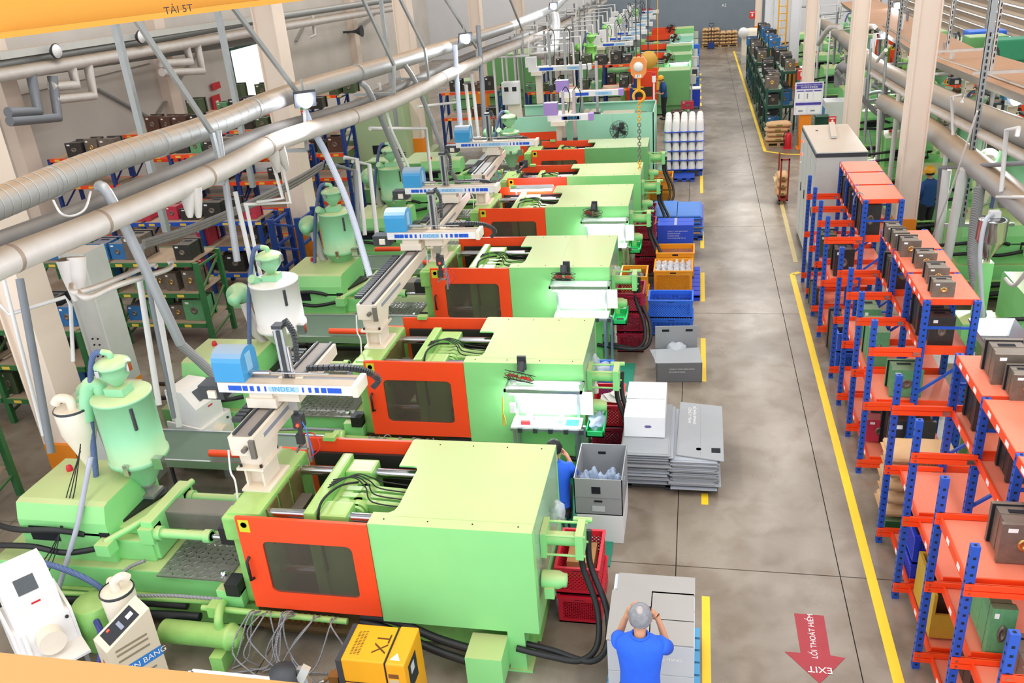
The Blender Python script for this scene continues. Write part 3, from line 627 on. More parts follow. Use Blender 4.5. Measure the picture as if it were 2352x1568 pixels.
    P('tread_knob', MB().lathe((xl-.5, Yf+.27, .76), [(.05, 0), (.05, .03), (.03, .05), (.001, .05)], 14), STEEL)
    hd = MB(); a0, a1, hz0, hz1 = left+.45, left+1.62, .74, 1.5
    hd.prism([(Yf+.36, hz0), (Yf+.36, hz1-.22), (Yf+.42, hz1-.02), (Yf+.5, hz1), (y1-.1, hz1), (y1-.02, hz1-.05), (y1-.02, hz0)], a0, a1, 'x')
    P('motor_hood', hd, GREEN)
    P('hood_opening', MB().box(a0+.12, a0+.5, Yf+.352, Yf+.37, 1.0, 1.2), HOLE); P('hood_opening', MB().box(a1-.12, a1+.004, Yf+.352, Yf+.37, 1.02, 1.16), HOLE)
    P('signal_lamp', MB().lathe((a0+.25, y1-.35, hz1), [(.04, 0), (.04, .04), (.028, .07), (.001, .08)], 12), RED)
    cr = MB().box(-6.85, -6.1, Yf+.42, Yf+1.15, .74, 1.02, .02).box(-6.6, -6.15, Yf+.55, Yf+1.3, 1.02, 1.1, .02).box(-6.2, -6.05, Yf+.45, Yf+1.3, .76, 1.28, .02)
    P('injection_carriage', cr, GREEN)
    sp_ = MB().prism([(-6.95, Yf+.36), (-6.68, Yf+.36), (-6.36, Yf+1.25), (-6.42, Yf+1.35), (-6.72, Yf+1.35)], 1.105, 1.137).cyl((-6.72, Yf+.42, 1.02), (-6.72, Yf+.42, 1.105), .04, 10)
    P('hopper_slide', sp_, mat('black oxide steel', '#2f2d2d', .45, .4, .2))
    P('barrel_guard', MB().box(-6.1, xl-.3, Yf+.72, Yf+1.0, 1.0, 1.24, .02), SGREY)
    for y in (Yf+.5, Yf+1.22):
        ic = MB().cyl((-6.15, y, 1.1), (-5.35, y, 1.1), .055, 14).cyl((-5.43, y, 1.1), (-5.35, y, 1.1), .08, 14).cyl((-6.05, y, 1.1), (-5.98, y, 1.1), .085, 14).box(-6.22, -6.05, y-.1, y+.1, 1.0, 1.2)
        ic.build('injection_cylinder', GREEN, t); MB().cyl((-5.35, y, 1.1), (xl-.2, y, 1.1), .03, 10).build('cylinder_rod', STEEL, t)
    P('pressure_pipe', MB().tube([(-6.6, Yf+.3, 1.08), (-6.12, Yf+.7, 1.24), (-6.05, Yf+1.35, 1.24)], .04, 10).box(-6.68, -6.5, Yf+.2, Yf+.36, .95, 1.1), GREEN)
    hh = MB()
    hh.tube(spl([(left-.1, Yf+.3, .9), (-7.6, Yf+.25, .98), (-7.1, Yf+.22, .95), (-6.62, Yf+.28, 1.02)]), .035, 10)
    hh.tube(spl([(left-.2, Yf+.6, 1.0), (-7.8, Yf+.33, 1.15), (-7.2, Yf+.3, 1.2), (-6.9, Yf+.36, 1.12)]), .035, 10)
    hh.tube(spl([(left, Yf-.05, .3), (-7.6, Yf-.05, .42), (-6.4, Yf+.05, .45), (-5.6, Yf+.1, .42)]), .05, 10)
    hh.tube(spl([(left+.3, Yf-.15, .2), (-7.2, Yf-.12, .3), (-6.2, Yf-.02, .34), (-5.4, Yf+.0, .36)]), .05, 10)
    P('oil_hoses', hh, BLACK)
    P('conduit_loop', MB().tube(spl([(-6.15, Yf+.3, .85), (-6.35, Yf+.22, .78), (-6.42, Yf+.05, .68), (-6.2, Yf+.0, .6), (-5.7, Yf+.02, .62), (-5.1, Yf+.05, .6)]), .022, 8), HOSEG)
    oc = MB().lathe((-5.75, Yf-.22, .33), [(.001, -.02), (.1, 0), (.13, .03), (.13, .8), (.15, .82), (.15, .86), (.13, .88), (.11, .95), (.001, 1.0)], 18, 'x').tube(spl([(-5.02, Yf-.22, .42), (-5.02, Yf-.2, .55), (-5.06, Yf-.05, .6), (-5.1, Yf+.1, .52)]), .05, 10)
    oc.box(-5.1, -4.95, Yf-.42, Yf-.05, 0, .2)
    P('oil_cooler', oc, GREEN2)
    P('oil_pipes', MB().tube([(left+.3, Yf+.02, .5), (-5.2, Yf+.1, .5)], .03, 8).tube([(-5.3, Yf-.05, .55), (-3.6, Yf-.02, .5)], .035, 10).box(-5.2, -5.05, Yf-.12, Yf+.02, .48, .62), GREEN2)
    P('valve_manifold', MB().box(-4.75, -3.5, Yf+.0, Yf+.16, .3, .36).box(-4.75, -3.5, Yf+.16, Yf+.19, .1, .5), mat('oily brown casting', '#5d4a2c', .45, .2, .3, 9)); P('feed_hose', MB().tube(spl([(x1-.7, Yf-.12, .36), (x1-1.1, Yf-.05, .4), (x1-1.6, Yf+.08, .47), (-3.5, Yf+.12, .46)]), .045, 10), BLACK); P('feed_hose', MB().tube(spl([(x1-.7, Yf-.2, .26), (x1-1.1, Yf-.12, .3), (x1-1.7, Yf+.05, .38), (-3.5, Yf+.1, .4)]), .045, 10), BLACK)
    vf = MB()
    for k in range(14):
        x = -4.7+k*.07; vf.cyl((x, Yf+.06, .36), (x, Yf+.02, .5), .022, 8)
    P('valve_fittings', vf, COPPER)
    cr2 = MB(); rn = random.Random(int(Yf*10))
    for k in range(16):
        x = -4.75+rn.random()*1.05; z = .5
        cr2.tube(spl([(x, Yf+.03, z), (x+rn.uniform(-.1, .1), Yf-.12-.1*rn.random(), z+.05+.1*rn.random()), (x+rn.uniform(-.3, .3), Yf-.25-.15*rn.random(), .3*rn.random()+.1), (x+rn.uniform(-.4, .4), Yf-.3-.2*rn.random(), .03)]), .009, 6)
    P('cooling_tubes', cr2, HOSEG)
    return t
mlab = ['closest aisle machine, green with orange sliding door and bare cover', 'second green machine from the viewpoint, pedestal fan on its cover, lamp lit bench', 'third green machine from the viewpoint, sheet seam on its bright cover top',
        'fourth green machine from the viewpoint, orange door with short dark window', 'fifth green machine, dusty cover without bench beside the amber crates', 'sixth darker green machine in front of the mint machine']
mlab[0] = 'green and orange injection moulding machine beside the yellow temperature unit'
MY = [6.69, 10.36, 14.12, 17.84, 20.42, 23.4]
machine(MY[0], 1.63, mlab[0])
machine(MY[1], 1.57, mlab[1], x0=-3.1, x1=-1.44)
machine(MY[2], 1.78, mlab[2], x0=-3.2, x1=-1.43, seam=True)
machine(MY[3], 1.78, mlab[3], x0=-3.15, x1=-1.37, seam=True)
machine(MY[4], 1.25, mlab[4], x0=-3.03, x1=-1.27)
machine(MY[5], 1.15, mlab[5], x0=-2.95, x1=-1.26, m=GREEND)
# big mint machine, open on top
def mint(Yf, D, x0, x1, zt):
    t = thing('injection_moulding_machine', (-3, Yf, 0), 'big mint machine with long open top and white sheet guards', 'machine')
    P = lambda n, b, mm: b.build(n, mm, t)
    P('front_guard', MB().box(x0+1.5, (x0+x1)/2+.9, Yf, Yf+.03, .4, zt).box((x0+x1)/2+.91, x1, Yf, Yf+.03, .4, zt).box(x0, x0+1.49, Yf, Yf+.03, zt-.45, zt), MINT)
    P('end_guard', MB().box(x1-.03, x1, Yf, Yf+D, .1, zt), MINT)
    P('rear_guard', MB().box(x0, x1, Yf+D-.03, Yf+D, .4, zt).box(x0, x1, Yf+D-.12, Yf+D, zt-.03, zt), MINT)
    P('base_frame', MB().box(x0-2, x1-.05, Yf+.1, Yf+D-.1, .05, .5), MINT)
    d = P('orange_door', MB().box(x0+.05, x0+.4, Yf-.02, Yf+.01, .6, zt-.46).box(x0+1.2, x0+1.5, Yf-.02, Yf+.01, .6, zt-.46).box(x0+.4, x0+1.2, Yf-.02, Yf+.01, 1.5, zt-.46).box(x0+.4, x0+1.2, Yf-.02, Yf+.01, .6, .9), ORANGE)
    MB().box(x0+.4, x0+1.2, Yf-.005, Yf, .9, 1.5).build('door_pane', PANEC, d)
    for y in (Yf+.45, Yf+D-.4): MB().cyl((x0, y, zt-.35), (x1-.3, y, zt-.35), .07, 14).build('tie_bar', STEEL, t)
    P('toggle_block', MB().box(x0+2.2, x0+2.5, Yf+.3, Yf+D-.3, .6, zt-.15, .03).box(x0+2.6, x0+3.6, Yf+.5, Yf+D-.5, .8, zt-.18, .06).box(x0+1.0, x0+1.3, Yf+.3, Yf+D-.3, .6, zt-.15, .03), mat('dusty mint casting', '#a9bfa4', .6, 0, .15, 5, dust='#b3a98f', dust_amt=.8))
    P('link_arms', MB().bar((x0+1.2, Yf+.8, zt-.25), (x0+2.3, Yf+.9, zt-.3), .2, .2).bar((x0+1.3, Yf+1.3, zt-.25), (x0+2.3, Yf+1.2, zt-.3), .2, .2).cyl((x0+2.1, Yf+.6, zt-.2), (x0+2.1, Yf+1.5, zt-.2), .12, 12), mat('dusty grey casting', '#a79e8c', .7, 0, .2, 6, dust='#a69678', dust_amt=.7))
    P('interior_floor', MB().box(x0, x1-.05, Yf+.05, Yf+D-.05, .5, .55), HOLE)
    return t
mint(26.1, 2.15, -5.45, -1.22, 2.2)
# far green machines
def far_machine(Yf, x0, x1, lab, m=GREEND, D=1.1, zt=1.8, lamp=True, dm=None):
    t = thing('injection_moulding_machine', (-2, Yf, 0), lab, 'machine', 'green machines far down the aisle')
    P = lambda n, b, mm: b.build(n, mm, t)
    P('clamp_cover', MB().box(x0, x1, Yf, Yf+D, .4, zt, .03), m)
    P('machine_base', MB().box(x0-4.5, x1-.1, Yf+.1, Yf+D-.1, .05, .42), m)
    dz = zt if dm is None else 1.42
    P('front_door', MB().box(x0-1.3, x0-1.05, Yf-.01, Yf+.03, .5, dz).box(x0-.25, x0-.01, Yf-.01, Yf+.03, .5, dz).box(x0-1.05, x0-.25, Yf-.01, Yf+.03, 1.2, dz).box(x0-1.05, x0-.25, Yf-.01, Yf+.03, .5, .8), dm or ORANGE)
    P('door_pane', MB().box(x0-1.05, x0-.25, Yf, Yf+.01, .8, 1.2), PANEC)
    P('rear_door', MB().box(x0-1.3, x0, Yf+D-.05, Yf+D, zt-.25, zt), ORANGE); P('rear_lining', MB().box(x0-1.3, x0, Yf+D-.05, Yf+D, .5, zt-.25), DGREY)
    P('platen', MB().box(x0-1.55, x0-1.35, Yf+.1, Yf+D-.1, .4, 1.6, .02).box(x0-.9, x0-.6, Yf+.15, Yf+D-.15, .4, 1.5, .02), GREEN2)
    P('tie_bar', MB().cyl((x0-1.4, Yf+.25, 1.45), (x0, Yf+.25, 1.45), .04, 10).cyl((x0-1.4, Yf+D-.25, 1.45), (x0, Yf+D-.25, 1.45), .04, 10), STEEL)
    P('injection_unit', MB().box(x0-4.2, x0-2.9, Yf+.2, Yf+D-.2, .42, 1.35, .03).cyl((x0-2.9, Yf+D/2, 1.15), (x0-1.5, Yf+D/2, 1.15), .14, 12), m)
    if lamp:
        l = P('bench_lamp', MB().box(x0+.25, x1-.1, Yf-.4, Yf-.05, 1.5, 1.53), ALU)
        MB().cyl((x0+.25, Yf-.3, 1.47), (x1-.1, Yf-.3, 1.47), .03, 8).cyl((x0+.25, Yf-.15, 1.47), (x1-.1, Yf-.15, 1.47), .03, 8).build('lamp_tube', TUBE, l)
        P('bench_top', MB().box(x0+.25, x1-.1, Yf-.5, Yf-.05, .85, .88).box(x0+.27, x0+.31, Yf-.48, Yf-.44, 0, 1.5).box(x1-.16, x1-.12, Yf-.48, Yf-.44, 0, 1.5), ALU)
    P('control_screen', MB().box(x1, x1+.25, Yf+.2, Yf+.5, 1.2, 1.55, .01).box(x1+.02, x1+.1, Yf+.3, Yf+.4, .4, 1.2), LGREY)
    return t
far_machine(37.2, -1.55, -.27, 'mid green machine with orange door behind the worker in the yellow helmet', lamp=False)
far_machine(42.1, -1.5, -.24, 'green machine past the worker, first of the lamp lit far benches', dm=GREEND)
far_machine(45.6, -1.5, -.22, 'green machine past the worker, second of the lamp lit far benches', dm=MINT)
far_machine(49.8, -1.45, -.2, 'green machine past the worker, third of the lamp lit far benches', m=MINT, dm=GREEND)
far_machine(53.8, -1.3, -.2, 'last light green machine before the blue grey back wall', m=GREEN, lamp=False)
# machines of the parallel line behind the ducts and behind the racks
def side_machine(x, y, lab, m, w=2.4, d=1.6, z=1.7):
    t = thing('injection_moulding_machine', (x, y, 0), lab, 'machine')
    P = lambda n, b, mm: b.build(n, mm, t)
    P('machine_body', MB().box(x-w/2, x+w/2, y, y+d, .45, z, .06), m); P('machine_base', MB().box(x-w/2-1.4, x+w/2+.3, y+.1, y+d-.1, .03, .45), m)
    P('recess', MB().box(x-.3, x+.35, y-.01, y+.02, .8, 1.1), HOLE)
    P('vent_slots', MB().box(x+.55, x+.85, y-.006, y, .7, .72).box(x+.55, x+.85, y-.006, y, .76, .78).box(x+.55, x+.85, y-.006, y, .82, .84), HOLE)
    P('injection_unit', MB().box(x-w/2-1.3, x-w/2-.4, y+.3, y+d-.3, .45, 1.2, .03).cyl((x-w/2-.4, y+d/2, 1.1), (x-w/2, y+d/2, 1.1), .15, 12), m)
    P('guide_rod', MB().cyl((x-w/2-1.2, y+.25, 1.25), (x-w/2+.1, y+.25, 1.25), .05, 12), m)
    P('hydraulic_pipes', MB().tube([(x-w/2-1, y-.05, .5), (x, y-.05, .55), (x+.6, y-.03, .8)], .03, 8), BLACK)
    return t
side_machine(-10.45, 28.0, 'pale olive machine between the columns behind the slanting pipes', mat('pale olive enamel', '#a9c095', .5, 0, .05, 2, dust='#c8c4a4', dust_amt=.6), 1.9, 3.0, 2.45)
side_machine(-7.9, 24.6, 'low green machine with dark hood between the second and third columns', GREEND, 1.5, 1.5, 1.25)
side_machine(-8.6, 40.5, 'green machine behind the orange footed far column and grey cabinet', GREEND, 2.6, 2.2, 2.4)
M_ONE = [o for o in bpy.data.objects if o.name.startswith('injection_moulding_machine') and o.get('label') == mlab[3]][0]
for k, y in enumerate((9.6, 13.2, 16.8, 20.6, 24.4, 28.4, 32.2, 37.5, 41.5, 45.5, 50)):
    d_ = dup(M_ONE, (8.75, y, 0), 'light green machine of the second line behind the orange racks, '+ORD[k]+' going away'); d_['group'] = 'second line machines'
for k, (x, y, m_) in enumerate(((9.6, 27, ORANGE), (9.8, 20, ORANGE), (9.5, 33, ORANGE))):
    tag(MB().box(x, x+1.4, y, y+.05, .5, 1.8).box(x+.3, x+1.1, y-.01, y, .9, 1.5).build('machine_guard', m_), 'orange machine guard far behind the wide brown duct, '+ORD[k]+' of three', 'guard')
# ================================================================== ROBOTS, DRYERS, CONVEYORS, BENCHES
def robot(Yf, arm_y, lab, x=-4.72, zc=2.32, y1=2.9, xa=None, motor=True, xl=-5.2, xr=-3.55):
    t = thing('takeout_robot', (x, Yf+.85, 1.66), lab, 'robot', 'cream takeout robots standing on the machines')
    P = lambda n, b, mm: b.build(n, mm, t)
    yb = Yf+.85
    b = MB().box(x-.14, x+.2, yb-.3, yb+.22, 1.711, 1.74)
    for dx in (-.1, .1): b.box(x+dx-.012, x+dx+.012, yb-.22, yb+.14, 1.74, 1.98)
    b.box(x-.11, x+.11, yb-.14, yb+.1, 1.74, 1.97)
    P('post_base', b, CREAM)
    b = MB().box(x-.16, x+.16, yb-.28, yb+.2, 1.97, 2.0)
    b.prism([(yb-.2, 2.0), (yb+.14, 2.0), (yb+.3, zc-.02), (yb-.24, zc-.02)], x-.13, x+.13, 'x')
    P('post_head', b, CREAM)
    bo = MB()
    for dx in (-.12, .12):
        for dy in (-.24, .16): bo.cyl((x+dx, yb+dy, 2.0), (x+dx, yb+dy, 2.03), .018, 6)
    P('flange_bolts', bo, BLACK)
    bm_ = MB().prism([(yb-.32, zc-.13), (yb-.32, zc+.1), (Yf+y1, zc+.1), (Yf+y1, zc-.05), (yb+.5, zc-.13)], x-.15, x+.15, 'x')
    bo = P('traverse_beam', bm_, CREAM)
    MB().box(x-.11, x-.08, yb-.28, Yf+y1, zc+.1, zc+.13).box(x+.08, x+.11, yb-.28, Yf+y1, zc+.1, zc+.13).build('guide_rail', DGREY, bo)
    MB().box(x-.1, x+.1, yb-.3, Yf+y1, zc+.1, zc+.105).build('rail_trough', mat('grey brown rail bed', '#8d8278', .6), bo)
    MB().box(x+.151, x+.154, yb-.1, yb+.8, zc-.02, zc+.03).build('beam_print', mat('grey print', '#8f95a5', .6), bo)
    MB().tube([(x+.05, yb-.34, zc-.02), (x+.05, yb-.4, zc-.02)], .03, 10).box(x+.1, x+.16, yb-.36, yb-.32, zc-.14, zc+.08).build('end_stop', SGREY, bo)
    ya = Yf+arm_y; z0 = zc+.13
    P('carriage', MB().box(x-.2, x+.16, ya-.12, ya+.2, z0, z0+.12).box(x-.16, x+.12, ya-.1, ya+.16, z0+.12, z0+.2), CREAM)
    z1 = z0+.2
    am = MB().box(xl, xr, ya-.14, ya-.1, z1, z1+.12).box(xl, xr, ya+.12, ya+.16, z1, z1+.1).box(xl, xr, ya-.1, ya+.12, z1, z1+.02)
    a_ = P('cross_arm', am, mat('white robot enamel', '#e6e6ea', .35))
    MB().box(xr, xr+.07, ya-.15, ya+.17, z1-.02, z1+.13, .02).build('arm_end_cap', CREAM, a_)
    MB().box(xl, xr, ya-.14, ya+.0, z1+.12, z1+.125).box(xl, xr, ya+.1, ya+.16, z1+.1, z1+.104).build('arm_top_dust', mat('dusty aluminium', '#b8a58f', .6), a_)
    st = MB(); L = xr-xl; blu = MB()
    for k in range(6):
        w = .085-.013*k; x_ = xl+.13+k*.088
        st.box(x_, x_+w, ya-.145, ya-.141, z1+.03, z1+.09); st.box(xr-.12-k*.088-w, xr-.12-k*.088, ya-.145, ya-.141, z1+.03, z1+.09)
    st.build('blue_squares', mat('logo blue', '#1556cf', .4), a_)
    blu.box(xl+.62, xr-.62, ya-.1445, ya-.141, z1+.03, z1+.09).build('pale_blue_band', mat('logo pale blue', '#a4cdf0', .4), a_)
    text('INDEX', .085, ((xl+xr)/2, ya-.147, z1+.06), (1, 0, 0), (0, 0, 1), mat('logo cyan', '#4a9fd8', .4), a_, 'brand_lettering', spacing=1.1)
    MB().cyl((xl+.15, ya+.0, z1+.19), (xl+.6, ya+.0, z1+.19), .028, 12).cyl((xl+.6, ya, z1+.19), (xr-.3, ya, z1+.19), .012, 8).build('air_cylinder', STEEL, a_)
    xv = xl+.78 if xa is None else xa
    v = MB().box(xv-.055, xv+.055, ya+.02, ya+.11, z1-.3, z1+.72)
    vo = P('vertical_arm', v, ALU)
    MB().box(xv-.02, xv+.02, ya+.005, ya+.02, z1+.06, z1+.7).box(xv-.06, xv+.06, ya+.0, ya+.12, z1+.72, z1+.76).build('arm_rail', DGREY, vo)
    MB().cyl((xv+.075, ya+.03, z1+.05), (xv+.075, ya+.03, z1+.5), .022, 10).build('lift_cylinder', STEEL, vo)
    P('slide_block', MB().box(xv-.13, xv+.16, ya-.06, ya+.2, z1+.02, z1+.1).box(xv-.16, xv+.14, ya-.06, ya-.02, z1-.14, z1+.0), CREAM)
    gr = MB().bar((xv, ya+.06, z1-.3), (xv+.04, ya, z1-.62), .05, .05).box(xv-.01, xv+.1, ya-.05, ya+.06, z1-.5, z1-.34).box(xv-.02, xv+.07, ya-.03, ya+.04, z1-.72, z1-.6)
    P('gripper', gr, DGREY)
    P('gripper_frame', MB().bar((xv+.04, ya-.2, z1-.72), (xv+.04, ya+.16, z1-.72), .025).bar((xv+.16, ya-.1, z1-.9), (xv+.16, ya-.1, z1-.55), .025).bar((xv+.04, ya-.1, z1-.72), (xv+.16, ya-.1, z1-.72), .025), ALU)
    P('indicator', MB().ball((xv+.05, ya-.06, z1-.45), .018, 8, 6), REDLED)
    P('gripper_tubes', MB().tube(spl([(xv+.05, ya, z1-.35), (xv+.14, ya-.05, z1-.5), (xv+.2, ya-.1, z1-.78), (xv+.17, ya-.1, z1-.85)]), .007, 6), mat('blue air tube', '#2f7fe0', .4))
    P('red_tubes', MB().tube(spl([(xv+.05, ya, z1-.6), (xv+.22, ya-.05, z1-.55), (xv+.3, ya-.1, z1-.7), (xv+.18, ya-.12, z1-.82)]), .007, 6), RED)
    ch = MB()                                     # cable chains: real links
    cpts = spl([(xv+.12, ya+.1, z1+.3), (xv+.14, ya+.1, z1+.62), (xv+.06, ya+.1, z1+.8)], 8)
    for p, q in zip(cpts, cpts[1:]): ch.bar(p, p.lerp(q, .8), .04, .06)
    P('cable_chain', ch, DGREY); ch = MB()
    cpts = spl([(xv+.14, ya+.26, z1+.12), (xv+.6, ya+.26, z1+.14), (xv+.85, ya+.26, z1+.1), (xv+.98, ya+.26, z1-.0), (xv+.9, ya+.26, z1-.1)], 8)
    for p, q in zip(cpts, cpts[1:]): ch.bar(p, p.lerp(q, .8), .055, .06)
    P('cable_chain', ch, DGREY); ch = MB()
    for k in range(22): ch.box(x-.36, x-.24, Yf+1.0+k*.085, Yf+1.06+k*.085, zc+.0, zc+.05)
    P('cable_chain', ch, DGREY)
    P('control_box', MB().box(xl-.28, xl+.02, ya-.1, ya+.12, z1-.12, z1+.05), DGREY); P('box_switch', MB().box(xl-.16, xl-.06, ya-.13, ya-.1, z1-.09, z1-.0), CREAM)
    if motor:
        h = MB(); pr = [(xl+.1+.0, z1+.14), (xl+.1, z1+.36)]+[(xl+.1+.12-.12*math.cos(a), z1+.36+.1*math.sin(a)) for a in (.5, 1.0, 1.57, 2.1, 2.6)]+[(xl+.34, z1+.36), (xl+.34, z1+.14)]
        pr = [(ya-.13, z1+.12), (ya-.13, z1+.36)]+[(ya+.05-.18*math.cos(a), z1+.36+.13*math.sin(a)) for a in (.4, .8, 1.2, 1.57, 1.95, 2.35, 2.75)]+[(ya+.23, z1+.36), (ya+.23, z1+.12)]
        h.prism(pr, xl-.02, xl+.34, 'x'); P('motor_cover', h, SKYBLUE)
        P('motor_logo', MB().box(xl+.341, xl+.344, ya-.02, ya+.1, z1+.2, z1+.42), mat('faint logo', '#8fc4e6', .5))
    P('signal_line', MB().tube(spl([(x-.16, yb-.34, zc-.05), (x-.17, yb-.38, zc-.3), (x-.13, yb-.4, 1.9), (x-.16, yb-.42, 1.5), (x-.12, yb-.5, 1.2)]), .012, 6), tw)
    return t
robot(MY[0], 1.24, 'cream robot on the machine beside the yellow temperature unit', xl=-5.22, xr=-3.62)
robot(MY[1], 2.95, 'cream robot on the second machine, its long beam reaching over the gap', x=-4.62, xl=-5.02, xr=-3.5, y1=3.1)
robot(MY[2], 2.02, 'cream robot on the third machine with blue motor cover', x=-4.7, xl=-5.6, xr=-3.8)
robot(MY[3], 2.35, 'cream robot on the fourth machine beside the lilac capped robots', x=-4.7, xl=-5.6, xr=-3.7)
def beam_robot(y, xl, xr, z, lab, cap=PURPLE, tall=.9):
    t = thing('takeout_robot', (xl, y, 1.6), lab, 'robot')
    P = lambda n, b, mm: b.build(n, mm, t)
    P('stand', MB().box(xl+.2, xl+.42, y+.1, y+.35, 1.6, z-.1).box(xl+.1, xl+.5, y-.2, y+1.5, z-.12, z), CREAM)
    a_ = P('cross_arm', MB().box(xl, xr, y-.1, y+.1, z, z+.16), WHITE)
    MB().box(xl+.4, xl+.9, y-.104, y-.1, z+.03, z+.12).build('blue_squares', mat('logo blue', '#1556cf', .4), a_); MB().box(xr-.8, xr-.3, y-.104, y-.1, z+.03, z+.12).build('pale_blue_band', mat('logo pale blue', '#a4cdf0', .4), a_)
    text('INDEX', .1, (xr-.55, y-.107, z+.075), (1, 0, 0), (0, 0, 1), mat('logo cyan', '#4a9fd8', .4), a_, 'brand_lettering')
    MB().box(xr-.1, xr+.05, y-.12, y+.14, z-.02, z+.18, .02).build('arm_end_cap', cap, a_)
    for k in (.35, .6):
        x = xl+(xr-xl)*k; v = P('vertical_arm', MB().box(x-.04, x+.04, y+.02, y+.1, z-.5, z+tall), ALU)
        MB().tube(spl([(x, y+.06, z+tall), (x+.1, y+.06, z+tall+.1), (x+.2, y+.06, z+tall-.15), (x+.14, y+.06, z+.2)]), .013, 8).build('arm_hose', BLACK, v)
        MB().box(x-.06, x+.06, y-.02, y+.1, z-.75, z-.5).build('gripper', DGREY, v)
    P('motor_box', MB().box(xl-.1, xl+.28, y-.1, y+.16, z+.16, z+.5), cap)
    return t
beam_robot(24.6, -4.1, -2.85, 2.35, 'robot with lilac end cap in front of the mint guard', PURPLE, .8)
beam_robot(27.0, -4.1, -2.2, 2.6, 'robot with lilac motor standing on the mint machine', PURPLE, 1.0)
beam_robot(31.8, -5.9, -3.7, 2.75, 'white robot beam with two grey uprights before the mould rack', WHITE, 1.3)
for k in range(12):                           # white robots of the far machines
    y = 41.5+1.25*k; beam_robot(y, -4.6+.22*(k % 4), -2.9+.3*(k % 3), 2.4+.1*(k % 3), 'small white robot over the far green machines, '+ORD[k]+' toward the back wall', WHITE, .8)
# white robot cabinet
c = PY(1172, 217, 30.2); t = thing('robot_cabinet', c, 'white cabinet with two dark windows beside the mint machine', 'cabinet')
MB().box(c.x-.3, c.x+.3, c.y, c.y+.4, c.z-.35, c.z+.4, .03).build('cabinet_body', WHITE, t); MB().box(c.x-.2, c.x-.05, c.y-.005, c.y, c.z+.1, c.z+.25).build('window', INK, t); MB().box(c.x+.08, c.x+.23, c.y-.005, c.y, c.z+.1, c.z+.25).build('window', INK, t)
MB().prism([(c.x-.15, c.z-.35), (c.x+.3, c.z-.35), (c.x+.45, 0), (c.x, 0)], c.y+.1, c.y+.3, 'y').build('cabinet_stand', CREAM, t)
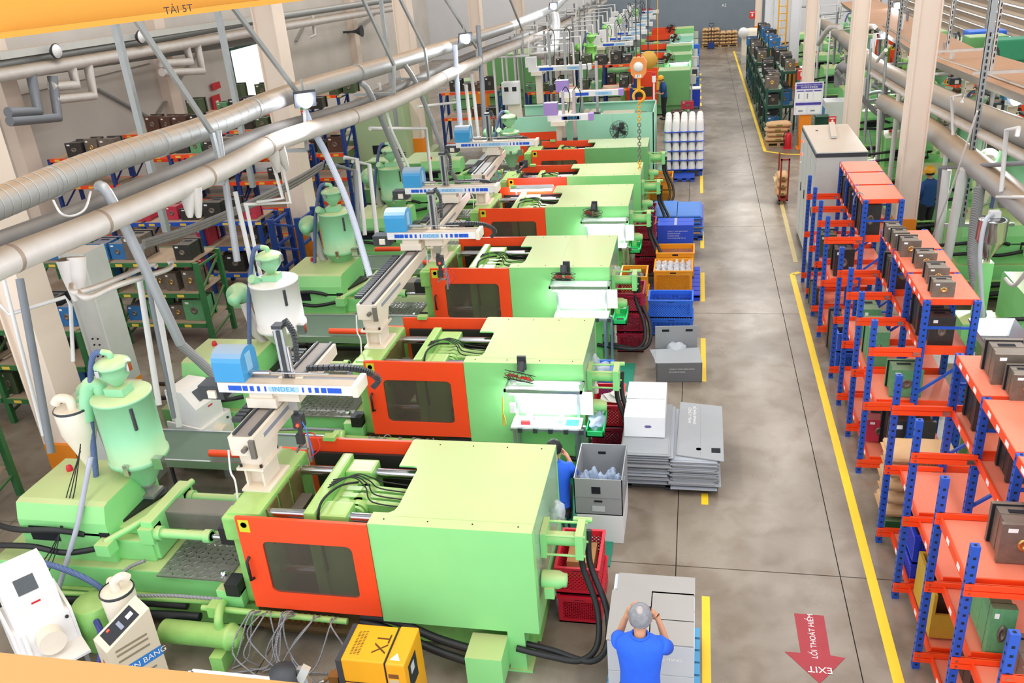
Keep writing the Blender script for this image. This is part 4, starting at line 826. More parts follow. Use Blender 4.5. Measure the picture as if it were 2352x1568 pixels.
# ------------------------------------------------------------------ hopper dryers
def dryer(x, y, z0, lab, m=DRYER, R=.36, H=.85, filt=True, loader=DRYER, side=-1):
    t = thing('hopper_dryer', (x, y, z0), lab, 'dryer'); P = lambda n, b, mm: b.build(n, mm, t)
    zc = z0+.5
    P('discharge_throat', (MB().box(x-.12, x+.12, y-.12, y+.12, 1.138, z0+.04) if z0 < 1.25 else MB().box(x-.12, x+.12, y-.12, y+.12, z0-.05, z0+.04).box(x-.2, x+.2, y-.2, y+.2, 0, z0-.05)).lathe((x, y, z0+.04), [(.06, 0), (.07, .08), (.1, .1), (.1, .13)], 14), GALV)
    P('cone', MB().lathe((x, y, z0+.17), [(.1, 0), (R*.97, .36), (R*1.06, .37), (R*1.06, .40)], 28), m)
    P('hopper_body', MB().lathe((x, y, z0+.57), [(R*1.06, 0), (R*1.06, .03), (R, .035), (R, H), (R*1.03, H+.005), (R*1.03, H+.03), (R*.98, H+.04), (.001, H+.05)], 32), m)
    P('clamp_latch', MB().box(x+R*.2-.03, x+R*.2+.03, y-R*1.12, y-R*1.0, z0+.5, z0+.64), STEEL); P('clamp_latch', MB().box(x+R-.02, x+R+.1, y-.2, y-.12, z0+.5, z0+.65), STEEL)
    P('sight_glass', MB().box(x+R*.72, x+R*.8, y-R*.72, y-R*.62, z0+.57+H*.6, z0+.57+H*.95), DGREY)
    zt = z0+.57+H+.05; K = .6; Q = .76
    P('loader_neck', MB().box(x-.12, x+.12, y-.12, y+.09, zt, zt+.16*K), loader)
    P('loader_body', MB().lathe((x, y, zt+.16*K), [(r_*Q, h_*K) for r_, h_ in ((.06, 0), (.2, .2), (.24, .3), (.25, .42), (.27, .43), (.27, .46))], 24), loader)
    P('loader_lid', MB().lathe((x, y, zt+.62*K), [(.27*Q, 0), (.25*Q, .03), (.15*Q, .07), (.001, .08)], 24).tube(spl([(x, y, zt+.62*K+.06), (x, y, zt+.62*K+.13), (x-.09, y, zt+.62*K+.15)]), .036, 10), loader)
    P('loader_latch', MB().box(x+.2, x+.235, y-.04, y+.02, zt+.3, zt+.4), STEEL); P('loader_latch', MB().box(x-.08, x-.03, y-.22, y-.195, zt+.3, zt+.38), STEEL)
    P('suction_hose', MB().tube(spl([(x-.09, y, zt+.52), (x-.2, y-.02, zt+.48), (x-.3, y-.05, zt+.2), (x-.42, y-.1, zt-.3), (x-.55, y-.25, z0+.1), (x-.75, y-.45, .6)]), .035, 10), HOSEB)
    if filt:
        fx, fy = x-R-.28, y-.12
        e = P('cyclone', MB().lathe((fx, fy, z0+.45), [(.05, 0), (.06, .05), (.2, .5), (.21, .8), (.2, .82), (.12, .8), (.001, .8)], 24), CREAM)
        MB().lathe((fx, fy, z0+1.255), [(.205, -.02), (.215, 0), (.205, .02)], 24, cap=False).build('cyclone_rim', DGREY, e)
        MB().tube(spl([(fx, fy, z0+1.2), (fx, fy, z0+1.36), (fx-.1, fy-.04, z0+1.4), (fx-.16, fy-.06, z0+1.34)]), .055, 12).build('outlet_elbow', CREAM, e)
        MB().tube(spl([(x-.25, y, zt-.02), (x-.28, y, zt+.1), (x-.38, y-.04, zt+.08), (fx+.15, fy, z0+1.1)]), .085, 14).build('inlet_elbow', loader, e)
        P('return_pipe', MB().tube([(x-R-.1, y+.05, z0+1.1), (x-R-.05, y+.05, z0+.35), (x-R+.05, y, z0+.2)], .075, 12), WRAP)
        P('blower', MB().lathe((fx+.05, fy+.28, z0+1.25), [(.001, -.16), (.1, -.15), (.1, -.02), (.2, 0), (.2, .12), (.001, .13)], 20, 'y'), loader)
    else:
        P('blower', MB().lathe((x-R-.28, y, z0+1.05), [(.001, -.2), (.09, -.19), (.09, -.04), (.2, -.02), (.2, .1), (.001, .12)], 22, 'y'), loader)
        P('air_duct_pipe', MB().tube([(x-R-.2, y, z0+.95), (x-R-.1, y, z0+.4), (x-R+.02, y, z0+.25)], .075, 12), WRAP)
        P('pipe_stub', MB().cyl((x-.2, y-.05, zt-.03), (x-.25, y-.2, zt+.08), .07, 14), loader)
    return t
D1 = dryer(-6.56, 7.88, 1.14, 'green dryer hopper with white cyclone on the machine beside the yellow unit', R=.335, H=.8)
dryer(-6.38, 11.6, 1.21, 'white dryer hopper with green loader on the second machine', m=mat('white dryer enamel', '#eae9ea', .35, 0, .04, 3, dust='#d7c7ae', dust_amt=.5), R=.37, H=.72, filt=False)
dryer(-6.9, 15.45, 1.14, 'green dryer hopper with open pipe stub on the third machine', R=.325, H=.75, filt=False)
dryer(-7.0, 19.3, 1.14, 'green dryer hopper half hidden behind the grey slanting pipe', R=.33, H=.69, filt=False)
dryer(-4.9, 23.0, 1.3, 'small green dryer hopper beside the robot with blue cover', R=.26, H=.5, filt=False)
for k, (x, y) in enumerate(((-4.6, 40.2), (-4.3, 44), (-4.0, 48), (-3.4, 52.5))):
    dryer(x, y, 1.5, 'bright green far dryer hopper among white robots, '+ORD[k]+' toward the back wall', m=mat('lime dryer', '#8fdc6a', .4), R=.25, H=.5, filt=False, loader=mat('lime dryer', '#8fdc6a', .4))
# steel hopper on the second line
def steel_hopper(x, y, z0, lab):
    t = thing('hopper_dryer', (x, y, z0), lab, 'dryer')
    MB().lathe((x, y, z0), [(.05, 0), (.05, .06), (.2, .34), (.22, .38), (.22, .7), (.23, .71), (.15, .73), (.001, .74)], 26).build('hopper_body', mat('mirror steel', '#d0d1d4', .12, 1, .03), t)
    MB().box(x-.07, x+.08, y-.07, y+.07, z0+.74, z0+.84).build('lid_box', WHITE, t); MB().box(x-.09, x+.09, y-.09, y+.09, 0.8, z0).box(x-.3, x+.3, y-.3, y+.3, .3, .8).build('hopper_base', GREEN, t)
    MB().tube(spl([(x-.05, y-.1, z0+.8), (x-.17, y-.2, z0+.75), (x-.2, y-.25, z0+.3), (x-.12, y-.3, z0-.3), (x-.0, y-.3, z0-.9)]), .035, 10).build('clear_hose', mat('clear hose', '#c9d0da', .3), t)
    return t
steel_hopper(4.62, 14.4, 1.78, 'shiny steel hopper behind the second orange top shelf')
# ------------------------------------------------------------------ belt conveyors between machines
BELT = mat('green belt', '#4d6657', .5, 0, .08, 3, dust='#6f7f6c', dust_amt=.4)
def conveyor(x0, x1, y0, y1, z, lab):
    t = thing('belt_conveyor', ((x0+x1)/2, y0, 0), lab, 'conveyor')
    MB().box(x0, x1, y0+.03, y1-.03, z-.03, z).build('belt', BELT, t)
    MB().box(x0, x1, y0, y0+.03, z-.1, z+.02).box(x0, x1, y1-.03, y1, z-.1, z+.02).build('side_rail', ALU, t)
    for x in (x0+.3, x1-.3):
        for y in (y0+.04, y1-.08): MB().box(x, x+.04, y, y+.04, 0, z-.1).build('leg', DGREY, t)
    MB().box(x0+.3, x1-.3, y0+.04, y0+.08, .3, .34).box(x0+.3, x1-.3, y1-.08, y1-.04, .3, .34).build('cross_bar', DGREY, t)
    MB().cyl((x1-.9, y0+.3, z+.06), (x1-.2, y0+.3, z+.06), .0501, 14).build('orange_roller', ORANGE, t)
    return t
conveyor(-7.9, -4.9, 8.95, 9.75, .9, 'flat green belt conveyor between the first two machines'.replace('first two machines', 'dryer machines with cyclone and white hopper'))
conveyor(-7.5, -4.7, 12.9, 13.9, .95, 'grey green belt conveyor behind the white dryer')
conveyor(-7.5, -4.7, 16.3, 17.2, .95, 'dark belt conveyor behind the green dryer with pipe stub')
for k, (px, py, px2, z) in enumerate(((482, 1040, 560, 1.0), (757, 760, 850, 1.05), (862, 572, 915, 1.05))):
    a = PZ(px, py, z); c = PZ(px2, py+4, z)
    tag(MB().cyl(a, Vector((c.x, a.y, z)), .05, 16).build('orange_tube', ORANGE), 'orange tube end sticking out beside the robot post, '+ORD[k]+' going away', 'tube')
# ------------------------------------------------------------------ lamp lit work benches on the machine fronts
def bench(Yf, x0, x1, lab, stuff=True):
    yf, yb = Yf-.34, Yf-.03
    t = thing('work_bench', ((x0+x1)/2, yf, 0), lab, 'workbench', 'aluminium work benches with tube lamps'); P = lambda n, b, mm: b.build(n, mm, t)
    f = MB()
    for x in (x0+.1, x1-.1):
        f.box(x-.02, x+.02, yb-.04, yb, .0, 1.55); f.box(x-.02, x+.02, yf, yf+.04, 0.05, .98)
    f.box(x0, x1, yf, yf+.03, 1.53, 1.57).box(x0, x1, yb-.03, yb, 1.53, 1.57).box(x0, x0+.03, yf, yb, 1.53, 1.57).box(x1-.03, x1, yf, yb, 1.53, 1.57).box(x0+.05, x1-.05, yf-.01, yf+.03, .94, .98)
    P('bench_frame', f, ALU)
    P('bench_top', MB().box(x0+.06, x1-.04, yf, yb, .98, 1.0), WHITE)
    for y in (yf+.07, yf+.2):
        l = P('tube_lamp', MB().box(x0+.04, x1-.06, y-.03, y+.03, 1.5, 1.53), WHITE); MB().cyl((x0+.06, y, 1.475), (x1-.08, y, 1.475), .018, 8).build('lamp_tube', TUBE, l)
    P('reflector_sheet', MB().box(x0+.06, x1-.06, yf+.02, yb-.02, 1.57, 1.572), mat('frosted sheet', '#eef3ee', .4, alpha=.5))
    P('back_board', MB().box(x1-.2, x1+.1, yb-.01, yb, 1.05, 1.4), PAPER)
    P('castor', MB().lathe((x0+.1, yf+.02, .04), [(.04, -.015), (.04, .015)], 12, 'x'), BLACK)
    for k in range(5): MB().box(x0+.16+k*.21, x0+.22+k*.21, yf-.04, yf, .93, 1.0).build('clip', DGREY, t)
    ar = area('bench_glow', ((x0+x1)/2, Yf-.2, 1.46), x1-x0-.2, .2, 11, (.9, .96, 1)); 
    ar.data.use_shadow = True
    return t
B1, B2, B3 = bench(MY[1], -2.48, -1.42, 'aluminium work bench lit by tubes on the second machine, clips along its edge'), bench(MY[2], -2.45, -1.4, 'glaring work bench lit by tubes on the third machine'), bench(MY[3], -2.35, -1.36, 'glaring work bench lit by tubes on the fourth machine')
def small(name, b, m, lab, cat, group=None): return tag(b.build(name, m), lab, cat, group)
Yb = MY[1]-.3
small('timer_box', MB().box(-2.44, -2.36, Yb+.05, Yb+.11, 1.16, 1.3, .01), WHITE, 'small white timer box on the bench post of the second machine', 'box')
small('measuring_cup', MB().lathe((-2.18, Yb+.12, 1.0), [(.04, 0), (.045, .12), (.04, .12), (.035, .02)], 16), CLEAR, 'clear measuring cup on the bench of the second machine', 'cup')
small('scissors', MB().bar((-2.25, Yb+.1, 1.005), (-2.12, Yb+.2, 1.005), .012, .008).tube(arc((-2.27, Yb+.08, 1.006), .025, 0, 2*PI, (1, 0, 0), (0, 1, 0), 10), .006, 6).tube(arc((-2.25, Yb+.05, 1.006), .025, 0, 2*PI, (1, 0, 0), (0, 1, 0), 10), .006, 6), DGREY, 'dark handled scissors lying on the lit bench', 'scissors')
small('tool_case', MB().box(-2.29, -2.16, Yb+.02, Yb+.06, 1.0, 1.05), RED, 'small red case at the edge of the lit bench', 'case')
small('green_sheet', MB().box(-1.68, -1.5, Yb+.03, Yb+.2, 1.0, 1.003), GREENTR, 'pale green sheet lying on the lit bench', 'sheet')
small('wrapped_roll', MB().cyl((-1.75, Yb+.06, 1.035), (-1.75, Yb+.22, 1.035), .035, 12), mat('teal film', '#8fe0d8', .4), 'teal wrapped roll lying across the lit bench', 'roll')
small('instruction_sheet', MB().box(-2.0, -1.8, MY[1]-.012, MY[1]-.004, 1.1, 1.35), PAPER, 'white instruction sheet on the cover behind the lit bench', 'sheet')
small('yellow_cord', MB().tube(spl([(-2.52, Yb+.05, 1.4), (-2.53, Yb+.03, 1.2), (-2.5, Yb+.02, 1.02), (-2.54, Yb+.02, 1.0), (-2.53, Yb+.03, 1.15)]), .008, 6), YELLOW, 'thin yellow cord loop hanging from the bench lamp', 'cord')
# fans on arms from the covers
def fan(c, fdir, lab, R=.2, blade='#d8362c', mount=None, guardm=BLACK):
    c = Vector(c); f = Vector(fdir).normalized(); s = f.orthogonal().normalized(); u = f.cross(s)
    t = thing('wall_fan', c, lab, 'fan'); g = MB()
    for off in (-.05, .05):
        for r in (R, R*.66, R*.33): g.tube(arc(c+f*off, r*(1 if off < 0 else .97), 0, 2*PI, s, u, 24), .005, 5, cap=False)
    for k in range(18):
        a = 2*PI*k/18; d = s*math.cos(a)+u*math.sin(a); g.tube([c-f*.06, c-f*.05+d*R*.6, c+d*R, c+f*.05+d*R*.6, c+f*.06], .003, 4)
    g.build('fan_guard', guardm, t)
    for k in range(4):
        a = PI/2*k+.3; d = s*math.cos(a)+u*math.sin(a); e = f.cross(d)
        MB().add([c+d*.03+e*.02+f*.015, c+d*R*.85+e*.07+f*.025, c+d*R*.85-e*.08-f*.02, c+d*.03-e*.03-f*.015, c+d*.03+e*.02+f*.02, c+d*R*.85+e*.07+f*.03, c+d*R*.85-e*.08-f*.015, c+d*.03-e*.03-f*.01], [(0, 1, 2, 3), (7, 6, 5, 4), (0, 4, 5, 1), (1, 5, 6, 2), (2, 6, 7, 3), (3, 7, 4, 0)]).build('fan_blade', mat('fan blade '+blade, blade, .4, alpha=.85), t)
    MB().tube([c-f*.07, c-f*.2], .055, 14).build('fan_motor', DGREY, t)
    if mount is not None: MB().tube([c-f*.18, Vector(mount)], .03, 10).box(mount[0]-.06, mount[0]+.06, mount[1]-.02, mount[1]+.02, mount[2]-.1, mount[2]+.1).build('fan_arm', DGREY, t)
    return t
fan((-2.27, MY[1]-.24, 1.72), (-.2, -.5, -.9), 'fan with red blades and steel bracket over the second machine bench', R=.21, mount=(-2.27, MY[1]-.02, 1.82))
fan((-2.2, MY[2]-.24, 1.72), (.0, -.45, -.9), 'fan with red blades over the third machine bench', R=.21, mount=(-2.17, MY[2]-.02, 1.82))
fan((-2.1, MY[3]-.24, 1.72), (-.1, -.5, -.9), 'fan with red blades over the fourth machine bench', R=.21, mount=(-2.08, MY[3]-.02, 1.82))
c = PY(1340, 287, 26.4); fan(c, (-.55, -.5, -.6), 'fan with orange tinted blades tilted in front of the mint guard', R=.3, mount=c+Vector((.3, .15, .25)))
c = PY(1422, 299, 25.7); fan(c, (.15, -1, -.05), 'dark round fan facing out from the mint guard', R=.27, blade='#555a60', mount=c+Vector((.05, .35, .05)))
c = PY(1195, 410, 21.2); fan(c, (.3, -.5, -.9), 'dark fan with red blades over the pink glowing lamp', R=.3, blade='#8c2028', mount=c+Vector((.1, .3, .3)))
for k, (px, py, y) in enumerate(((1541, 66, 52.5), (1550, 88, 48.9), (1535, 134, 41.3))):
    c = PY(px, py, y); fan(c, (.1, -.8, -.5), 'small dark fan above a far bench, '+ORD[k]+' from the back wall', R=.3, blade='#7a2f2a', mount=c+Vector((.0, .3, .1)))
# pink glowing lamp on the fifth machine
c = PZ(1172, 438, 1.75); e = PZ(1267, 436, 1.75); t = thing('lamp_fixture', c, 'pink white tube lamp fixture over the fifth machine', 'lamp')
MB().box(c.x, e.x, c.y, c.y+.3, 1.78, 1.8).build('lamp_frame', ALU, t)
MB().cyl((c.x, c.y+.03, 1.75), (e.x, c.y+.03, 1.75), .03, 10).cyl((c.x, c.y+.27, 1.75), (e.x, c.y+.27, 1.75), .03, 10).build('lamp_tube', mat('pink tube', '#ffffff', .4, emit='#ffd9fb', es=25), t)
MB().box(c.x+.1, c.x+.14, c.y+.1, c.y+.14, .5, 1.78).build('lamp_stand', ALU, t)
# ================================================================== MOULDS AND RACKS
PROTO = {}
def mould_proto(col):
    m = MOULDS[col]; t = thing('injection_mould', (0, 0, 0), 'x', 'mould')
    MB().box(-.43, .43, -.36, -.02, .03, .96).box(-.43, .43, .02, .36, .03, .96).box(-.44, .44, -.02, .02, .05, .95).build('mould_block', m, t)
    MB().box(-.5, .5, -.5, -.38, 0, 1).build('clamp_plate', m, t); MB().box(-.5, .5, .38, .5, 0, 1).build('clamp_plate', m, t)
    MB().box(-.49, .49, -.38, -.36, 0.01, .99).box(-.49, .49, .36, .38, .01, .99).box(-.25, .2, .06, .2, .968, .975).build('plate_gap', HOLE, t)
    MB().lathe((0, -.5, .5), [(.17, 0), (.17, -.03), (.1, -.04), (.08, -.01), (.03, -.01), (.001, 0)], 18, 'y').build('locating_ring', BRASS if col == 'grey steel' else MOULDS['grey steel'], t)
    MB().box(-.38, -.2, -.506, -.5, .8, .9).build('paper_tag', PAPER, t)
    PROTO[col] = [t, 0]
def mould(x, y, z, w, d, h, col, lab, group=None, rot=0):
    if col not in PROTO: mould_proto(col)
    p = PROTO[col]
    if p[1] == 0: t = p[0]; t.location = (x, y, z); t.scale = (w, d, h); t.rotation_euler = (0, 0, rot); t['label'] = lab
    else: t = dup(p[0], (x, y, z), lab, rot, (w, d, h))
    p[1] += 1
    if group: t['group'] = group
    return t
def upright(x, y, z1, parent, m=BLUE, w=.07, d=.06, holes=True, z0=0.):
    o = MB().box(x-w/2, x+w/2, y-d/2, y+d/2, z0, z1).build('upright', m, parent)
    if holes:
        b = MB(); k = 0
        while z0+.06+k*.085 < z1-.03:
            z = z0+.06+k*.085; k += 1
            b.add([(x-.012, y-d/2-.002, z-.012), (x+.012, y-d/2-.002, z-.012), (x+.012, y-d/2-.002, z+.012), (x-.012, y-d/2-.002, z+.012)], [(0, 1, 2, 3)])
            b.add([(x-w/2-.002, y-.01, z-.012), (x-w/2-.002, y+.01, z-.012), (x-w/2-.002, y+.01, z+.012), (x-w/2-.002, y-.01, z+.012)], [(0, 1, 2, 3)])
        b.add([(x-.012, y-.012, z1+.002), (x+.012, y-.012, z1+.002), (x+.012, y+.012, z1+.002), (x-.012, y+.012, z1+.002)], [(0, 1, 2, 3)])
        b.build('slot_holes', HOLE, o)['kind'] = 'stuff'
    return o
XP, XF, XB = 2.27, 2.86, 3.44
LV = (.13, 1.03, 1.83); ZP, ZT = 2.3, 2.55
def drawer_rack(ys, lab, out=(), bolts=True):
    t = thing('drawer_rack', (XF, ys[0], 0), lab, 'rack', 'orange and blue drawer racks')
    bo = MB()
    for y in ys:
        upright(XP, y, ZP, t); upright(XF, y, ZT+.02, t, w=.08); upright(XB, y, ZT+.02, t, w=.08)
        for z in LV:
            MB().box(XP-.04, XF, y-.05, y-.03, z-.02, z+.035).box(XP-.04, XF, y-.05, y-.03, z+.045, z+.1).box(XP-.035, XF, y-.035, y-.02, z-.02, z+.1).build('drawer_rail', RORANGE, t)
            MB().box(XF, XB, y+.03, y+.05, z-.02, z+.08).build('side_beam', RORANGE, t)
            bo.cyl((XP, y-.052, z+.07), (XP, y-.056, z+.07), .012, 6).cyl((XP, y-.052, z+.01), (XP, y-.056, z+.01), .012, 6).box(XF-.1, XF-.02, y-.065, y-.05, z+.0, z+.05)
        MB().bar((XF, y, 2.2), (XB, y, 2.2), .03).build('brace', BLUE, t); MB().bar((XF, y, 1.25), (XB, y, 1.75), .03).build('brace', BLUE, t); MB().bar((XF, y, .5), (XB, y, .5), .03).build('brace', BLUE, t)
    bo.build('bolts', STEEL, t)['kind'] = 'stuff'
    st = MB()
    for i, (a, b) in enumerate(zip(ys, ys[1:])):
        MB().box(XF-.03, XB+.03, a+.04, b-.04, ZT, ZT+.025).build('top_board', BOARD, t)
        for x in (XF-.04, XB+.02): MB().box(x, x+.02, a+.03, b-.03, ZT-.07, ZT+.024).build('edge_beam', RORANGE, t)
        MB().box(XF-.02, XB+.02, a+.03, a+.045, ZT-.05, ZT+.024).build('edge_beam', RORANGE, t)
        for k in range(3): st.box(XF-.043, XF-.04, a+.2+.27*k, a+.29+.27*k, ZT-.05, ZT+.0)
        for j, z in enumerate(LV):
            xo = XP+.0 if (i, j) in out else (XP+.12 if j < 2 else XF)
            x1 = XB if (i, j) not in out else XB-.25
            d_ = MB().box(xo+.02, x1, a+.05, b-.05, z+.02, z+.04).build('drawer_board', BOARD, t)
            MB().box(xo, xo+.02, a+.04, b-.04, z-.03, z+.06).build('drawer_lip', RORANGE, d_)
            MB().box(xo+.02, x1, a+.04, a+.055, z+.02, z+.1).build('drawer_side', RORANGE, d_)
            for k in range(2): st.box(xo-.003, xo, a+.25+.35*k, a+.33+.35*k, z-.01, z+.04)
    st.build('label_stickers', PAPER, t)['kind'] = 'stuff'
    return t
YA, YB, YC = (5.27, 6.25, 7.23, 8.27, 9.27), (10.8, 11.77, 12.72, 13.65), (15.3, 16.27, 17.18, 18.08)
drawer_rack(YA, 'orange and blue drawer rack with one upper drawer pulled out under a mould', out=((1, 2),))
drawer_rack(YB, 'middle orange and blue drawer rack with small moulds along its top board')
drawer_rack(YC, 'orange and blue drawer rack with empty top beside the grey cabinet')
# moulds of the orange racks
def rm(xc, yc, z, w, d, h, col, lab): return mould(xc, yc, z, w, d, h, col, lab)
rm(2.78, 6.75, 1.88, .42, .34, .4, 'grey steel', 'grey steel mould with red ringed holes on the pulled out orange drawer')
rm(2.85, 5.95, 1.08, .5, .42, .42, 'grey steel', 'grey mould with bright sprue ring on the lower drawer under the pulled out one')
rm(2.8, 5.7, .18, .5, .5, .4, 'brown', 'rusty mould on the bottom drawer at the near end of the rack'.replace('near', 'low'))
rm(2.75, 6.9, .18, .34, .5, .5, 'dark steel', 'dark mould with deep slot on the bottom drawer beside a teal one')
rm(2.62, 6.62, 1.08, .2, .6, .52, 'green', 'green painted mould on the middle drawer under the pulled out drawer')
rm(2.75, 7.85, .2, .5, .4, .5, 'brown', 'rusty brown mould in the yellow box on the bottom drawer')
rm(3.1, 7.6, 1.08, .35, .35, .38, 'dark steel', 'dark mould with white tag on the mid drawer behind the sacks')
rm(3.15, 8.75, 2.575, .36, .4, .34, 'grey steel', 'large grey mould at the far end of the tool topped rack'.replace('tool topped', 'third'))
rm(3.2, 8.35, 2.575, .3, .26, .28, 'grey steel', 'grey mould with round sprue ring beside the large one on the top board')
rm(3.3, 7.75, 2.575, .3, .3, .3, 'grey steel', 'grey mould with white cable on the top board, next after the large pair')
rm(3.1, 9.0, 1.88, .3, .4, .5, 'dark steel', 'tall dark mould standing on the upper shelf near the steel tray'.replace('near', 'beside'))
rm(3.15, 8.0, 1.88, .3, .35, .4, 'dark steel', 'dark mould with cord loop on the upper shelf behind the bolted rail')
rm(2.75, 8.8, .2, .5, .5, .55, 'grey steel', 'grey mould with dark slot on the bottom drawer behind the sacks')
rm(2.98, 12.55, 2.575, .26, .3, .24, 'grey steel', 'grey mould with square clamp plate in front of two others on the top board')
rm(2.92, 12.9, 2.575, .22, .26, .24, 'grey steel', 'middle grey mould of the row of three on the top board')
rm(2.88, 13.2, 2.575, .22, .26, .24, 'grey steel', 'rear grey mould of the row of three, blue label on top')
rm(3.08, 12.05, 2.575, .26, .24, .22, 'grey steel', 'grey mould with brass lit sprue alone after the row of three')
rm(3.1, 11.5, 2.575, .26, .28, .22, 'grey steel', 'grey mould with blue block on top, second from the board end')
rm(3.06, 11.02, 2.575, .26, .24, .2, 'grey steel', 'grey mould with shiny ring at the board end above the blue post')
rm(3.05, 13.2, 1.88, .4, .5, .42, 'dark steel', 'dark mould with round plate on the upper shelf below the row of three')
rm(3.05, 11.5, 1.88, .3, .45, .42, 'dark steel', 'dark narrow mould on the upper shelf behind another')
rm(3.12, 11.1, 1.88, .3, .3, .4, 'dark steel', 'dark mould with four bolt holes at the shelf end behind the blue upright')
rm(2.65, 13.1, 1.08, .26, .5, .5, 'green', 'green mould block by the blue post above the bin')
rm(2.6, 12.2, 1.08, .26, .6, .55, 'green', 'bright green mould with white scrapes on the mid drawer')
rm(2.8, 11.2, 1.08, .4, .35, .4, 'green', 'pale green mould with red mark on the mid drawer end')
rm(2.9, 11.1, .2, .6, .5, .6, 'dark steel', 'wide dark mould block on the lowest drawer behind the sack pile')
rm(2.6, 11.5, .2, .36, .4, .35, 'red', 'red mould with black slot on the lowest drawer')
rm(3.0, 15.75, 1.88, .34, .5, .55, 'dark steel', 'dark tall mould with grey hose loop below the empty top boards')
rm(3.0, 17.0, 1.88, .3, .4, .45, 'dark steel', 'dark mould deep under the second empty top board')
rm(3.0, 17.7, 1.88, .3, .4, .45, 'dark steel', 'dark mould deep under the farthest empty top board'.replace('farthest', 'third'))
rm(2.65, 15.8, 1.08, .34, .4, .5, 'dark steel', 'dark mould with eye bolt on the mid drawer by the grey cabinet')
rm(2.45, 14.5, 0, .2, .9, .75, 'dark steel', 'big black plate mould standing on the floor between two racks')
rm(2.5, 16.8, 1.08, .3, .4, .45, 'olive', 'olive mould on the mid drawer close to the grey cabinet')
rm(2.32, 16.7, 0, .12, .5, .5, 'olive', 'thin olive mould plate on the floor at the yellow line')
tag(MB().tube(arc((2.82, 15.65, 2.45), .16, -1.2, 3.6, (.5, -.5, .1), (0, 0, 1), 14), .012, 6).build('hose_loop', GALV), 'grey hose loop on the tall dark mould', 'hose')
tag(MB().tube(arc((2.7, 6.9, .75), .1, 0, 5.5, (1, 0, 0), (0, .6, .6), 14), .012, 6).build('cord_loop', WOOD), 'tan cord loop hanging beside the bottom drawer', 'cord')
# yellow wooden box, sacks, blue crates in the first orange rack
LATTICE = {}
def crate(x0, x1, y0, y1, z0, z1, m, lab, group=None, n=11):
    t = thing('plastic_crate', ((x0+x1)/2, (y0+y1)/2, z0), lab, 'crate', group); e = .02; h = z1-z0
    b = MB()
    b.box(x0, x1, y0, y1, z0, z0+.02)
    for (a0, a1, b0, b1) in ((x0, x1, y0, y0+e), (x0, x1, y1-e, y1), (x0, x0+e, y0+e, y1-e), (x1-e, x1, y0+e, y1-e)):
        b.box(a0, a1, b0, b1, z0, z0+h*.14); b.box(a0, a1, b0, b1, z1-h*.2, z1)
    b.box(x0-.012, x1+.012, y0-.012, y0, z1-.03, z1).box(x0-.012, x1+.012, y1, y1+.012, z1-.03, z1).box(x0-.012, x0, y0, y1, z1-.03, z1).box(x1, x1+.012, y0, y1, z1-.03, z1)
    for cx in (x0, x1-.05):
        for cy in (y0, y1-e): b.box(cx, cx+.05, cy, cy+e, z0+h*.14, z1-h*.2)
    b.build('crate_shell', m, t)
    l = MB(); za, zb = z0+h*.13, z1-h*.19; hh = zb-za
    for face in range(4):
        A0, A1 = (x0+.05, x1-.05) if face < 2 else (y0+.02, y1-.02); Ln = A1-A0; k = max(5, int(Ln/.045)); st = Ln/k
        def pt(a, z):
            a = min(max(a, A0), A1); return (a, y0+.008, z) if face == 0 else (a, y1-.008, z) if face == 1 else (x0+.008, a, z) if face == 2 else (x1-.008, a, z)
        up = (0, 1, 0) if face < 2 else (1, 0, 0)
        for i in range(-int(hh/st)-1, k+1):
            for s in (1, -1):
                a, c = A0+i*st, A0+i*st+hh
                t0 = max(0, (A0-a)/hh); t1 = min(1, (A1-a)/hh)
                if t1-t0 < .08: continue
                p, q = (a+t0*hh, za+t0*hh), (a+t1*hh, za+t1*hh)
                if s < 0: p, q = (A0+A1-p[0], p[1]), (A0+A1-q[0], q[1])
                l.bar(pt(*p), pt(*q), .013, .008, up=up)
    l.build('lattice', m, t)
    MB().box((x0+x1)/2-.06, (x0+x1)/2+.06, y0-.002, y0, z1-h*.13, z1-h*.06).build('hand_slot', HOLE, t)
    return t
crate(2.42, 3.0, 8.35, 8.95, .42, .8, BLUED, 'blue lattice crate under the paper sacks, upper of two')
crate(2.42, 3.0, 8.35, 8.95, .03, .41, BLUED, 'blue lattice crate standing on the floor under the sacks, lower of two')
crate(2.36, 2.75, 13.85, 14.3, .38, .72, BLUECR, 'pale blue crate with white sheet beside the rack post, upper of two')
crate(2.36, 2.75, 13.85, 14.3, .03, .37, BLUECR, 'pale blue crate beside the rack post, lower of two')
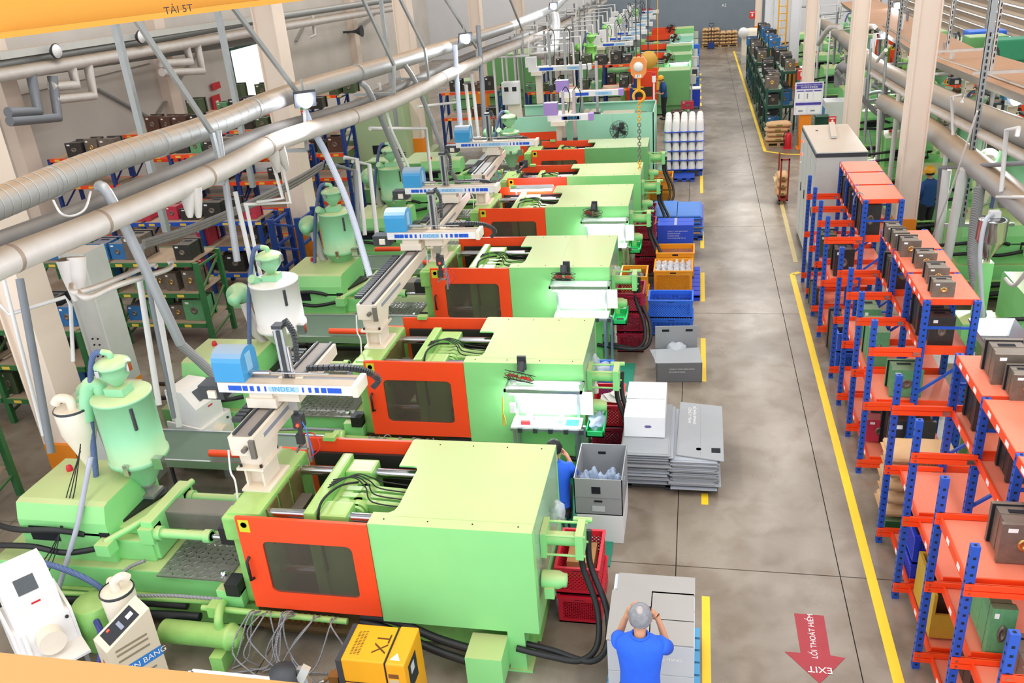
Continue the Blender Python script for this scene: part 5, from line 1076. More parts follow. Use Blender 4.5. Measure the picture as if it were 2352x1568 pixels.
def sack(x, y, z, w, d, h, lab, group, m=CARD, rot=0., print_=False):
    bm = bmesh.new(); bmesh.ops.create_cube(bm, size=1); bmesh.ops.subdivide_edges(bm, edges=bm.edges[:], cuts=5, use_grid_fill=True)
    rn = random.Random(int(x*100+z*1000+y*7))
    b = MB()
    for v in bm.verts:
        a, c_, e = v.co.x*2, v.co.y*2, v.co.z*2
        k = 1-.55*max(abs(a)**6, abs(c_)**6)
        v.co = Vector((x+a*w/2*(1-.04*abs(e)), y+c_*d/2*(1-.06*abs(e)), z+h/2+e*h/2*k+rn.uniform(-.006, .006)))
    bm.verts.index_update(); b.add([v.co[:] for v in bm.verts], [[v.index for v in f.verts] for f in bm.faces], True); bm.free()
    t = thing('paper_sack', (x, y, z), lab, 'sack', group); b.build('sack_body', m, t)
    MB().box(x-w/2-.03, x-w/2+.02, y-d*.42, y+d*.42, z+h*.4, z+h*.46).build('sewn_end', m, t)
    if print_:
        text('TAITALAC', .09, (x+.08, y-d/2-.004, z+h*.5), (1, 0, 0), (0, 0, 1), mat('red print', '#b0392e', .7), t)
        MB().prism([(x-.2, z+h*.4), (x-.08, z+h*.4), (x-.14, z+h*.7)], y-d/2-.004, y-d/2-.002, 'y').build('logo', mat('blue yellow print', '#3f6f86', .7), t)
    else: MB().box(x-w*.12, x+w*.12, y-d/2-.002, y-d/2+.002, z+h*.35, z+h*.65).build('logo', mat('olive print', '#6e7a3a', .7), t)
    return t
for k in range(5): sack(2.72+.02*(k % 2), 9.68, .2+.19*k, .78, .5, .19, 'brown paper resin sack between two orange racks, '+ORD[4-k]+' from the top', 'resin sacks between the orange racks', print_=True)
tag(MB().box(2.36, 3.1, 9.42, 9.95, .1, .2).box(2.4, 2.5, 9.45, 9.9, .0, .1).box(2.95, 3.05, 9.45, 9.9, .0, .1).build('hand_trolley', RGREEN), 'green hand trolley under the resin sacks', 'trolley')
bx = thing('wooden_box', (2.7, 7.85, .2), 'yellow open box with mould on the low drawer', 'box')
MB().box(2.42, 2.45, 7.45, 8.15, .2, .75).box(3.0, 3.03, 7.45, 8.15, .2, .75).box(2.45, 3.0, 8.12, 8.15, .2, .75).box(2.45, 3.0, 7.45, 7.48, .2, .5).build('box_boards', mat('yellow box paint', '#c9a233', .55, 0, .15), bx)
tag(MB().lathe((2.62, 8.5, .8), [(.13, 0), (.14, .02), (.12, .05), (.05, .06), (.04, .09), (.001, .09)], 16).build('round_cover', BLACK), 'black round lid lying in the upper blue crate', 'lid')
tag(MB().obox((2.85, 8.45, .83), .3, .4, .01).build('paper_sheet', PAPER), 'white paper lying in the upper blue crate', 'paper')
tr = thing('steel_tray', (3.8, 10.6, 1.9), 'shiny folded steel tray behind the large grey moulds', 'tray')
b = MB().box(3.6, 4.0, 10.1, 11.2, 1.9, 1.92)
for p_ in (((3.52, 9.98), (4.08, 9.98), (3.6, 10.1), (4.0, 10.1)), ((3.52, 11.32), (4.08, 11.32), (3.6, 11.2), (4.0, 11.2)), ((3.52, 9.98), (3.52, 11.32), (3.6, 10.1), (3.6, 11.2)), ((4.08, 9.98), (4.08, 11.32), (4.0, 10.1), (4.0, 11.2))):
    a_, c_, d_, e_ = p_; b.add([(*a_, 2.1), (*c_, 2.1), (*e_, 1.9), (*d_, 1.9), (*a_, 2.115), (*c_, 2.115), (*e_, 1.915), (*d_, 1.915)], [(0, 1, 2, 3), (7, 6, 5, 4), (0, 4, 5, 1), (1, 5, 6, 2), (2, 6, 7, 3), (3, 7, 4, 0)])
b.build('tray_sheet', mat('bright sheet steel', '#cfd2d6', .2, .9, .05), tr); MB().box(3.62, 3.98, 10.15, 11.15, .0, 1.9).build('tray_stand', GREEN, tr)
# grey cabinet
ct = thing('electrical_cabinet', (2.95, 20.1, 0), 'tall pale grey electrical cabinet with dusty top past the orange racks', 'cabinet')
MB().box(2.46, 3.46, 18.75, 21.55, .08, 2.6, .015).build('cabinet_body', LGREY, ct); MB().box(2.5, 3.42, 18.8, 21.5, 0, .08).build('plinth', DGREY, ct)
for k in range(4):
    d_ = MB().box(2.44, 2.46, 18.8+.69*k, 19.44+.69*k, .15, 2.5).build('door', LGREY, ct); MB().box(2.425, 2.44, 18.86+.69*k, 18.89+.69*k, 1.2, 1.4).build('door_handle', BLACK, d_)
for z in (2.3, 2.0, 1.8): MB().ball((2.435, 21.2, z), .03, 10, 6).build('pilot_light', REDLED if z > 1.9 else WHITE, ct)
MB().box(2.45, 3.45, 18.73, 18.75, 2.5, 2.58).box(2.44, 2.46, 18.75, 21.5, 2.5, 2.56).build('top_trim', DGREY, ct)
tag(MB().bar((2.95, 20.0, 2.64), (3.1, 21.5, 2.64), .12, .05).build('steel_channel', LGREY), 'steel channel lying on the dusty cabinet top', 'channel')
tag(MB().lathe((2.7, 20.9, 2.601), [(.03, 0), (.03, .01), (.001, .01)], 10).build('round_plug', DGREY), 'small dark plug on the dusty cabinet top', 'plug')
# ------------------------------------------------------------------ left side mould racks, rows across the hall
rn = random.Random(11)
def rack_row(y, xl, xr, levels, mu, mb, name, cols, ends=True, depth=.95, p=.85, bay=1.65, sizes=(.28, .5), mx=9):
    t = thing('mould_rack', ((xl+xr)/2, y, 0), name, 'rack', 'mould racks in rows behind the columns'); zt = max(levels)
    n = max(1, round((xr-xl)/bay)); w = (xr-xl)/n
    for i in range(n+1):
        x = xl+w*i
        for yy in (y+.04, y+depth-.04): MB().box(x-.045, x+.045, yy-.04, yy+.04, 0, zt-.02).build('upright', mu, t)
        for z0, z1 in zip([.15]+list(levels), list(levels)): MB().bar((x, y+.08, z0+.05), (x, y+depth-.08, z1-.15), .04, .03).build('brace', mu, t)
        MB().bar((x, y+.05, zt-.12), (x, y+depth-.05, zt-.12), .04, .04).build('brace', mu, t)
    st = MB()
    for j, z in enumerate(levels):
        for i in range(n):
            a, c = xl+w*i+.05, xl+w*(i+1)-.05
            MB().box(a, c, y-.02, y+.02, z-.09, z+.0).build('front_beam', mb, t); MB().box(a, c, y+depth-.02, y+depth+.02, z-.09, z).build('rear_beam', mb, t)
            MB().box(a, c, y+.02, y+depth-.02, z-.03, z-.005).build('shelf_board', DBOARD, t)
            for k in range(4): st.box(a+.15+.4*k, a+.3+.4*k, y-.024, y-.02, z-.075, z-.02)
    st.build('label_stickers', mat('yellow card', '#e8c24a', .6), t)['kind'] = 'stuff'
    return t
def fill(y, xl, xr, z, zmax, cols, rack, shelf, p=.85, rows=2, depth=.95, sizes=(.26, .46)):
    x = xr-.12; k = 0
    while x > xl+.3 and k < 13:
        w = rn.uniform(*sizes)
        if rn.random() < p:
            h = min(zmax-.06, rn.uniform(.26, .5)); d = rn.uniform(.35, .55)
            col = rn.choice(cols)
            mould(x-w/2, y+.12+d/2+rn.uniform(0, .12), z, w, d, h, col, '%s mould, %s from the aisle, %s, %s' % (col, ORD[k], shelf, rack)); k += 1
        x -= w+rn.uniform(.02, .16)
ROWS = [ # y, xl, xr, levels, upright, beam, label, colours, (rack short)
 (8.3, -13.5, -9.9, (.5, 1.15, 1.8), RGREEN, RGREEN, 'dark green mould rack closest to the yellow girder beside the grey pipe', ('dark steel', 'olive'), 'green rack by the grey pipe'),
 (11.2, -13.5, -9.8, (.5, 1.15, 1.8), RGREEN, RGREEN, 'dark green mould rack crossing behind the cream column', ('dark steel', 'olive', 'blue'), 'green rack behind the cream column'),
 (14.45, -13.4, -9.55, (.5, 1.15, 1.8), RGREEN, RGREEN, 'dark green mould rack with blue moulds on its top', ('dark steel', 'blue', 'grey steel', 'green'), 'green rack topped with blue moulds'),
 (17.3, -14, -9.6, (.5, 1.15, 1.75), NAVY, BLUE, 'blue mould rack holding red moulds', ('red', 'red', 'dark steel'), 'blue rack of red moulds'),
 (20.3, -17.0, -9.8, (.5, 1.2, 1.9, 2.65), NAVY, RORANGE, 'orange beamed mould rack behind the second column', ('dark steel', 'green', 'grey steel'), 'orange rack behind column two'),
 (23.3, -16.8, -9.8, (.5, 1.2, 1.9, 2.65), NAVY, RORANGE, 'orange beamed mould rack third from the back door', ('dark steel', 'brown', 'olive'), 'orange rack before the door'),
 (26.2, -16.7, -12.0, (.5, 1.2, 1.9, 2.65), NAVY, RORANGE, 'orange beamed mould rack with yellow green moulds near the fire sign'.replace('near', 'by'), ('olive', 'green', 'dark steel'), 'orange rack by the fire sign'),
 (29.1, -16.4, -12.2, (.5, 1.2, 1.9, 2.65), NAVY, RORANGE, 'orange beamed mould rack in front of the daylight door', ('dark steel', 'olive', 'dark steel'), 'orange rack at the daylight door'),
]
for (y, xl, xr, lv, mu, mb_, lab, cols, sh) in ROWS:
    rack_row(y, xl, xr, lv, mu, mb_, lab, cols)
    names = ['bottom shelf', 'middle shelf', 'top shelf'] if len(lv) == 3 else ['bottom shelf', 'lower shelf', 'upper shelf', 'top shelf']
    far_ = y > 19
    for j, z in enumerate(lv):
        if far_ and j < 2 or far_ and j == 2 and y > 24: continue
        if y < 9 and j == 2: continue
        last = j == len(lv)-1
        if far_ and last: fill(y, xl, -11.5, z, .6, cols, sh, names[j], p=.9, sizes=(.3, .5))
        else: fill(y, xl if last else max(xl, -13), xr, z, .6 if last else lv[j+1]-z-.1, cols, sh, names[j], p=.8 if last else .7)
# free standing blue frame at the end of the blue rack
t = thing('rack_frame', (-9.0, 18.0, 0), 'deep blue empty rack frame beside the orange footed column', 'rack')
for x, y in ((-9.35, 17.4), (-9.35, 18.3), (-8.75, 17.5), (-8.75, 18.4)): MB().box(x-.06, x+.06, y-.04, y+.04, 0, 1.75).build('upright', NAVY, t)
for z in (.5, 1.1, 1.65): MB().bar((-9.35, 17.4, z), (-9.35, 18.3, z), .06).bar((-8.75, 17.5, z), (-8.75, 18.4, z), .06).bar((-9.35, 17.4, z), (-8.75, 17.5, z-.1), .04).build('cross_bar', NAVY, t)
rack_row(30.8, -9.0, -6.9, (.5, 1.4, 2.3), NAVY, RORANGE, 'blue uprights and orange beams of a short rack between the columns and the pipes', ('dark steel',))
fill(30.8, -9.0, -6.9, 1.4, .8, ('dark steel', 'brown'), 'short rack between columns and pipes', 'middle shelf')
fill(30.8, -9.0, -6.9, 2.3, .6, ('dark steel', 'brown'), 'short rack between columns and pipes', 'top shelf')
# rack between the mint machine and the far machines
def cross_rack(y, xl, xr, levels, lab, sh, cols):
    rack_row(y, xl, xr, levels, NAVY, RORANGE, lab, cols, bay=1.25)
    for j, z in enumerate(levels): fill(y, xl, xr, z, .6, cols, sh, ['low shelf', 'middle shelf', 'top shelf'][j] if len(levels) > 2 else ['low shelf', 'top shelf'][j], p=.85, sizes=(.3, .5))
cross_rack(33.6, -6.4, -2.4, (.75, 1.75), 'orange and blue mould rack across the hall behind the mint machine', 'orange rack behind the mint machine', ('olive', 'green', 'dark steel'))
cross_rack(35.6, -6.0, -2.4, (1.5, 2.35), 'taller orange and blue mould rack behind the cross rack', 'taller orange cross rack', ('dark steel', 'dark steel', 'olive'))
# dark green racks along the aisle, far side
def aisle_rack(x0, x1, y0, y1, levels, lab, sh, n):
    t = thing('mould_rack', ((x0+x1)/2, y0, 0), lab, 'rack', 'dark green racks along the far aisle')
    for i in range(n+1):
        y = y0+(y1-y0)*i/n
        for x in (x0, x1): MB().box(x-.035, x+.035, y-.035, y+.035, 0, max(levels)+.05).build('upright', RGREEND, t)
        MB().bar((x0, y, .2), (x1, y, 1.0), .03).build('brace', RGREEND, t)
    for z in levels:
        MB().box(x0-.03, x1+.03, y0, y1, z-.03, z).build('shelf_board', mat('grey green board', '#8d9a8a', .6, 0, .1), t)
        MB().box(x0-.04, x0-.02, y0, y1, z-.09, z+.0).box(x1+.02, x1+.04, y0, y1, z-.09, z).box(x0, x1, y0-.02, y0, z-.09, z).build('edge_beam', RGREEND, t)
    k = 0
    for j, z in enumerate(levels):
        y = y0+.3
        while y < y1-.3:
            col = rn.choice(('dark steel', 'dark steel', 'grey steel', 'blue')); mould((x0+x1)/2+rn.uniform(-.12, .05), y, z, rn.uniform(.35, .5), rn.uniform(.3, .42), rn.uniform(.35, .45), col, '%s mould, %s along the %s, %s' % (col, ORD[k % 14], ['low shelf', 'mid shelf', 'top shelf'][j], sh)); k += 1; y += rn.uniform(.62, 1.0)
        k = 0
    return t
aisle_rack(2.42, 2.92, 32.2, 37.4, (.35, 1.15, 1.7), 'dark green rack with white tagged moulds behind the tan sacks', 'dark green rack behind the tan sacks', 4)
aisle_rack(3.0, 3.5, 33.5, 38.2, (.9, 2.1), 'dark green rack with pale top board beside the white column', 'pale topped green rack', 3)
aisle_rack(2.42, 2.92, 39.0, 46.0, (.35, 1.15, 1.7), 'dark green rack second along the aisle line', 'second aisle green rack', 5)
aisle_rack(3.0, 3.5, 40.5, 48.0, (.9, 2.1), 'dark green rack with pale top board farther down'.replace('farther down', 'past the white column'), 'inner green rack past the white column', 5)
for k, (dx, z) in enumerate(((0, .16), (.02, .32), (-.02, .48), (.02, .64))):
    for i in range(1): sack(2.76+dx, 31.2, z-.02, .8, .55, .17, 'tan resin sack with green print on the small pallet, '+ORD[3-k]+' from the top', 'tan sacks on the small pallet')
def pallet(x0, x1, y0, y1, lab, m=WOOD, z=0., h=.14):
    t = thing('pallet', ((x0+x1)/2, (y0+y1)/2, z), lab, 'pallet'); n = 6; w = (x1-x0)
    for k in range(n): MB().box(x0, x1, y0+(y1-y0)*k/n+.01, y0+(y1-y0)*(k+.75)/n, z+h-.02, z+h).build('deck_board', m, t)
    for k in range(3): MB().box(x0+(w-.1)*k/2, x0+(w-.1)*k/2+.1, y0, y1, z+.02, z+h-.02).build('bearer', m, t)
    MB().box(x0, x1, y0, y0+.1, z, z+.02).box(x0, x1, y1-.1, y1, z, z+.02).build('bottom_board', m, t)
    return t
pallet(2.35, 3.2, 30.85, 31.6, 'small wooden pallet under the tan resin sacks')
# ================================================================== CRATES, BOXES AND GOODS ALONG THE AISLE
REDD = mat('deep red crate plastic', '#a51638', .4, 0, .06, 5)
crate(-1.45, -.97, 7.5, 8.2, .375, .74, REDCR, 'bright red lattice crate beside the hydraulic hoses, upper of two', 'red crates by the first machine')
crate(-1.43, -.95, 7.46, 8.2, .0, .37, REDCR, 'bright red lattice crate on the floor beside the hydraulic hoses, lower of two', 'red crates by the first machine')
tag(MB().box(-1.36, -1.05, 7.75, 8.12, .4, .62).build('cardboard_box', mat('cardboard', '#b98a55', .8, 0, .1)), 'brown cardboard box standing inside the upper red crate', 'box')
crate(-1.45, -1.0, 11.15, 11.85, .375, .74, REDCR, 'red crate with papers behind the white box, upper of two', 'red crates by the second machine')
crate(-1.45, -1.0, 11.1, 11.85, .0, .37, REDD, 'red crate behind the white box, lower of two', 'red crates by the second machine')
for k in range(3): tag(MB().obox((-1.2+.06*k, 11.5+.07*k, .66+.01*k), .3, .2, .008, Euler((.2*k, .1, .6*k)).to_matrix()).build('paper_sheet', PAPER), 'loose paper lying in the upper red crate, '+ORD[k]+' of three', 'paper')
crate(-1.62, -1.3, 12.7, 13.15, .02, .5, BLUECR, 'blue crate with clear bags at the second machine end')
tag(lump((-1.46, 12.92, .45), .14, .9, 1.1, .6).build('plastic_bag', CLEAR), 'clear plastic bag heaped in the blue crate', 'bag')
for k, z in enumerate((.0, .375, .75)): crate(-1.36-.01*k, -.88, 14.5+.06*k, 15.25, z, z+.37, REDD, 'dark red crate under the black hoses of the third machine, '+ORD[2-k]+' from the top', 'dark red crates by the third machine')
crate(-1.44, -.92, 16.3, 16.95, .4, .8, YELCR, 'amber crate with dark parts at the third machine end, upper of two', 'amber crates by the third machine')
crate(-1.42, -.9, 16.3, 16.95, .0, .39, YELCR, 'amber crate at the third machine end, lower of two', 'amber crates by the third machine')
tag(lump((-1.15, 16.62, .66), .18, 1, 1.2, .5).build('plastic_bag', mat('dark parts bag', '#4a4d55', .3, 0, .2)), 'bag of dark parts in the amber crate', 'bag')
for k, z in enumerate((.0, .375, .75)): crate(-1.3, -.85, 18.6+.06*k, 19.3, z, z+.37, REDD, 'dark red crate beside the fourth machine, '+ORD[2-k]+' from the top', 'dark red crates by the fourth machine')
for k, z in enumerate((.0, .375)): crate(-1.35, -.95, 21.0, 21.7, z, z+.37, REDD, 'dark red crate beside the fifth machine, '+['lower', 'upper'][k]+' of two', 'dark red crates by the fifth machine')
crate(-.83, -.01, 15.27, 15.78, .36, .72, BLUECR, 'wide blue lattice crate by the aisle, upper of two', 'blue crates by the aisle')
crate(-.81, .0, 15.25, 15.78, .0, .35, BLUECR, 'wide blue lattice crate by the aisle, lower of two', 'blue crates by the aisle')
crate(-.81, -.03, 17.1, 17.85, .13, .62, YELCR, 'wide amber crate filled with wrapped parts on a blue pallet')
bg = thing('bagged_parts', (-.42, 17.45, .5), 'silvery wrapped parts filling the wide amber crate', 'bags')
for i in range(6):
    for j in range(3): lump((-.74+.128*i, 17.22+.22*j, .55), .075, .85, 1.1, 1.2, i+j).build('wrapped_part', CLEAR, bg)
crate(-.8, .0, 18.0, 18.6, .13, .7, YELCR, 'amber crate with white label behind the wrapped parts')
def ppallet(x0, x1, y0, y1, lab, m, h=.13):
    t = thing('plastic_pallet', ((x0+x1)/2, (y0+y1)/2, 0), lab, 'pallet'); b = MB()
    n = 7
    for k in range(n): b.box(x0, x1, y0+(y1-y0)*k/n+.015, y0+(y1-y0)*(k+1)/n-.015, h-.03, h)
    b.build('deck', m, t)
    for x in (x0, (x0+x1)/2-.06, x1-.12):
        for y in (y0, (y0+y1)/2-.06, y1-.12): MB().box(x, x+.12, y, y+.12, .0, h-.03).build('foot', m, t)
    MB().box(x0, x1, y0, y0+.04, h-.06, h-.03).box(x0, x1, y1-.04, y1, h-.06, h-.03).build('rim', m, t)
    return t
ppallet(-.85, .13, 17.0, 18.7, 'deep blue plastic pallet under the amber crates', BLUED)
# grey lettered open box
def carton(x0, x1, y0, y1, z0, z1, m, lab, open_=False, group=None, lab_text=None, rot=0, tape=None, flaps=False):
    t = thing('corrugated_box', ((x0+x1)/2, (y0+y1)/2, z0), lab, 'box', group); e = .012; b = MB()
    if open_:
        b.box(x0, x1, y0, y1, z0, z0+e).box(x0, x1, y0, y0+e, z0, z1).box(x0, x1, y1-e, y1, z0, z1).box(x0, x0+e, y0, y1, z0, z1).box(x1-e, x1, y0, y1, z0, z1)
    else: b.box(x0, x1, y0, y1, z0, z1, .008)
    b.build('box_walls', m, t)
    if not open_: MB().box(x0+.01, x1-.01, (y0+y1)/2-.002, (y0+y1)/2+.002, z1, z1+.002).build('flap_seam', HOLE, t)
    if tape: MB().box((x0+x1)/2-.03, (x0+x1)/2+.03, y0+.01, y1-.01, z1+.001, z1+.003).build('tape', tape, t)
    if lab_text:
        for i, s in enumerate(lab_text): text(s, .032*(x1-x0)/.8, ((x0+x1)/2-.22*(x1-x0), y0-.004, (z0+z1)/2+.07-.055*i), (1, 0, 0), (0, 0, 1), WINK, t, 'printed_line', align='LEFT')
    if rot: t.rotation_euler = (0, 0, rot)
    return t
TXT = ['CÔNG TY TNHH ZENG HSING', 'BỘ PHẬN ÉP NHỰA', 'SỬ DỤNG NỘI BỘ', 'DÙNG XONG NHỚ TRẢ LẠI']
gb = carton(-.62, .14, 13.35, 13.95, 0, .36, mat('dark grey corrugated plastic', '#6f7074', .45, 0, .05, 3), 'dark grey open box with raised flap and white lettering by the aisle', True, lab_text=TXT[:2], rot=.08)
MB().bar((-.63, 13.36, .36), (-.66, 13.68, .46), .76*.0+.02, .02).build('flap_edge', GBOX, gb)
MB().add([(-.62, 13.35, .36), (.14, 13.35, .36), (.12, 13.75, .45), (-.72, 13.72, .44), (-.62, 13.35, .372), (.14, 13.35, .372), (.12, 13.75, .462), (-.72, 13.72, .452)], [(0, 1, 2, 3), (7, 6, 5, 4), (0, 4, 5, 1), (1, 5, 6, 2), (2, 6, 7, 3), (3, 7, 4, 0)]).build('front_flap', GBOX, gb)
MB().box(-.62, .1, 13.95, 13.965, .34, .78).build('rear_flap', GBOX, gb)
MB().box(-.5, -.38, 13.944, 13.95, .68, .72).box(-.1, .02, 13.944, 13.95, .68, .72).build('hand_slots', HOLE, gb)
tag(lump((-.28, 13.8, .42), .15, 1.1, .8, .8).build('plastic_bag', CLEAR), 'clear plastic bag bulging from the dark grey open box', 'bag')
# stacked royal blue boxes
carton(-.84, -.02, 19.6, 20.15, .0, .38, BBOX, 'blue corrugated box with small sticker, lower of two beside the blue flattened boxes')
carton(-.84, -.02, 19.57, 20.15, .385, .82, BBOXD, 'royal blue taped box with white lettering, upper of two', lab_text=TXT, tape=CLEAR)
tag(MB().box(-.66, -.6, 19.594, 19.598, .24, .3).build('sticker', PAPER), 'small pale sticker on the lower blue box', 'sticker')
# flattened blue boxes
SH = [BBOX, BBOX, mat('orange flattened board', '#e0a060', .5), BBOX, mat('violet flattened board', '#6a62c0', .5), BBOX]
rn2 = random.Random(5)
def sheet_pile(x0, x1, y0, y1, z0, n, cols, lab, group, h=.022, spread=.045, th=.012):
    for k in range(n):
        dx, dy = rn2.uniform(-spread, spread), rn2.uniform(-spread, spread); z = z0+k*h
        b = MB(); nx = 2
        b.box(x0+dx, x1+dx, y0+dy, y1+dy, z, z+th); b.box(x0+dx+.02, x1+dx-.02, y0+dy+.035, y1+dy-.03, z+th, z+h*.95)
        b.box((x0+x1)/2+dx-.002, (x0+x1)/2+dx+.002, y0+dy+.02, y1+dy-.02, z+h*.95, z+h*.98)
        tag(b.build('flattened_box', cols[k % len(cols)]), lab.replace('flattened box', 'flattened box, '+ORD[n-1-k]+' from the top', 1), 'flattened box', group)
ppallet(-1.0, .2, 20.9, 22.3, 'blue plastic pallet under the blue flattened boxes', PBLUE)
sheet_pile(-1.03, -.44, 20.9, 22.3, .14, 20, SH, 'blue flattened box in the machine side pile', 'blue flattened boxes, machine side', h=.024)
sheet_pile(-.4, .18, 20.9, 22.2, .14, 20, SH, 'blue flattened box in the aisle side pile', 'blue flattened boxes, aisle side', h=.024)
def slots(x0, y0, z, dx, dy, lab):
    tag(MB().box(x0, x0+.14, y0, y0+.06, z, z+.002).build('hand_slot_mark', HOLE), lab, 'slot')
# grey flattened boxes
SG = [mat('silver grey corrugated plastic', '#a6abb3', .4, 0, .05, 3), GBOX, mat('silver grey corrugated plastic', '#a6abb3')]
ppallet(-.92, .36, 10.15, 11.55, 'low dark pallet under the grey flattened boxes', DGREY, .1)
sheet_pile(-.93, -.28, 10.08, 11.5, .105, 26, SG, 'grey flattened box under the white box', 'grey flattened boxes under the white box', h=.0195, spread=.045)
sheet_pile(-.26, .36, 10.05, 11.5, .105, 21, SG, 'grey flattened box at the yellow dash', 'grey flattened boxes, aisle side', h=.0195, spread=.045)
tp_ = thing('flattened_box', (.1, 10.7, .53), 'grey flattened box lying askew on top with black square and round hole', 'flattened box')
MB().prism([(-.2, 10.22), (.43, 10.1), (.44, 11.6), (-.17, 11.7)], .52, .534).build('sheet', GBOX, tp_)
MB().box(.27, .39, 10.3, 10.42, .534, .536).build('black_square', HOLE, tp_); MB().lathe((.1, 10.38, .534), [(.035, .002), (.001, .002)], 14).build('round_hole', HOLE, tp_); MB().box(.12, .124, 10.2, 11.6, .534, .535).build('fold_line', mat('fold', '#85878c', .6), tp_)
text('CÔNG TY TNHH', .06, (-.03, 11.3, .537), (0, -1, 0), (1, 0, 0), WINK, tp_, 'printed_line'); text('BỘ PHẬN ÉP NHỰA', .06, (.04, 11.3, .537), (0, -1, 0), (1, 0, 0), WINK, tp_, 'printed_line')
wb = carton(-.92, -.36, 10.5, 11.55, .62, .94, WBOX, 'white corrugated box standing on the grey flattened boxes')
MB().prism([(-.64, .79), (-.62, .81), (-.56, .81), (-.54, .79), (-.56, .77), (-.62, .77)], 10.497, 10.5, 'y').build('hexagon_mark', mat('purple print', '#6b5a92', .6), wb)
# open grey box on white box
carton(-1.4, -.82, 8.92, 9.75, 0, .42, WBOX, 'white corrugated box on the floor under the grey open box')
ob = carton(-1.42, -.82, 8.92, 9.75, .425, .95, GBOX, 'tall grey open box with black label holding bagged parts', True)
MB().box(-1.2, -1.09, 8.914, 8.918, .74, .84).build('black_label', HOLE, ob); MB().box(-1.2, -1.04, 8.912, 8.916, .48, .56).build('label_pocket', GBOXL, ob); MB().box(-1.17, -1.07, 8.91, 8.914, .62, .645).build('hand_hole', HOLE, ob); MB().box(-1.2, -1.1, 9.735, 9.738, .8, .84).build('rear_hand_slot', HOLE, ob)
MB().box(-1.42, -.82, 8.914, 8.918, .68, .685).build('crease', mat('fold', '#85878c', .6), ob)
for k in range(5): tag(lump((-1.32+.11*k, 9.2+.1*(k % 2), .74), .075, .9, .9, 1.5, k).build('plastic_bag', mat('blue tint bag', '#b9cbe6', .15, 0, .05, 12, alpha=.6)), 'clear bag of parts in the tall grey open box, '+ORD[k]+' along it', 'bag', 'bags in the tall grey box')
# pallet of grey boxes beside the standing man
ppallet(-.8, .12, 6.2, 7.4, 'light blue plastic pallet under the grey boxes at the yellow dash', PTEAL, .14)
for j, (y0, y1) in enumerate(((6.3, 6.78), (6.79, 7.27))):
    for i, (x0, x1) in enumerate(((-.76, -.36), (-.35, .06))):
        for z0, z1 in ((.145, .52), (.525, .9)):
            front = 'front' if j == 0 else 'rear'; lev = 'upper' if z0 > .3 else 'lower'; sd = 'aisle side' if i else 'machine side'
            bxx = carton(x0, x1, y0, y1, z0, z1, GBOXL, 'pale grey box on the light blue pallet, %s %s box, %s' % (lev, front, sd))
for (x0, x1, y0, y1) in ((-.72, .06, 7.0, 7.27), (-.77, -.36, 6.3, 7.0), (-.37, .05, 6.62, 7.02), (-.37, .05, 6.3, 6.63)):
    tag(MB().box(x0, x1, y0, y1, .905, .915).build('cover_sheet', mat('taupe grey sheet', '#a19c99', .5, 0, .05, 3)), 'taupe grey cover sheet on the pallet boxes, %s' % ('rear strip' if y0 > 6.9 else 'machine side' if x0 < -.5 else 'middle, aisle side' if y0 > 6.5 else 'front, aisle side'), 'sheet')
text('ZENG HSING', .05, (-.2, 6.285, .74), (1, 0, 0), (0, 0, 1), WINK, bxx, 'printed_line')
# far amber crates
for k, z in enumerate((0, .38)):
    crate(-1.3, -.62, 24.2, 24.9, z, z+.37, YELCR, 'amber crate between mint machine and white cones, %s of two' % ['lower', 'upper'][k], 'amber crates by the sixth machine')
# white cone yarn packs on blue layer sheets
ppallet(-.9, .22, 27.2, 28.3, 'blue plastic pallet carrying the white cones', PBLUE, .22); ppallet(-.65, -.02, 26.5, 27.1, 'empty blue plastic pallet in front of the white cones', PBLUE)
CONE = mat('white wrapped cone', '#f4efec', .45, 0, .03); cp = None
lx, nxc, nyc = .2, 5, 3
for L_ in range(5):
    z = .24+L_*.29
    tag(MB().box(-.97, .25, 27.08, 28.3, z-.018, z).build('layer_sheet', PBLUE), 'blue layer sheet under white cones, '+ORD[4-L_]+' from the top', 'sheet', 'blue layer sheets')
    for i in range(nxc):
        for j in range(nyc):
            x, y = -.84+.24*i, 27.22+.4*j
            if cp is None:
                cp = thing('wrapped_cone', (x, y, z), 'white plastic wrapped cone in the layered stack on the blue pallet', 'cone', 'white wrapped cones')
                MB().lathe((x, y, z), [(.115, 0), (.113, .06), (.1, .17), (.09, .23), (.065, .26), (.012, .268)], 16).build('cone_body', CONE, cp); MB().lathe((x, y, z+.262), [(.03, 0), (.012, .005), (.03, .01)], 8, cap=False).build('gathered_wrap', CLEAR, cp)
            lb = 'white plastic wrapped cone, %s from the machine, %s row, %s layer' % (ORD[i], ['front', 'middle', 'rear'][j], ['bottom', 'second', 'third', 'fourth', 'top'][L_])
            if L_+i+j == 0: cp['label'] = lb
            else: dup(cp, (x, y, z), label=lb, scale=(1, 1, 1.35+.12*((i*3+j) % 3) if L_ == 4 else 1))
for k in range(4): tag(MB().box(-1.12, -.86, 26.5+.3*(k % 2), 26.78+.3*(k % 2), .2*(k//2), .19+.2*(k//2)).build('green_tub', mat('pale green tub', '#9ccbb0', .5)), 'pale green plastic tub beside the white cones, %s pair, %s one' % (['lower', 'upper'][k//2], ['front', 'rear'][k % 2]), 'tub')
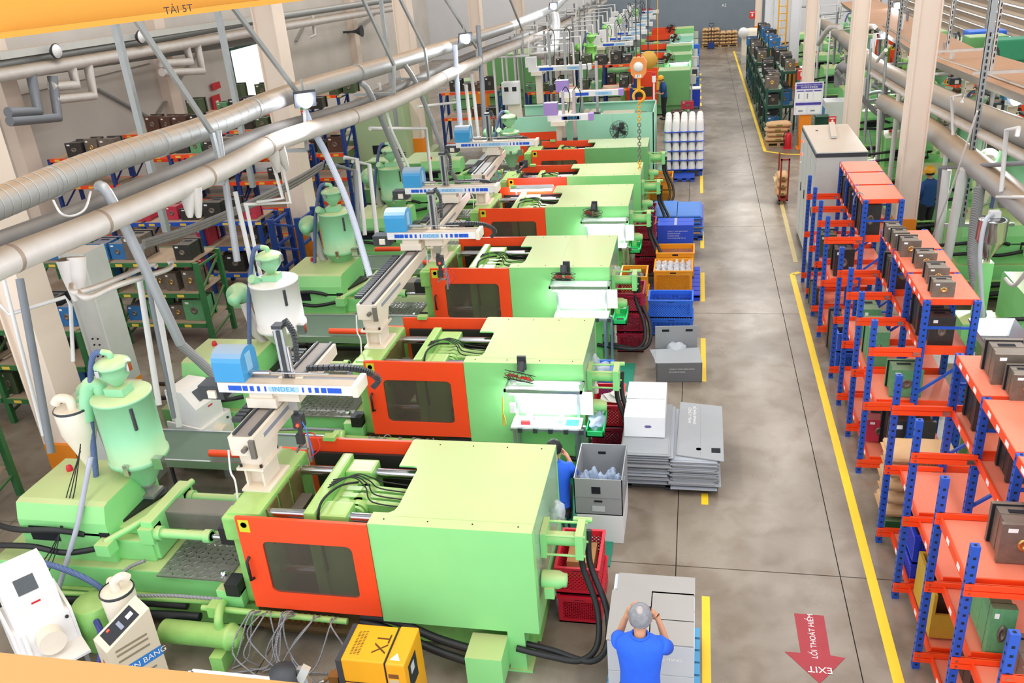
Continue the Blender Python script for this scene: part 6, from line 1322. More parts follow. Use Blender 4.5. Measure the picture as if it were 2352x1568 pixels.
# blue cart and blue crates far down
ct_ = thing('bin_cart', (-.08, 38.6, 0), 'deep blue plastic cart with white top sheet by the aisle dashes', 'cart')
MB().box(-.3, .15, 38.35, 38.95, .12, .82, .02).build('cart_bin', BLUED, ct_); MB().box(-.32, .18, 38.33, 38.97, .82, .86, .01).build('top_sheet', WHITE, ct_)
for x in (-.25, .1):
    for y in (38.4, 38.88): MB().lathe((x, y, .06), [(.06, -.02), (.06, .02)], 10, 'x').build('castor', BLACK, ct_)
for k, (y, h) in enumerate(((43.5, 1.1), (46.5, 1.5), (47.3, 1.9))):
    for i in range(int(h/.4)): tag(MB().box(-.18, .12, y, y+.5, .01+i*.4, .39+i*.4, .01).build('storage_tub', BLUECR), 'blue storage tub far along the dashes, %s pile, %s from below' % (ORD[k], ORD[i]), 'tub', 'far blue tubs')
for k, (x, y) in enumerate(((-.1, 40.8), (-.1, 44.6))):
    t = thing('control_desk', (x, y, 0), 'white framed control desk beside the far machines, '+ORD[k]+' down the aisle', 'desk')
    MB().box(x-.15, x+.18, y, y+.3, .95, 1.35, .01).build('desk_screen', LGREY, t); MB().box(x-.1, x+.12, y-.005, y, 1.0, 1.3).build('screen', DGREY, t); MB().box(x-.04, x+.04, y+.1, y+.2, .0, .95).build('desk_post', DGREY, t)
for k, (x, y) in enumerate(((.85, 59.9), (1.95, 59.7))):
    pallet(x-.55, x+.55, y-.5, y+.5, 'pallet of brown sacks at the back wall, %s' % ['beside the pallet truck', 'by the corner rack'][k])
    n = (5, 4)[k]
    for L_ in range(n):
        for i in range(3): sack(x-.36+.36*i, y, .14+.2*L_, .34, .9, .2, 'brown sack, back wall pallet %s, %s layer from below, %s across' % (['with the truck', 'by the corner'][k], ORD[L_], ORD[i]), 'brown sacks at the back wall '+['a', 'b'][k])
pt = thing('pallet_truck', (.85, 59.0, 0), 'dark blue pallet truck parked against the back wall sacks', 'pallet truck')
MB().box(.65, .75, 58.7, 59.4, .05, .12).box(.95, 1.05, 58.7, 59.4, .05, .12).build('forks', NAVY, pt); MB().box(.65, 1.05, 58.5, 58.75, .05, .4, .02).build('pump_housing', NAVY, pt); MB().tube([(.85, 58.55, .4), (.85, 58.4, 1.3), (.7, 58.4, 1.45), (.7, 58.4, 1.55), (1.0, 58.4, 1.55), (1.0, 58.4, 1.45), (.85, 58.4, 1.3)], .02, 8).build('handle', BLACK, pt)
s = tag(MB().box(-3.9, -2.9, 60.96, 60.99, 2.0, 2.45).build('wall_sign', mat('dull red sign', '#b5384a', .6)), 'dull red notice board on the blue grey back wall', 'sign'); MB().box(-3.8, -3.0, 60.955, 60.96, 2.26, 2.34).box(-3.8, -3.0, 60.955, 60.96, 2.12, 2.2).build('sign_lines', mat('pale red print', '#d98a92', .6), s)
text('A2', .26, (1.65, 60.98, 2.35), (1, 0, 0), (0, 0, 1), WINK, bpy.data.objects['wall_back'], 'wall_lettering')
# dark moulds on a low pallet behind the cones
pallet(-1.0, .1, 31.8, 32.6, 'wooden pallet with three dark moulds behind the white cones')
for k, (x, w) in enumerate(((-.85, .3), (-.5, .35), (-.1, .3))): mould(x, 32.2, .14, w, .5, .45, 'dark steel', 'dark mould on the wooden pallet behind the cones, '+ORD[k]+' from the machine')
mould(-.7, 35.0, 0, .5, .5, .6, 'brown', 'rusty mould standing on the floor behind the worker in the yellow helmet'); mould(-.35, 36.4, .4, .5, .3, .3, 'red', 'reddish mould beside the mid green machine base')
# hoist hook and chain
hk = thing('chain_hoist_hook', (-1.32, 21, 3.9), 'orange hoist block with hook and hanging chain', 'hoist')
c = Vector((-1.32, 21, 4.2)); MB().prism([(c.x-.12, c.z+.2), (c.x+.12, c.z+.2), (c.x+.19, c.z+.08), (c.x+.17, c.z-.16), (c.x+.08, c.z-.26), (c.x-.08, c.z-.26), (c.x-.17, c.z-.16), (c.x-.19, c.z+.08)], c.y-.12, c.y+.12, 'y').build('hook_block', mat('hoist orange', '#e8924a', .5), hk)
MB().lathe((c.x, c.y-.121, c.z), [(.11, 0), (.11, -.006), (.001, -.006)], 20, 'y').build('round_plate', WHITE, hk); MB().box(c.x-.07, c.x+.07, c.y-.125, c.y-.12, c.z-.24, c.z-.17).build('load_label', WHITE, hk)
text('3T', .07, (c.x, c.y-.13, c.z-.205), (1, 0, 0), (0, 0, 1), INK, hk)
MB().tube([(c.x, c.y, c.z-.25), (c.x, c.y, c.z-.55)], .04, 10).tube(arc((c.x, c.y, c.z-.68), .13, -PI*.5, PI*1.2, (1, 0, 0), (0, 0, 1), 14), .03, 10).build('hook', YELLOW, hk)
ch = MB(); ch2 = MB()
for k in range(22):
    z = c.z-.82-k*.075; u = (1, 0, 0) if k % 2 else (0, 1, 0); (ch if k < 7 or k > 18 else ch2).tube(arc((c.x, c.y, z), .038, 0, 2*PI, u, (0, 0, 1.35), 10), .011, 6)
ch.build('chain_links', YELLOW, hk); ch2.build('dark_chain_links', SGREY, hk)
for dx in (-.05, .05): MB().cyl((c.x+dx, c.y, c.z+.2), (c.x+dx, c.y, 9.6), .012, 6).build('hoist_rope', DGREY, hk)
hk2 = tag(MB().lathe(PY(1489, 138, 26), [(.001, -.05), (.25, -.05), (.25, .05), (.001, .05)], 18, 'y').build('pulley_block', mat('hoist orange dull', '#c89a3c', .5)), 'dull yellow pulley block hanging behind the orange hoist block', 'hoist')
p0 = PY(1489, 138, 26); tag(MB().cyl(p0, (p0.x, p0.y, 9.6), .02, 6).build('hoist_rope', DGREY), 'dark rope holding the dull yellow pulley block', 'rope')
pp = PY(1511, 188, 35.4)
pn = tag(MB().cyl(pp, (pp.x, pp.y, 9), .015, 6).box(pp.x-.05, pp.x+.05, pp.y-.05, pp.y+.05, pp.z-.3, pp.z).build('pendant_control', YELLOW), 'yellow crane pendant hanging beside the helmeted worker', 'pendant')
sg = thing('stack_light', (-1.3, 28.1, 2.2), 'white stalk with red top at the mint machine corner', 'signal'); MB().cyl((-1.3, 28.1, 2.2), (-1.3, 28.1, 2.75), .025, 8).build('stalk', WHITE, sg); MB().cyl((-1.3, 28.1, 2.75), (-1.3, 28.1, 2.95), .06, 10).build('signal_body', WHITE, sg); MB().cyl((-1.3, 28.1, 2.95), (-1.3, 28.1, 3.03), .06, 10).build('red_cap', RED, sg)
# sign board, extinguisher, fire signs, ladder, rack of dollies
sb = thing('notice_board', (3.5, 30.1, 2.0), 'purple and white notice board on the cream column', 'sign')
P0, P1 = PY(1827, 190, 30.36), PY(1887, 262, 30.36)
x0, x1, z1, z0 = P0.x, P1.x, P0.z, P1.z; w, h = x1-x0, z1-z0; y = 30.345; VIO = mat('violet print', '#4c43a4', .5)
MB().box(x0, x1, y, y+.04, z0, z1, .01).build('board', mat('pale lilac board', '#e6e2f0', .5), sb)
MB().box(x0+.04, x1-.04, y-.004, y, z1-h*.2, z1-h*.03).box(x0+.04, x1-.04, y-.004, y, z0+h*.3, z0+h*.38).build('violet_bands', VIO, sb)
text('BẢNG TUYÊN TRUYỀN AN TOÀN CẤP TRẠM', w*.052, ((x0+x1)/2, y-.006, z1-h*.085), (1, 0, 0), (0, 0, 1), WINK, sb); text('安全衛生宣導看板', w*.075, ((x0+x1)/2, y-.006, z1-h*.155), (1, 0, 0), (0, 0, 1), WINK, sb)
for k in range(3):
    a = x0+.06+k*(w-.08)/3; MB().box(a, a+(w-.2)/3, y-.004, y, z0+h*.42, z0+h*.7).build('paper_panel', PAPER, sb); MB().box(a, a+(w-.2)/3, y-.006, y-.004, z0+h*.72, z0+h*.75).build('panel_title', VIO, sb)
    if k < 2: MB().box(a+.05, a+.09, y-.006, y-.004, z0+h*.5, z0+h*.66).build('panel_print', mat('grey print', '#8f95a5', .6), sb)
for a, c_ in ((x0+.08, x0+w*.42), (x0+w*.52, x1-.06)): MB().box(a, c_, y-.004, y, z0+h*.05, z0+h*.25).build('paper_panel', PAPER, sb); MB().box(a+.06, a+.2, y-.006, y-.004, z0+h*.1, z0+h*.15).build('panel_print', mat('grey print', '#8f95a5', .6), sb)
fe = thing('fire_extinguisher', (3.05, 30.6, 0), 'red fire extinguisher standing beside the orange column foot', 'fire extinguisher')
MB().lathe((3.05, 30.6, 0), [(.1, 0), (.11, .02), (.11, .42), (.08, .5), (.03, .53), (.03, .57)], 18).build('cylinder', RED, fe); MB().box(3.02, 3.08, 30.52, 30.68, .57, .62).build('valve', BLACK, fe); MB().tube(spl([(3.05, 30.54, .58), (2.9, 30.5, .5), (2.92, 30.5, .2), (2.9, 30.5, .1)]), .018, 8).build('hose', BLACK, fe)
tag(MB().box(2.9, 3.2, 30.45, 30.75, .0, .02).build('floor_plate', RED), 'red floor plate under the fire extinguisher', 'plate')
for k, (px, py, yy, sz) in enumerate(((1841, 170, 32, .3), (1912, 278, 26.5, .22), (1765, 80, 46, .38), (1728, 34, 56, .36))):
    c = PY(px, py, yy); t = tag(MB().box(c.x-sz*.45, c.x+sz*.45, c.y, c.y+.03, c.z-sz*.6, c.z+sz*.6).build('fire_sign', mat('fire sign red', '#e0352b', .5)), ['red fire sign above the notice board column', 'red fire sign above the grey cabinet', 'red fire sign on the far white column', 'small red fire sign by the back corner'][k], 'sign')
    MB().cyl((c.x, c.y+.045, 0), (c.x, c.y+.045, c.z), .015, 6).build('sign_post', GALV, t); MB().box(c.x-sz*.12, c.x+sz*.12, c.y-.004, c.y, c.z-sz*.25, c.z+sz*.2).box(c.x-sz*.35, c.x+sz*.35, c.y-.004, c.y, c.z+sz*.32, c.z+sz*.45).build('symbol', WINK, t)
ld = thing('ladder', (3.9, 42.5, 0), 'yellow caged ladder beside the white column', 'ladder')
for x in (3.5, 3.85): MB().box(x-.03, x+.03, 42.2, 42.26, 0, 8).build('rail', YELLOW, ld)
for k in range(26): MB().cyl((3.5, 42.23, .3+.3*k), (3.85, 42.23, .3+.3*k), .018, 6).build('rung', YELLOW, ld)
dl = thing('wheeled_dolly', (2.25, 24.2, 0), 'dark red wheeled frame with sacks beside the grey cabinet', 'trolley')
for x, y in ((2.25, 23.9), (2.45, 23.9), (2.25, 24.6)): MB().box(x-.02, x+.02, y-.02, y+.02, .1, 1.25).build('frame_post', mat('dark red frame', '#8a2b22', .5), dl)
MB().box(2.23, 2.47, 23.88, 24.62, .1, .14).box(2.23, 2.47, 23.88, 23.92, 1.21, 1.25).build('frame_deck', mat('dark red frame', '#8a2b22', .5), dl); MB().lathe((2.25, 23.9, .05), [(.05, -.02), (.05, .02)], 10, 'x').build('castor', BLACK, dl)
for k in range(3): sack(2.33, 24.3, .16+.22*k, .3, .6, .2, 'tan sack on the red wheeled frame, '+ORD[2-k]+' from the top', 'tan sacks on the wheeled frame')
tk = thing('water_tank', (2.75, 52, 0), 'cream tank with white blower at the far corner of the aisle', 'tank'); MB().lathe((2.9, 52, .4), [(.5, 0), (.5, 1.2), (.4, 1.35), (.001, 1.4)], 20).build('tank_body', CREAM, tk); MB().ball((2.45, 51.6, 1.6), .28, 12, 8).build('blower', WHITE, tk); MB().box(2.4, 3.3, 51.5, 52.5, 0, .4).build('tank_base', LGREY, tk)
# ================================================================== NEAR FLOOR EQUIPMENT
# yellow temperature unit
yu = thing('temperature_unit', (-2.95, 6.05, 0), 'yellow temperature unit with slotted panels in front of the orange door', 'temperature unit')
P = lambda n, b, m: b.build(n, m, yu)
X0, X1, X2, Y0, Y1, Z1 = -3.26, -2.82, -2.62, 5.76, 6.24, .9
P('rear_panel', MB().box(X0-.06, X0, Y0, Y1+.02, .06, Z1-.02), DGREY)
P('upper_shell', MB().box(X0, X1-.01, Y0, Y1, .62, Z1, .015), YELLOW); P('lower_shell', MB().box(X0, X1-.01, Y0, Y1, .06, .6, .012), YELLOW); P('front_shell', MB().box(X1+.01, X2, Y0-.01, Y1+.02, .06, Z1, .02), YELLOW)
P('gap_strip', MB().box(X0, X1+.02, Y0+.01, Y1-.01, .06, Z1-.012), BLACK)
sl = MB()
for j in range(6):
    for i in range(24): sl.box(X0+.03+i*.0155, X0+.037+i*.0155, Y0-.001, Y0, .5-.055*j, .535-.055*j)
P('lower_slots', sl, mat('slot shadow', '#5e3a08', .8)); sl = MB()
for k in range(16):
    for j in range(3): sl.box(X0+.06+.035*j, X0+.085+.035*j, Y0+.08+.02*k, Y0+.088+.02*k, Z1, Z1+.001)
P('upper_slots', sl, mat('slot shadow', '#5e3a08', .8))
text('TX', .2, (X1-.11, (Y0+Y1)/2, Z1+.002), (0, -1, 0), (1, 0, 0), mat('slot shadow', '#5e3a08', .8), yu, 'slotted_letters')
P('display', MB().box(X2, X2+.006, Y0+.08, Y0+.3, .5, .8), INK); P('display_window', MB().box(X2+.006, X2+.009, Y0+.13, Y0+.22, .66, .76), GBOXL); P('side_labels', MB().box(X1+.03, X1+.13, Y0-.014, Y0-.01, .73, .78), mat('brown label', '#7d4a22', .5)); P('side_label', MB().box(X1+.03, X1+.13, Y0-.014, Y0-.01, .66, .71), mat('silver label', '#c9b78f', .4))
P('warning_triangle', MB().prism([(X1+.04, Y0+.05), (X1+.14, Y0+.05), (X1+.09, Y0+.14)], Z1, Z1+.002), PAPER); P('castor', MB().lathe((X2-.02, Y1-.05, .05), [(.05, -.02), (.05, .02)], 12, 'x').lathe((X0+.1, Y0+.05, .05), [(.05, -.02), (.05, .02)], 12, 'x').lathe((X2-.05, Y0+.05, .05), [(.05, -.02), (.05, .02)], 12, 'x'), BLACK)
pb = MB()
for k in range(4): pb.tube(spl([(X0-.06, Y0+.1+.1*k, .55-.08*k), (X0-.18, Y0+.12+.1*k, .55-.06*k), (X0-.26, Y0+.1+.1*k, .5-.05*k), (X0-.4, Y0+.2, .3)]), .018, 8)
pb.box(X0-.2, X0-.1, Y0+.05, Y0+.14, .42, .6).box(X0-.16, X0-.1, Y0+.25, Y0+.34, .45, .58); P('brass_fittings', pb, COPPER)
P('steel_hoses', MB().tube(spl([(X0-.1, Y0+.15, .5), (X0-.35, Y0+.1, .45), (X0-.4, Y0+.3, .2), (X0-.9, Y0+.35, .06)]), .012, 8).tube(spl([(X0-.1, Y0+.25, .4), (X0-.3, Y0+.2, .3), (X0-.6, Y0+.1, .04), (X0-1.0, Y0+.1, .03)]), .012, 8), STEEL)
# beige controller
tc_ = thing('temperature_controller', (-5.75, 5.95, 0), 'beige controller box with lettered blue band and slanted black panel', 'temperature unit')
R_ = Matrix.Rotation(-.55, 3, 'Z'); cc = Vector((-5.82, 6.02, 0)); BEI = mat('beige enamel', '#d8ccb6', .45, 0, .05, 4)
def loc(a, b_, c_): return cc+R_@Vector((a, b_, c_))
def rprism(b, poly, y0, y1):       # profile in x,z swept along local y
    n = len(poly); return b.add([loc(a, y0, z) for a, z in poly]+[loc(a, y1, z) for a, z in poly], [tuple(range(n))[::-1], tuple(range(n, 2*n))]+[(i, (i+1) % n, (i+1) % n+n, i+n) for i in range(n)])
w_, d_ = .32, .52
b = MB(); b.add([loc(*p) for p in ((-w_/2, -d_/2, .05), (w_/2, -d_/2, .05), (w_/2, d_/2, .05), (-w_/2, d_/2, .05), (-w_/2, -d_/2, .72), (w_/2, -d_/2, .72), (w_/2, d_/2, .95), (-w_/2, d_/2, .95))], [(0, 3, 2, 1), (4, 5, 6, 7), (0, 1, 5, 4), (1, 2, 6, 5), (2, 3, 7, 6), (3, 0, 4, 7)]); b.build('controller_body', BEI, tc_)
def patch(name, x0, x1, y0, y1, m, e=.003):
    f = lambda y: .835+.23*y/d_+e
    return MB().add([loc(x0, y0, f(y0)), loc(x1, y0, f(y0)), loc(x1, y1, f(y1)), loc(x0, y1, f(y1))], [(0, 1, 2, 3)]).build(name, m, tc_)
patch('black_panel', -.12, .12, -.2, .16, INK); patch('white_dial', -.03, .04, .06, .13, PAPER, .006); patch('red_light', -.09, -.06, -.14, -.11, REDLED, .006); patch('panel_marks', -.06, .08, -.04, .0, mat('grey print', '#8f95a5', .6), .006)
def side(name, y0, y1, z0, z1, m, e=.004): return MB().add([loc(w_/2+e, y0, z0), loc(w_/2+e, y1, z0), loc(w_/2+e, y1, z1), loc(w_/2+e, y0, z1)], [(0, 1, 2, 3)]).build(name, m, tc_)
side('blue_band', -d_/2, d_/2, .32, .44, mat('logo blue band', '#2f7fd0', .5)); text('HANN BANG', .095, loc(w_/2+.007, .02, .38), R_@Vector((0, 1, 0)), (0, 0, 1), WINK, tc_, 'brand_lettering')
for k, z in enumerate((.66, .6, .52, .22, .14)): side('vent_slot', -.18, .16, z, z+.025, mat('vent shadow', '#8f836d', .7))
MB().add([loc(-.1, -d_/2-.004, .42), loc(.02, -d_/2-.004, .42), loc(-.04, -d_/2-.004, .52)], [(0, 1, 2)]).build('warning_triangle', mat('orange sticker', '#d98b35', .5), tc_); MB().add([loc(-.12, -d_/2-.004, .2), loc(.06, -d_/2-.004, .2), loc(.06, -d_/2-.004, .34), loc(-.12, -d_/2-.004, .34)], [(0, 1, 2, 3)]).build('data_plate', GBOXL, tc_)
for a in (-.12, .12):
    for y in (-.2, .2): MB().ball(loc(a, y, .03), .03, 8, 6).build('castor', BLACK, tc_)
# white granulator
def granulator(c, ang, lab, s=1.0):
    t = thing('granulator', c, lab, 'granulator'); c = Vector(c); R_ = Matrix.Rotation(ang, 3, 'Z'); q = lambda a, b_, z: c+R_@Vector((a*s, b_*s, z*s))
    def sweep(name, poly, y0, y1, m):
        n = len(poly); return MB().add([q(a, y0, z) for a, z in poly]+[q(a, y1, z) for a, z in poly], [tuple(range(n))[::-1], tuple(range(n, 2*n))]+[(i, (i+1) % n, (i+1) % n+n, i+n) for i in range(n)]).build(name, m, t)
    GW = mat('white enamel dusty', '#efeeef', .4, 0, .03, 4, dust='#e6d6c4', dust_amt=.6)
    sweep('feed_hood', [(-.25, .75), (.25, .75), (.25, 1.05), (.05, 1.3), (-.25, 1.3)], -.25, .25, GW)
    sweep('rubber_window', [(.21, 1.108), (.1, 1.246), (.106, 1.25), (.216, 1.112)], -.1, .1, mat('grey rubber', '#4d5256', .7, 0, .2, 30))
    sweep('cutter_housing', [(-.3, .35), (.3, .35), (.3, .75), (-.3, .75)], -.28, .28, GW)
    sweep('side_plate', [(-.3, .2), (.32, .2), (.32, .78), (-.3, .82)], .281, .31, GW); sweep('side_plate', [(-.3, .2), (.32, .2), (.32, .78), (-.3, .82)], -.31, -.281, GW)
    sweep('front_table', [(.3, .33), (.62, .33), (.62, .36), (.3, .36)], -.31, .31, GW)
    for y in (-.28, .24): sweep('leg', [(.52, 0), (.58, 0), (.58, .33), (.52, .33)], y, y+.04, mat('grey leg', '#8f8f92', .5)); sweep('leg', [(-.3, 0), (-.24, 0), (-.24, .35), (-.3, .35)], y, y+.04, mat('grey leg', '#8f8f92', .5))
    a, b_ = q(.3, .02, .55), q(.46, .02, .55); MB().cyl(a, b_, .14*s, 20).build('bearing_cap', CREAM, t); MB().tube([q(.31, -.2, .7), q(.34, -.2, .42)], .025, 8).build('locking_bar', WHITE, t)
    for y, z in ((-.24, .3), (.24, .3), (.24, .68)): MB().ball(q(.31, y, z), .02, 8, 6).build('bolt', BLACK, t)
    sweep('red_sticker', [(.252, .98), (.256, .98), (.256, 1.0), (.252, 1.0)], -.02, .07, RED)
    return t
granulator((-7.05, 6.2, 0), -.65, 'white granulator with grey rubber window above the dusty girder', 1.0)
granulator((-7.35, 10.3, 0), -.2, 'white granulator with square grey window behind the two dusty pipes', 1.05)
tag(MB().box(-7.7, -7.0, 10.9, 11.5, 1.35, 1.38).box(-7.66, -7.62, 10.94, 10.98, 0, 1.35).box(-7.08, -7.04, 10.94, 10.98, 0, 1.35).box(-7.66, -7.62, 11.42, 11.46, 0, 1.35).build('side_table', LGREY), 'grey sheet table behind the white granulator', 'table')
gh = thing('grey_hopper_stand', (-8.3, 8.9, 0), 'grey sheet steel cabinet between the cream column and the green dryer', 'cabinet'); MB().box(-8.7, -7.9, 9.3, 10.0, .0, 1.6, .01).build('cabinet_body', LGREY, gh); MB().tube(arc((-8.3, 9.5, 1.62), .04, 0, PI, (1, 0, 0), (0, 0, 1), 8), .008, 6).build('lifting_eye', DGREY, gh)
# feed hopper with cyclone beside controller
fh = thing('cyclone_separator', (-6.1, 6.5, 0), 'white cyclone with elbow spout standing beside the beige controller', 'dryer')
MB().lathe((-6.12, 6.42, .05), [(.06, 0), (.06, .1), (.17, .5), (.18, .85), (.17, .87), (.1, .86), (.001, .86)], 22).build('cyclone_body', CREAM, fh); MB().lathe((-6.12, 6.42, .91), [(.178, -.02), (.188, 0), (.178, .02)], 22, cap=False).build('cyclone_rim', DGREY, fh)
MB().tube(spl([(-6.12, 6.42, .9), (-6.12, 6.42, 1.02), (-6.04, 6.46, 1.07), (-6.0, 6.5, 1.02)]), .05, 10).build('outlet_elbow', CREAM, fh); MB().tube([(-6.25, 6.5, .8), (-6.32, 6.6, .86), (-6.4, 6.7, .75)], .06, 10).build('inlet_pipe', CREAM, fh); MB().cyl((-6.12, 6.42, 0), (-6.12, 6.42, .06), .12, 12).build('foot', LGREY, fh)
tag(MB().tube(spl([(-7.7, 6.75, .9), (-7.2, 6.7, .95), (-6.75, 6.72, .75), (-6.6, 6.75, .5), (-6.85, 6.7, .3), (-7.1, 6.6, .25)]), .035, 12).build('spiral_hose', HOSEB), 'blue spiral hose curling over the green bed behind the granulator', 'hose')
tag(MB().tube(spl([(-6.45, 6.35, .5), (-6.3, 6.2, .45), (-6.25, 6.0, .25), (-6.4, 5.85, .08), (-6.6, 5.8, .05)]), .035, 12).build('spiral_hose', mat('deep blue spiral hose', '#3a3f86', .4, 0, .1, 9, bands=20)), 'deep blue spiral hose bending round the granulator table', 'hose')
tag(MB().tube([PY(208, 1050, 7.3), PY(180, 1200, 7.0), PY(122, 1395, 6.7)], .03, 12).build('clear_hose', mat('frosted hose', '#aeb0c0', .3)), 'straight frosted hose falling from the white cyclone', 'hose')
for k in range(3): tag(MB().tube(spl([PY(185, 1035-8*k, 7.5), PY(150+8*k, 1150, 7.2), PY(130-6*k, 1260, 6.9), PY(105-20*k, 1330, 6.6)]), .007, 6).build('thin_cable', CABLE), 'thin dark cable hanging from the white cyclone, '+ORD[k]+' of three', 'cable')
tag(MB().lathe((-6.62, 6.55, .0), [(.2, 0), (.22, .05), (.22, .58), (.2, .6), (.001, .6)], 20).build('green_drum', GREEN2), 'round green pump drum under the blue spiral hose', 'drum')
for k, x in enumerate((-8.35, -8.2)): tag(MB().tube([(x, 7.0, 0), (x, 7.0, 1.2), (x+.12, 7.0, 1.24)], .025, 8).build('grey_post', GALV), 'grey steel post beside the green bed end, '+['outer', 'inner'][k]+' one', 'post')
# grey shielded motor and aluminium frame in front of the cooling tubes
af = thing('profile_table', (-4.3, 5.3, 0), 'white aluminium profile frame lying before the cooling tubes', 'frame')
MB().bar((-4.75, 5.55, .75), (-3.5, 5.55, .75), .06).bar((-4.75, 5.55, .75), (-4.85, 4.8, .75), .06).bar((-4.72, 5.5, .68), (-3.5, 5.5, .68), .03).build('frame_profile', WHITE, af); MB().bar((-4.6, 5.3, 0), (-4.6, 5.3, .72), .04).bar((-3.55, 5.3, 0), (-3.55, 5.3, .72), .04).build('leg', ALU, af)
MB().box(-4.7, -3.5, 4.7, 5.5, .69, .7).build('table_sheet', mat('frosted plate', '#c9ccd2', .3), af)
sm = thing('shielded_drive', (-3.62, 5.5, .75), 'dark grey drive housing with small coloured label beside an aluminium bar', 'motor'); MB().lathe((-3.7, 5.45, .76), [(.12, 0), (.13, .05), (.12, .26), (.001, .27)], 18).build('drive_housing', DGREY, sm); MB().box(-3.66, -3.6, 5.32, 5.325, .8, .9).build('label', mat('green sticker', '#6fb88a', .5), sm); MB().obox((-3.52, 5.5, .95), .08, .06, .18, Euler((0, .5, 0)).to_matrix()).build('bracket', LGREY, sm)
tag(MB().bar((-3.45, 5.52, .45), (-3.55, 5.52, 1.0), .07, .05).build('aluminium_bar', ALU), 'leaning aluminium profile bar next to the dark grey drive housing', 'bar')
for k in range(4): tag(MB().tube(spl([(-4.9, 6.2-.05*k, .05), (-4.4, 6.05-.06*k, .04), (-3.9, 6.08-.05*k, .04), (-3.4, 6.2-.08*k, .06)]), .022, 8).build('floor_hose', [COPPER, BLACK, mat('teal hose', '#2f6f78', .4), BLACK][k]), ['copper brown', 'black', 'teal', 'outer black'][k]+' hose lying on the floor beside the oil cooler', 'hose')
# green trays on the machine ends and clutter
for k, (i, dx) in enumerate(((1, 0), (2, .03), (3, .05))):
    Y_ = MY[i]; t = thing('green_tray', (-1.28+dx, Y_+.05, .85), 'green plastic tray hung at the bench end of the '+['second', 'third', 'fourth'][k]+' machine', 'tray')
    x0, x1, y0, y1 = -1.4+dx, -1.16+dx, Y_-.28, Y_+.25
    MB().box(x0, x1, y0, y1, .84, .86).box(x0, x0+.015, y0, y1, .84, .95).box(x1-.015, x1, y0, y1, .84, .95).box(x0, x1, y0, y0+.015, .84, .93).box(x0, x1, y1-.015, y1, .84, .98).build('tray_body', GREENTR, t)
    MB().box(x0-.04, x0, y0, y0+.04, .0, 1.0).build('tray_post', ALU, t); MB().box(x0+.04, x1-.04, y1-.02, y1-.016, .93, .97).build('label', PAPER, t)
    if k == 0: tag(lump((-1.28, Y_, .94), .11, 1, 1.9, .7).build('plastic_bag', mat('blue tint bag', '#b9cbe6', .15, 0, .05, 12, alpha=.75)), 'bag of pale blue parts lying in the green tray', 'bag')
    else: tag(MB().box(-1.34+dx, -1.22+dx, Y_-.2, Y_-.12, .865, .9).build('black_block', BLACK), 'black block lying in the green tray of the '+['', 'third', 'fourth'][k]+' machine', 'block')
tag(MB().lathe((-1.42, MY[2]-2.6, .75), [(.04, 0), (.045, .1), (.03, .14), (.012, .16), (.012, .2)], 12).build('spray_bottle', mat('milky plastic', '#eef2ee', .4)), 'milky squeeze bottle hanging behind the second machine cover', 'bottle')
for i, nm in ((0, 'first'), (1, 'second'), (2, 'third')): tag(lump((-1.4, MY[i]+1.0, 1.35), .09, .8, 1, 1.2).build('plastic_bag', CLEAR), 'clear bag of rags hung on the end panel of the '+nm+' machine', 'bag')
tag(MB().box(-2.6, -.95, 8.45, 10.3, .0, .02).build('floor_mat', TEALF), 'green floor mat between the first two machines', 'mat')
tag(MB().box(-2.5, -1.0, 12.1, 14.0, .0, .02).build('floor_mat', TEALF), 'green floor mat behind the second machine cover', 'mat')
# ================================================================== RIGHT SIDE DUCTS AND PIPES
BR = mat('dusty brown duct top', '#aaa59f', .6, 0, .1, 2, dust='#9a6a3e', dust_amt=1.0)
f_ = [PX(1930, 5, 5.9), PX(2010, 60, 5.75), PX(2110, 125, 5.6), PX(2230, 172, 5.5), PX(2420, 245, 5.4)]
wd = thing('wide_duct', f_[2], 'wide flat duct with thick brown dust past the cream column', 'duct'); b = MB()
for p, q in zip(f_, f_[1:]):
    b.add([p, q, q+Vector((1.5, .3, .0)), p+Vector((1.5, .3, .0)), p-Vector((-.12, 0, .2)), q-Vector((-.12, 0, .2)), q+Vector((1.5, .3, -.2)), p+Vector((1.5, .3, -.2))], [(0, 1, 2, 3), (4, 7, 6, 5), (0, 4, 5, 1), (3, 2, 6, 7), (0, 3, 7, 4), (1, 5, 6, 2)])
b.build('duct_shell', BR, wd); MB().tube(spl([p+Vector((.25, 0, .03)) for p in f_[1:]]), .03, 8).build('white_conduit', WRAP, wd)
def rpipe(pts, X, r, m, lab, n=16, sm_=True): return pipe('air_duct' if r > .15 else 'plastic_pipe', [PX(px, py, X) for px, py in pts], r, m, lab, 'duct' if r > .15 else 'pipe', n, smooth=sm_)
rpipe([(1940, 90), (2010, 150), (2095, 195), (2220, 255), (2430, 340)], 5.3, .24, mat('grey dusty duct', '#8f8d8a', .5, .2, .1, 2, dust='#9c8468', dust_amt=.8), 'fat grey duct under the wide brown duct')
rpipe([(2000, 165), (2090, 222), (2220, 290), (2430, 400)], 5.0, .09, WRAP, 'tan lagged pipe under the fat grey duct')
rpipe([(2030, 235), (2120, 285), (2200, 345), (2300, 425), (2430, 540)], 4.9, .21, DUCT, 'grey spiral duct running low behind the orange racks')
rpipe([(1870, 45), (1930, 80), (1985, 130)], 5.5, .22, mat('grey dusty duct', '#8f8d8a'), 'short fat grey duct between two cream columns')
rpipe([(1985, 30), (1960, 150), (1930, 155), (1925, 200)], 5.2, .16, HOSEG, 'dark grey bent duct beside the notice board column')
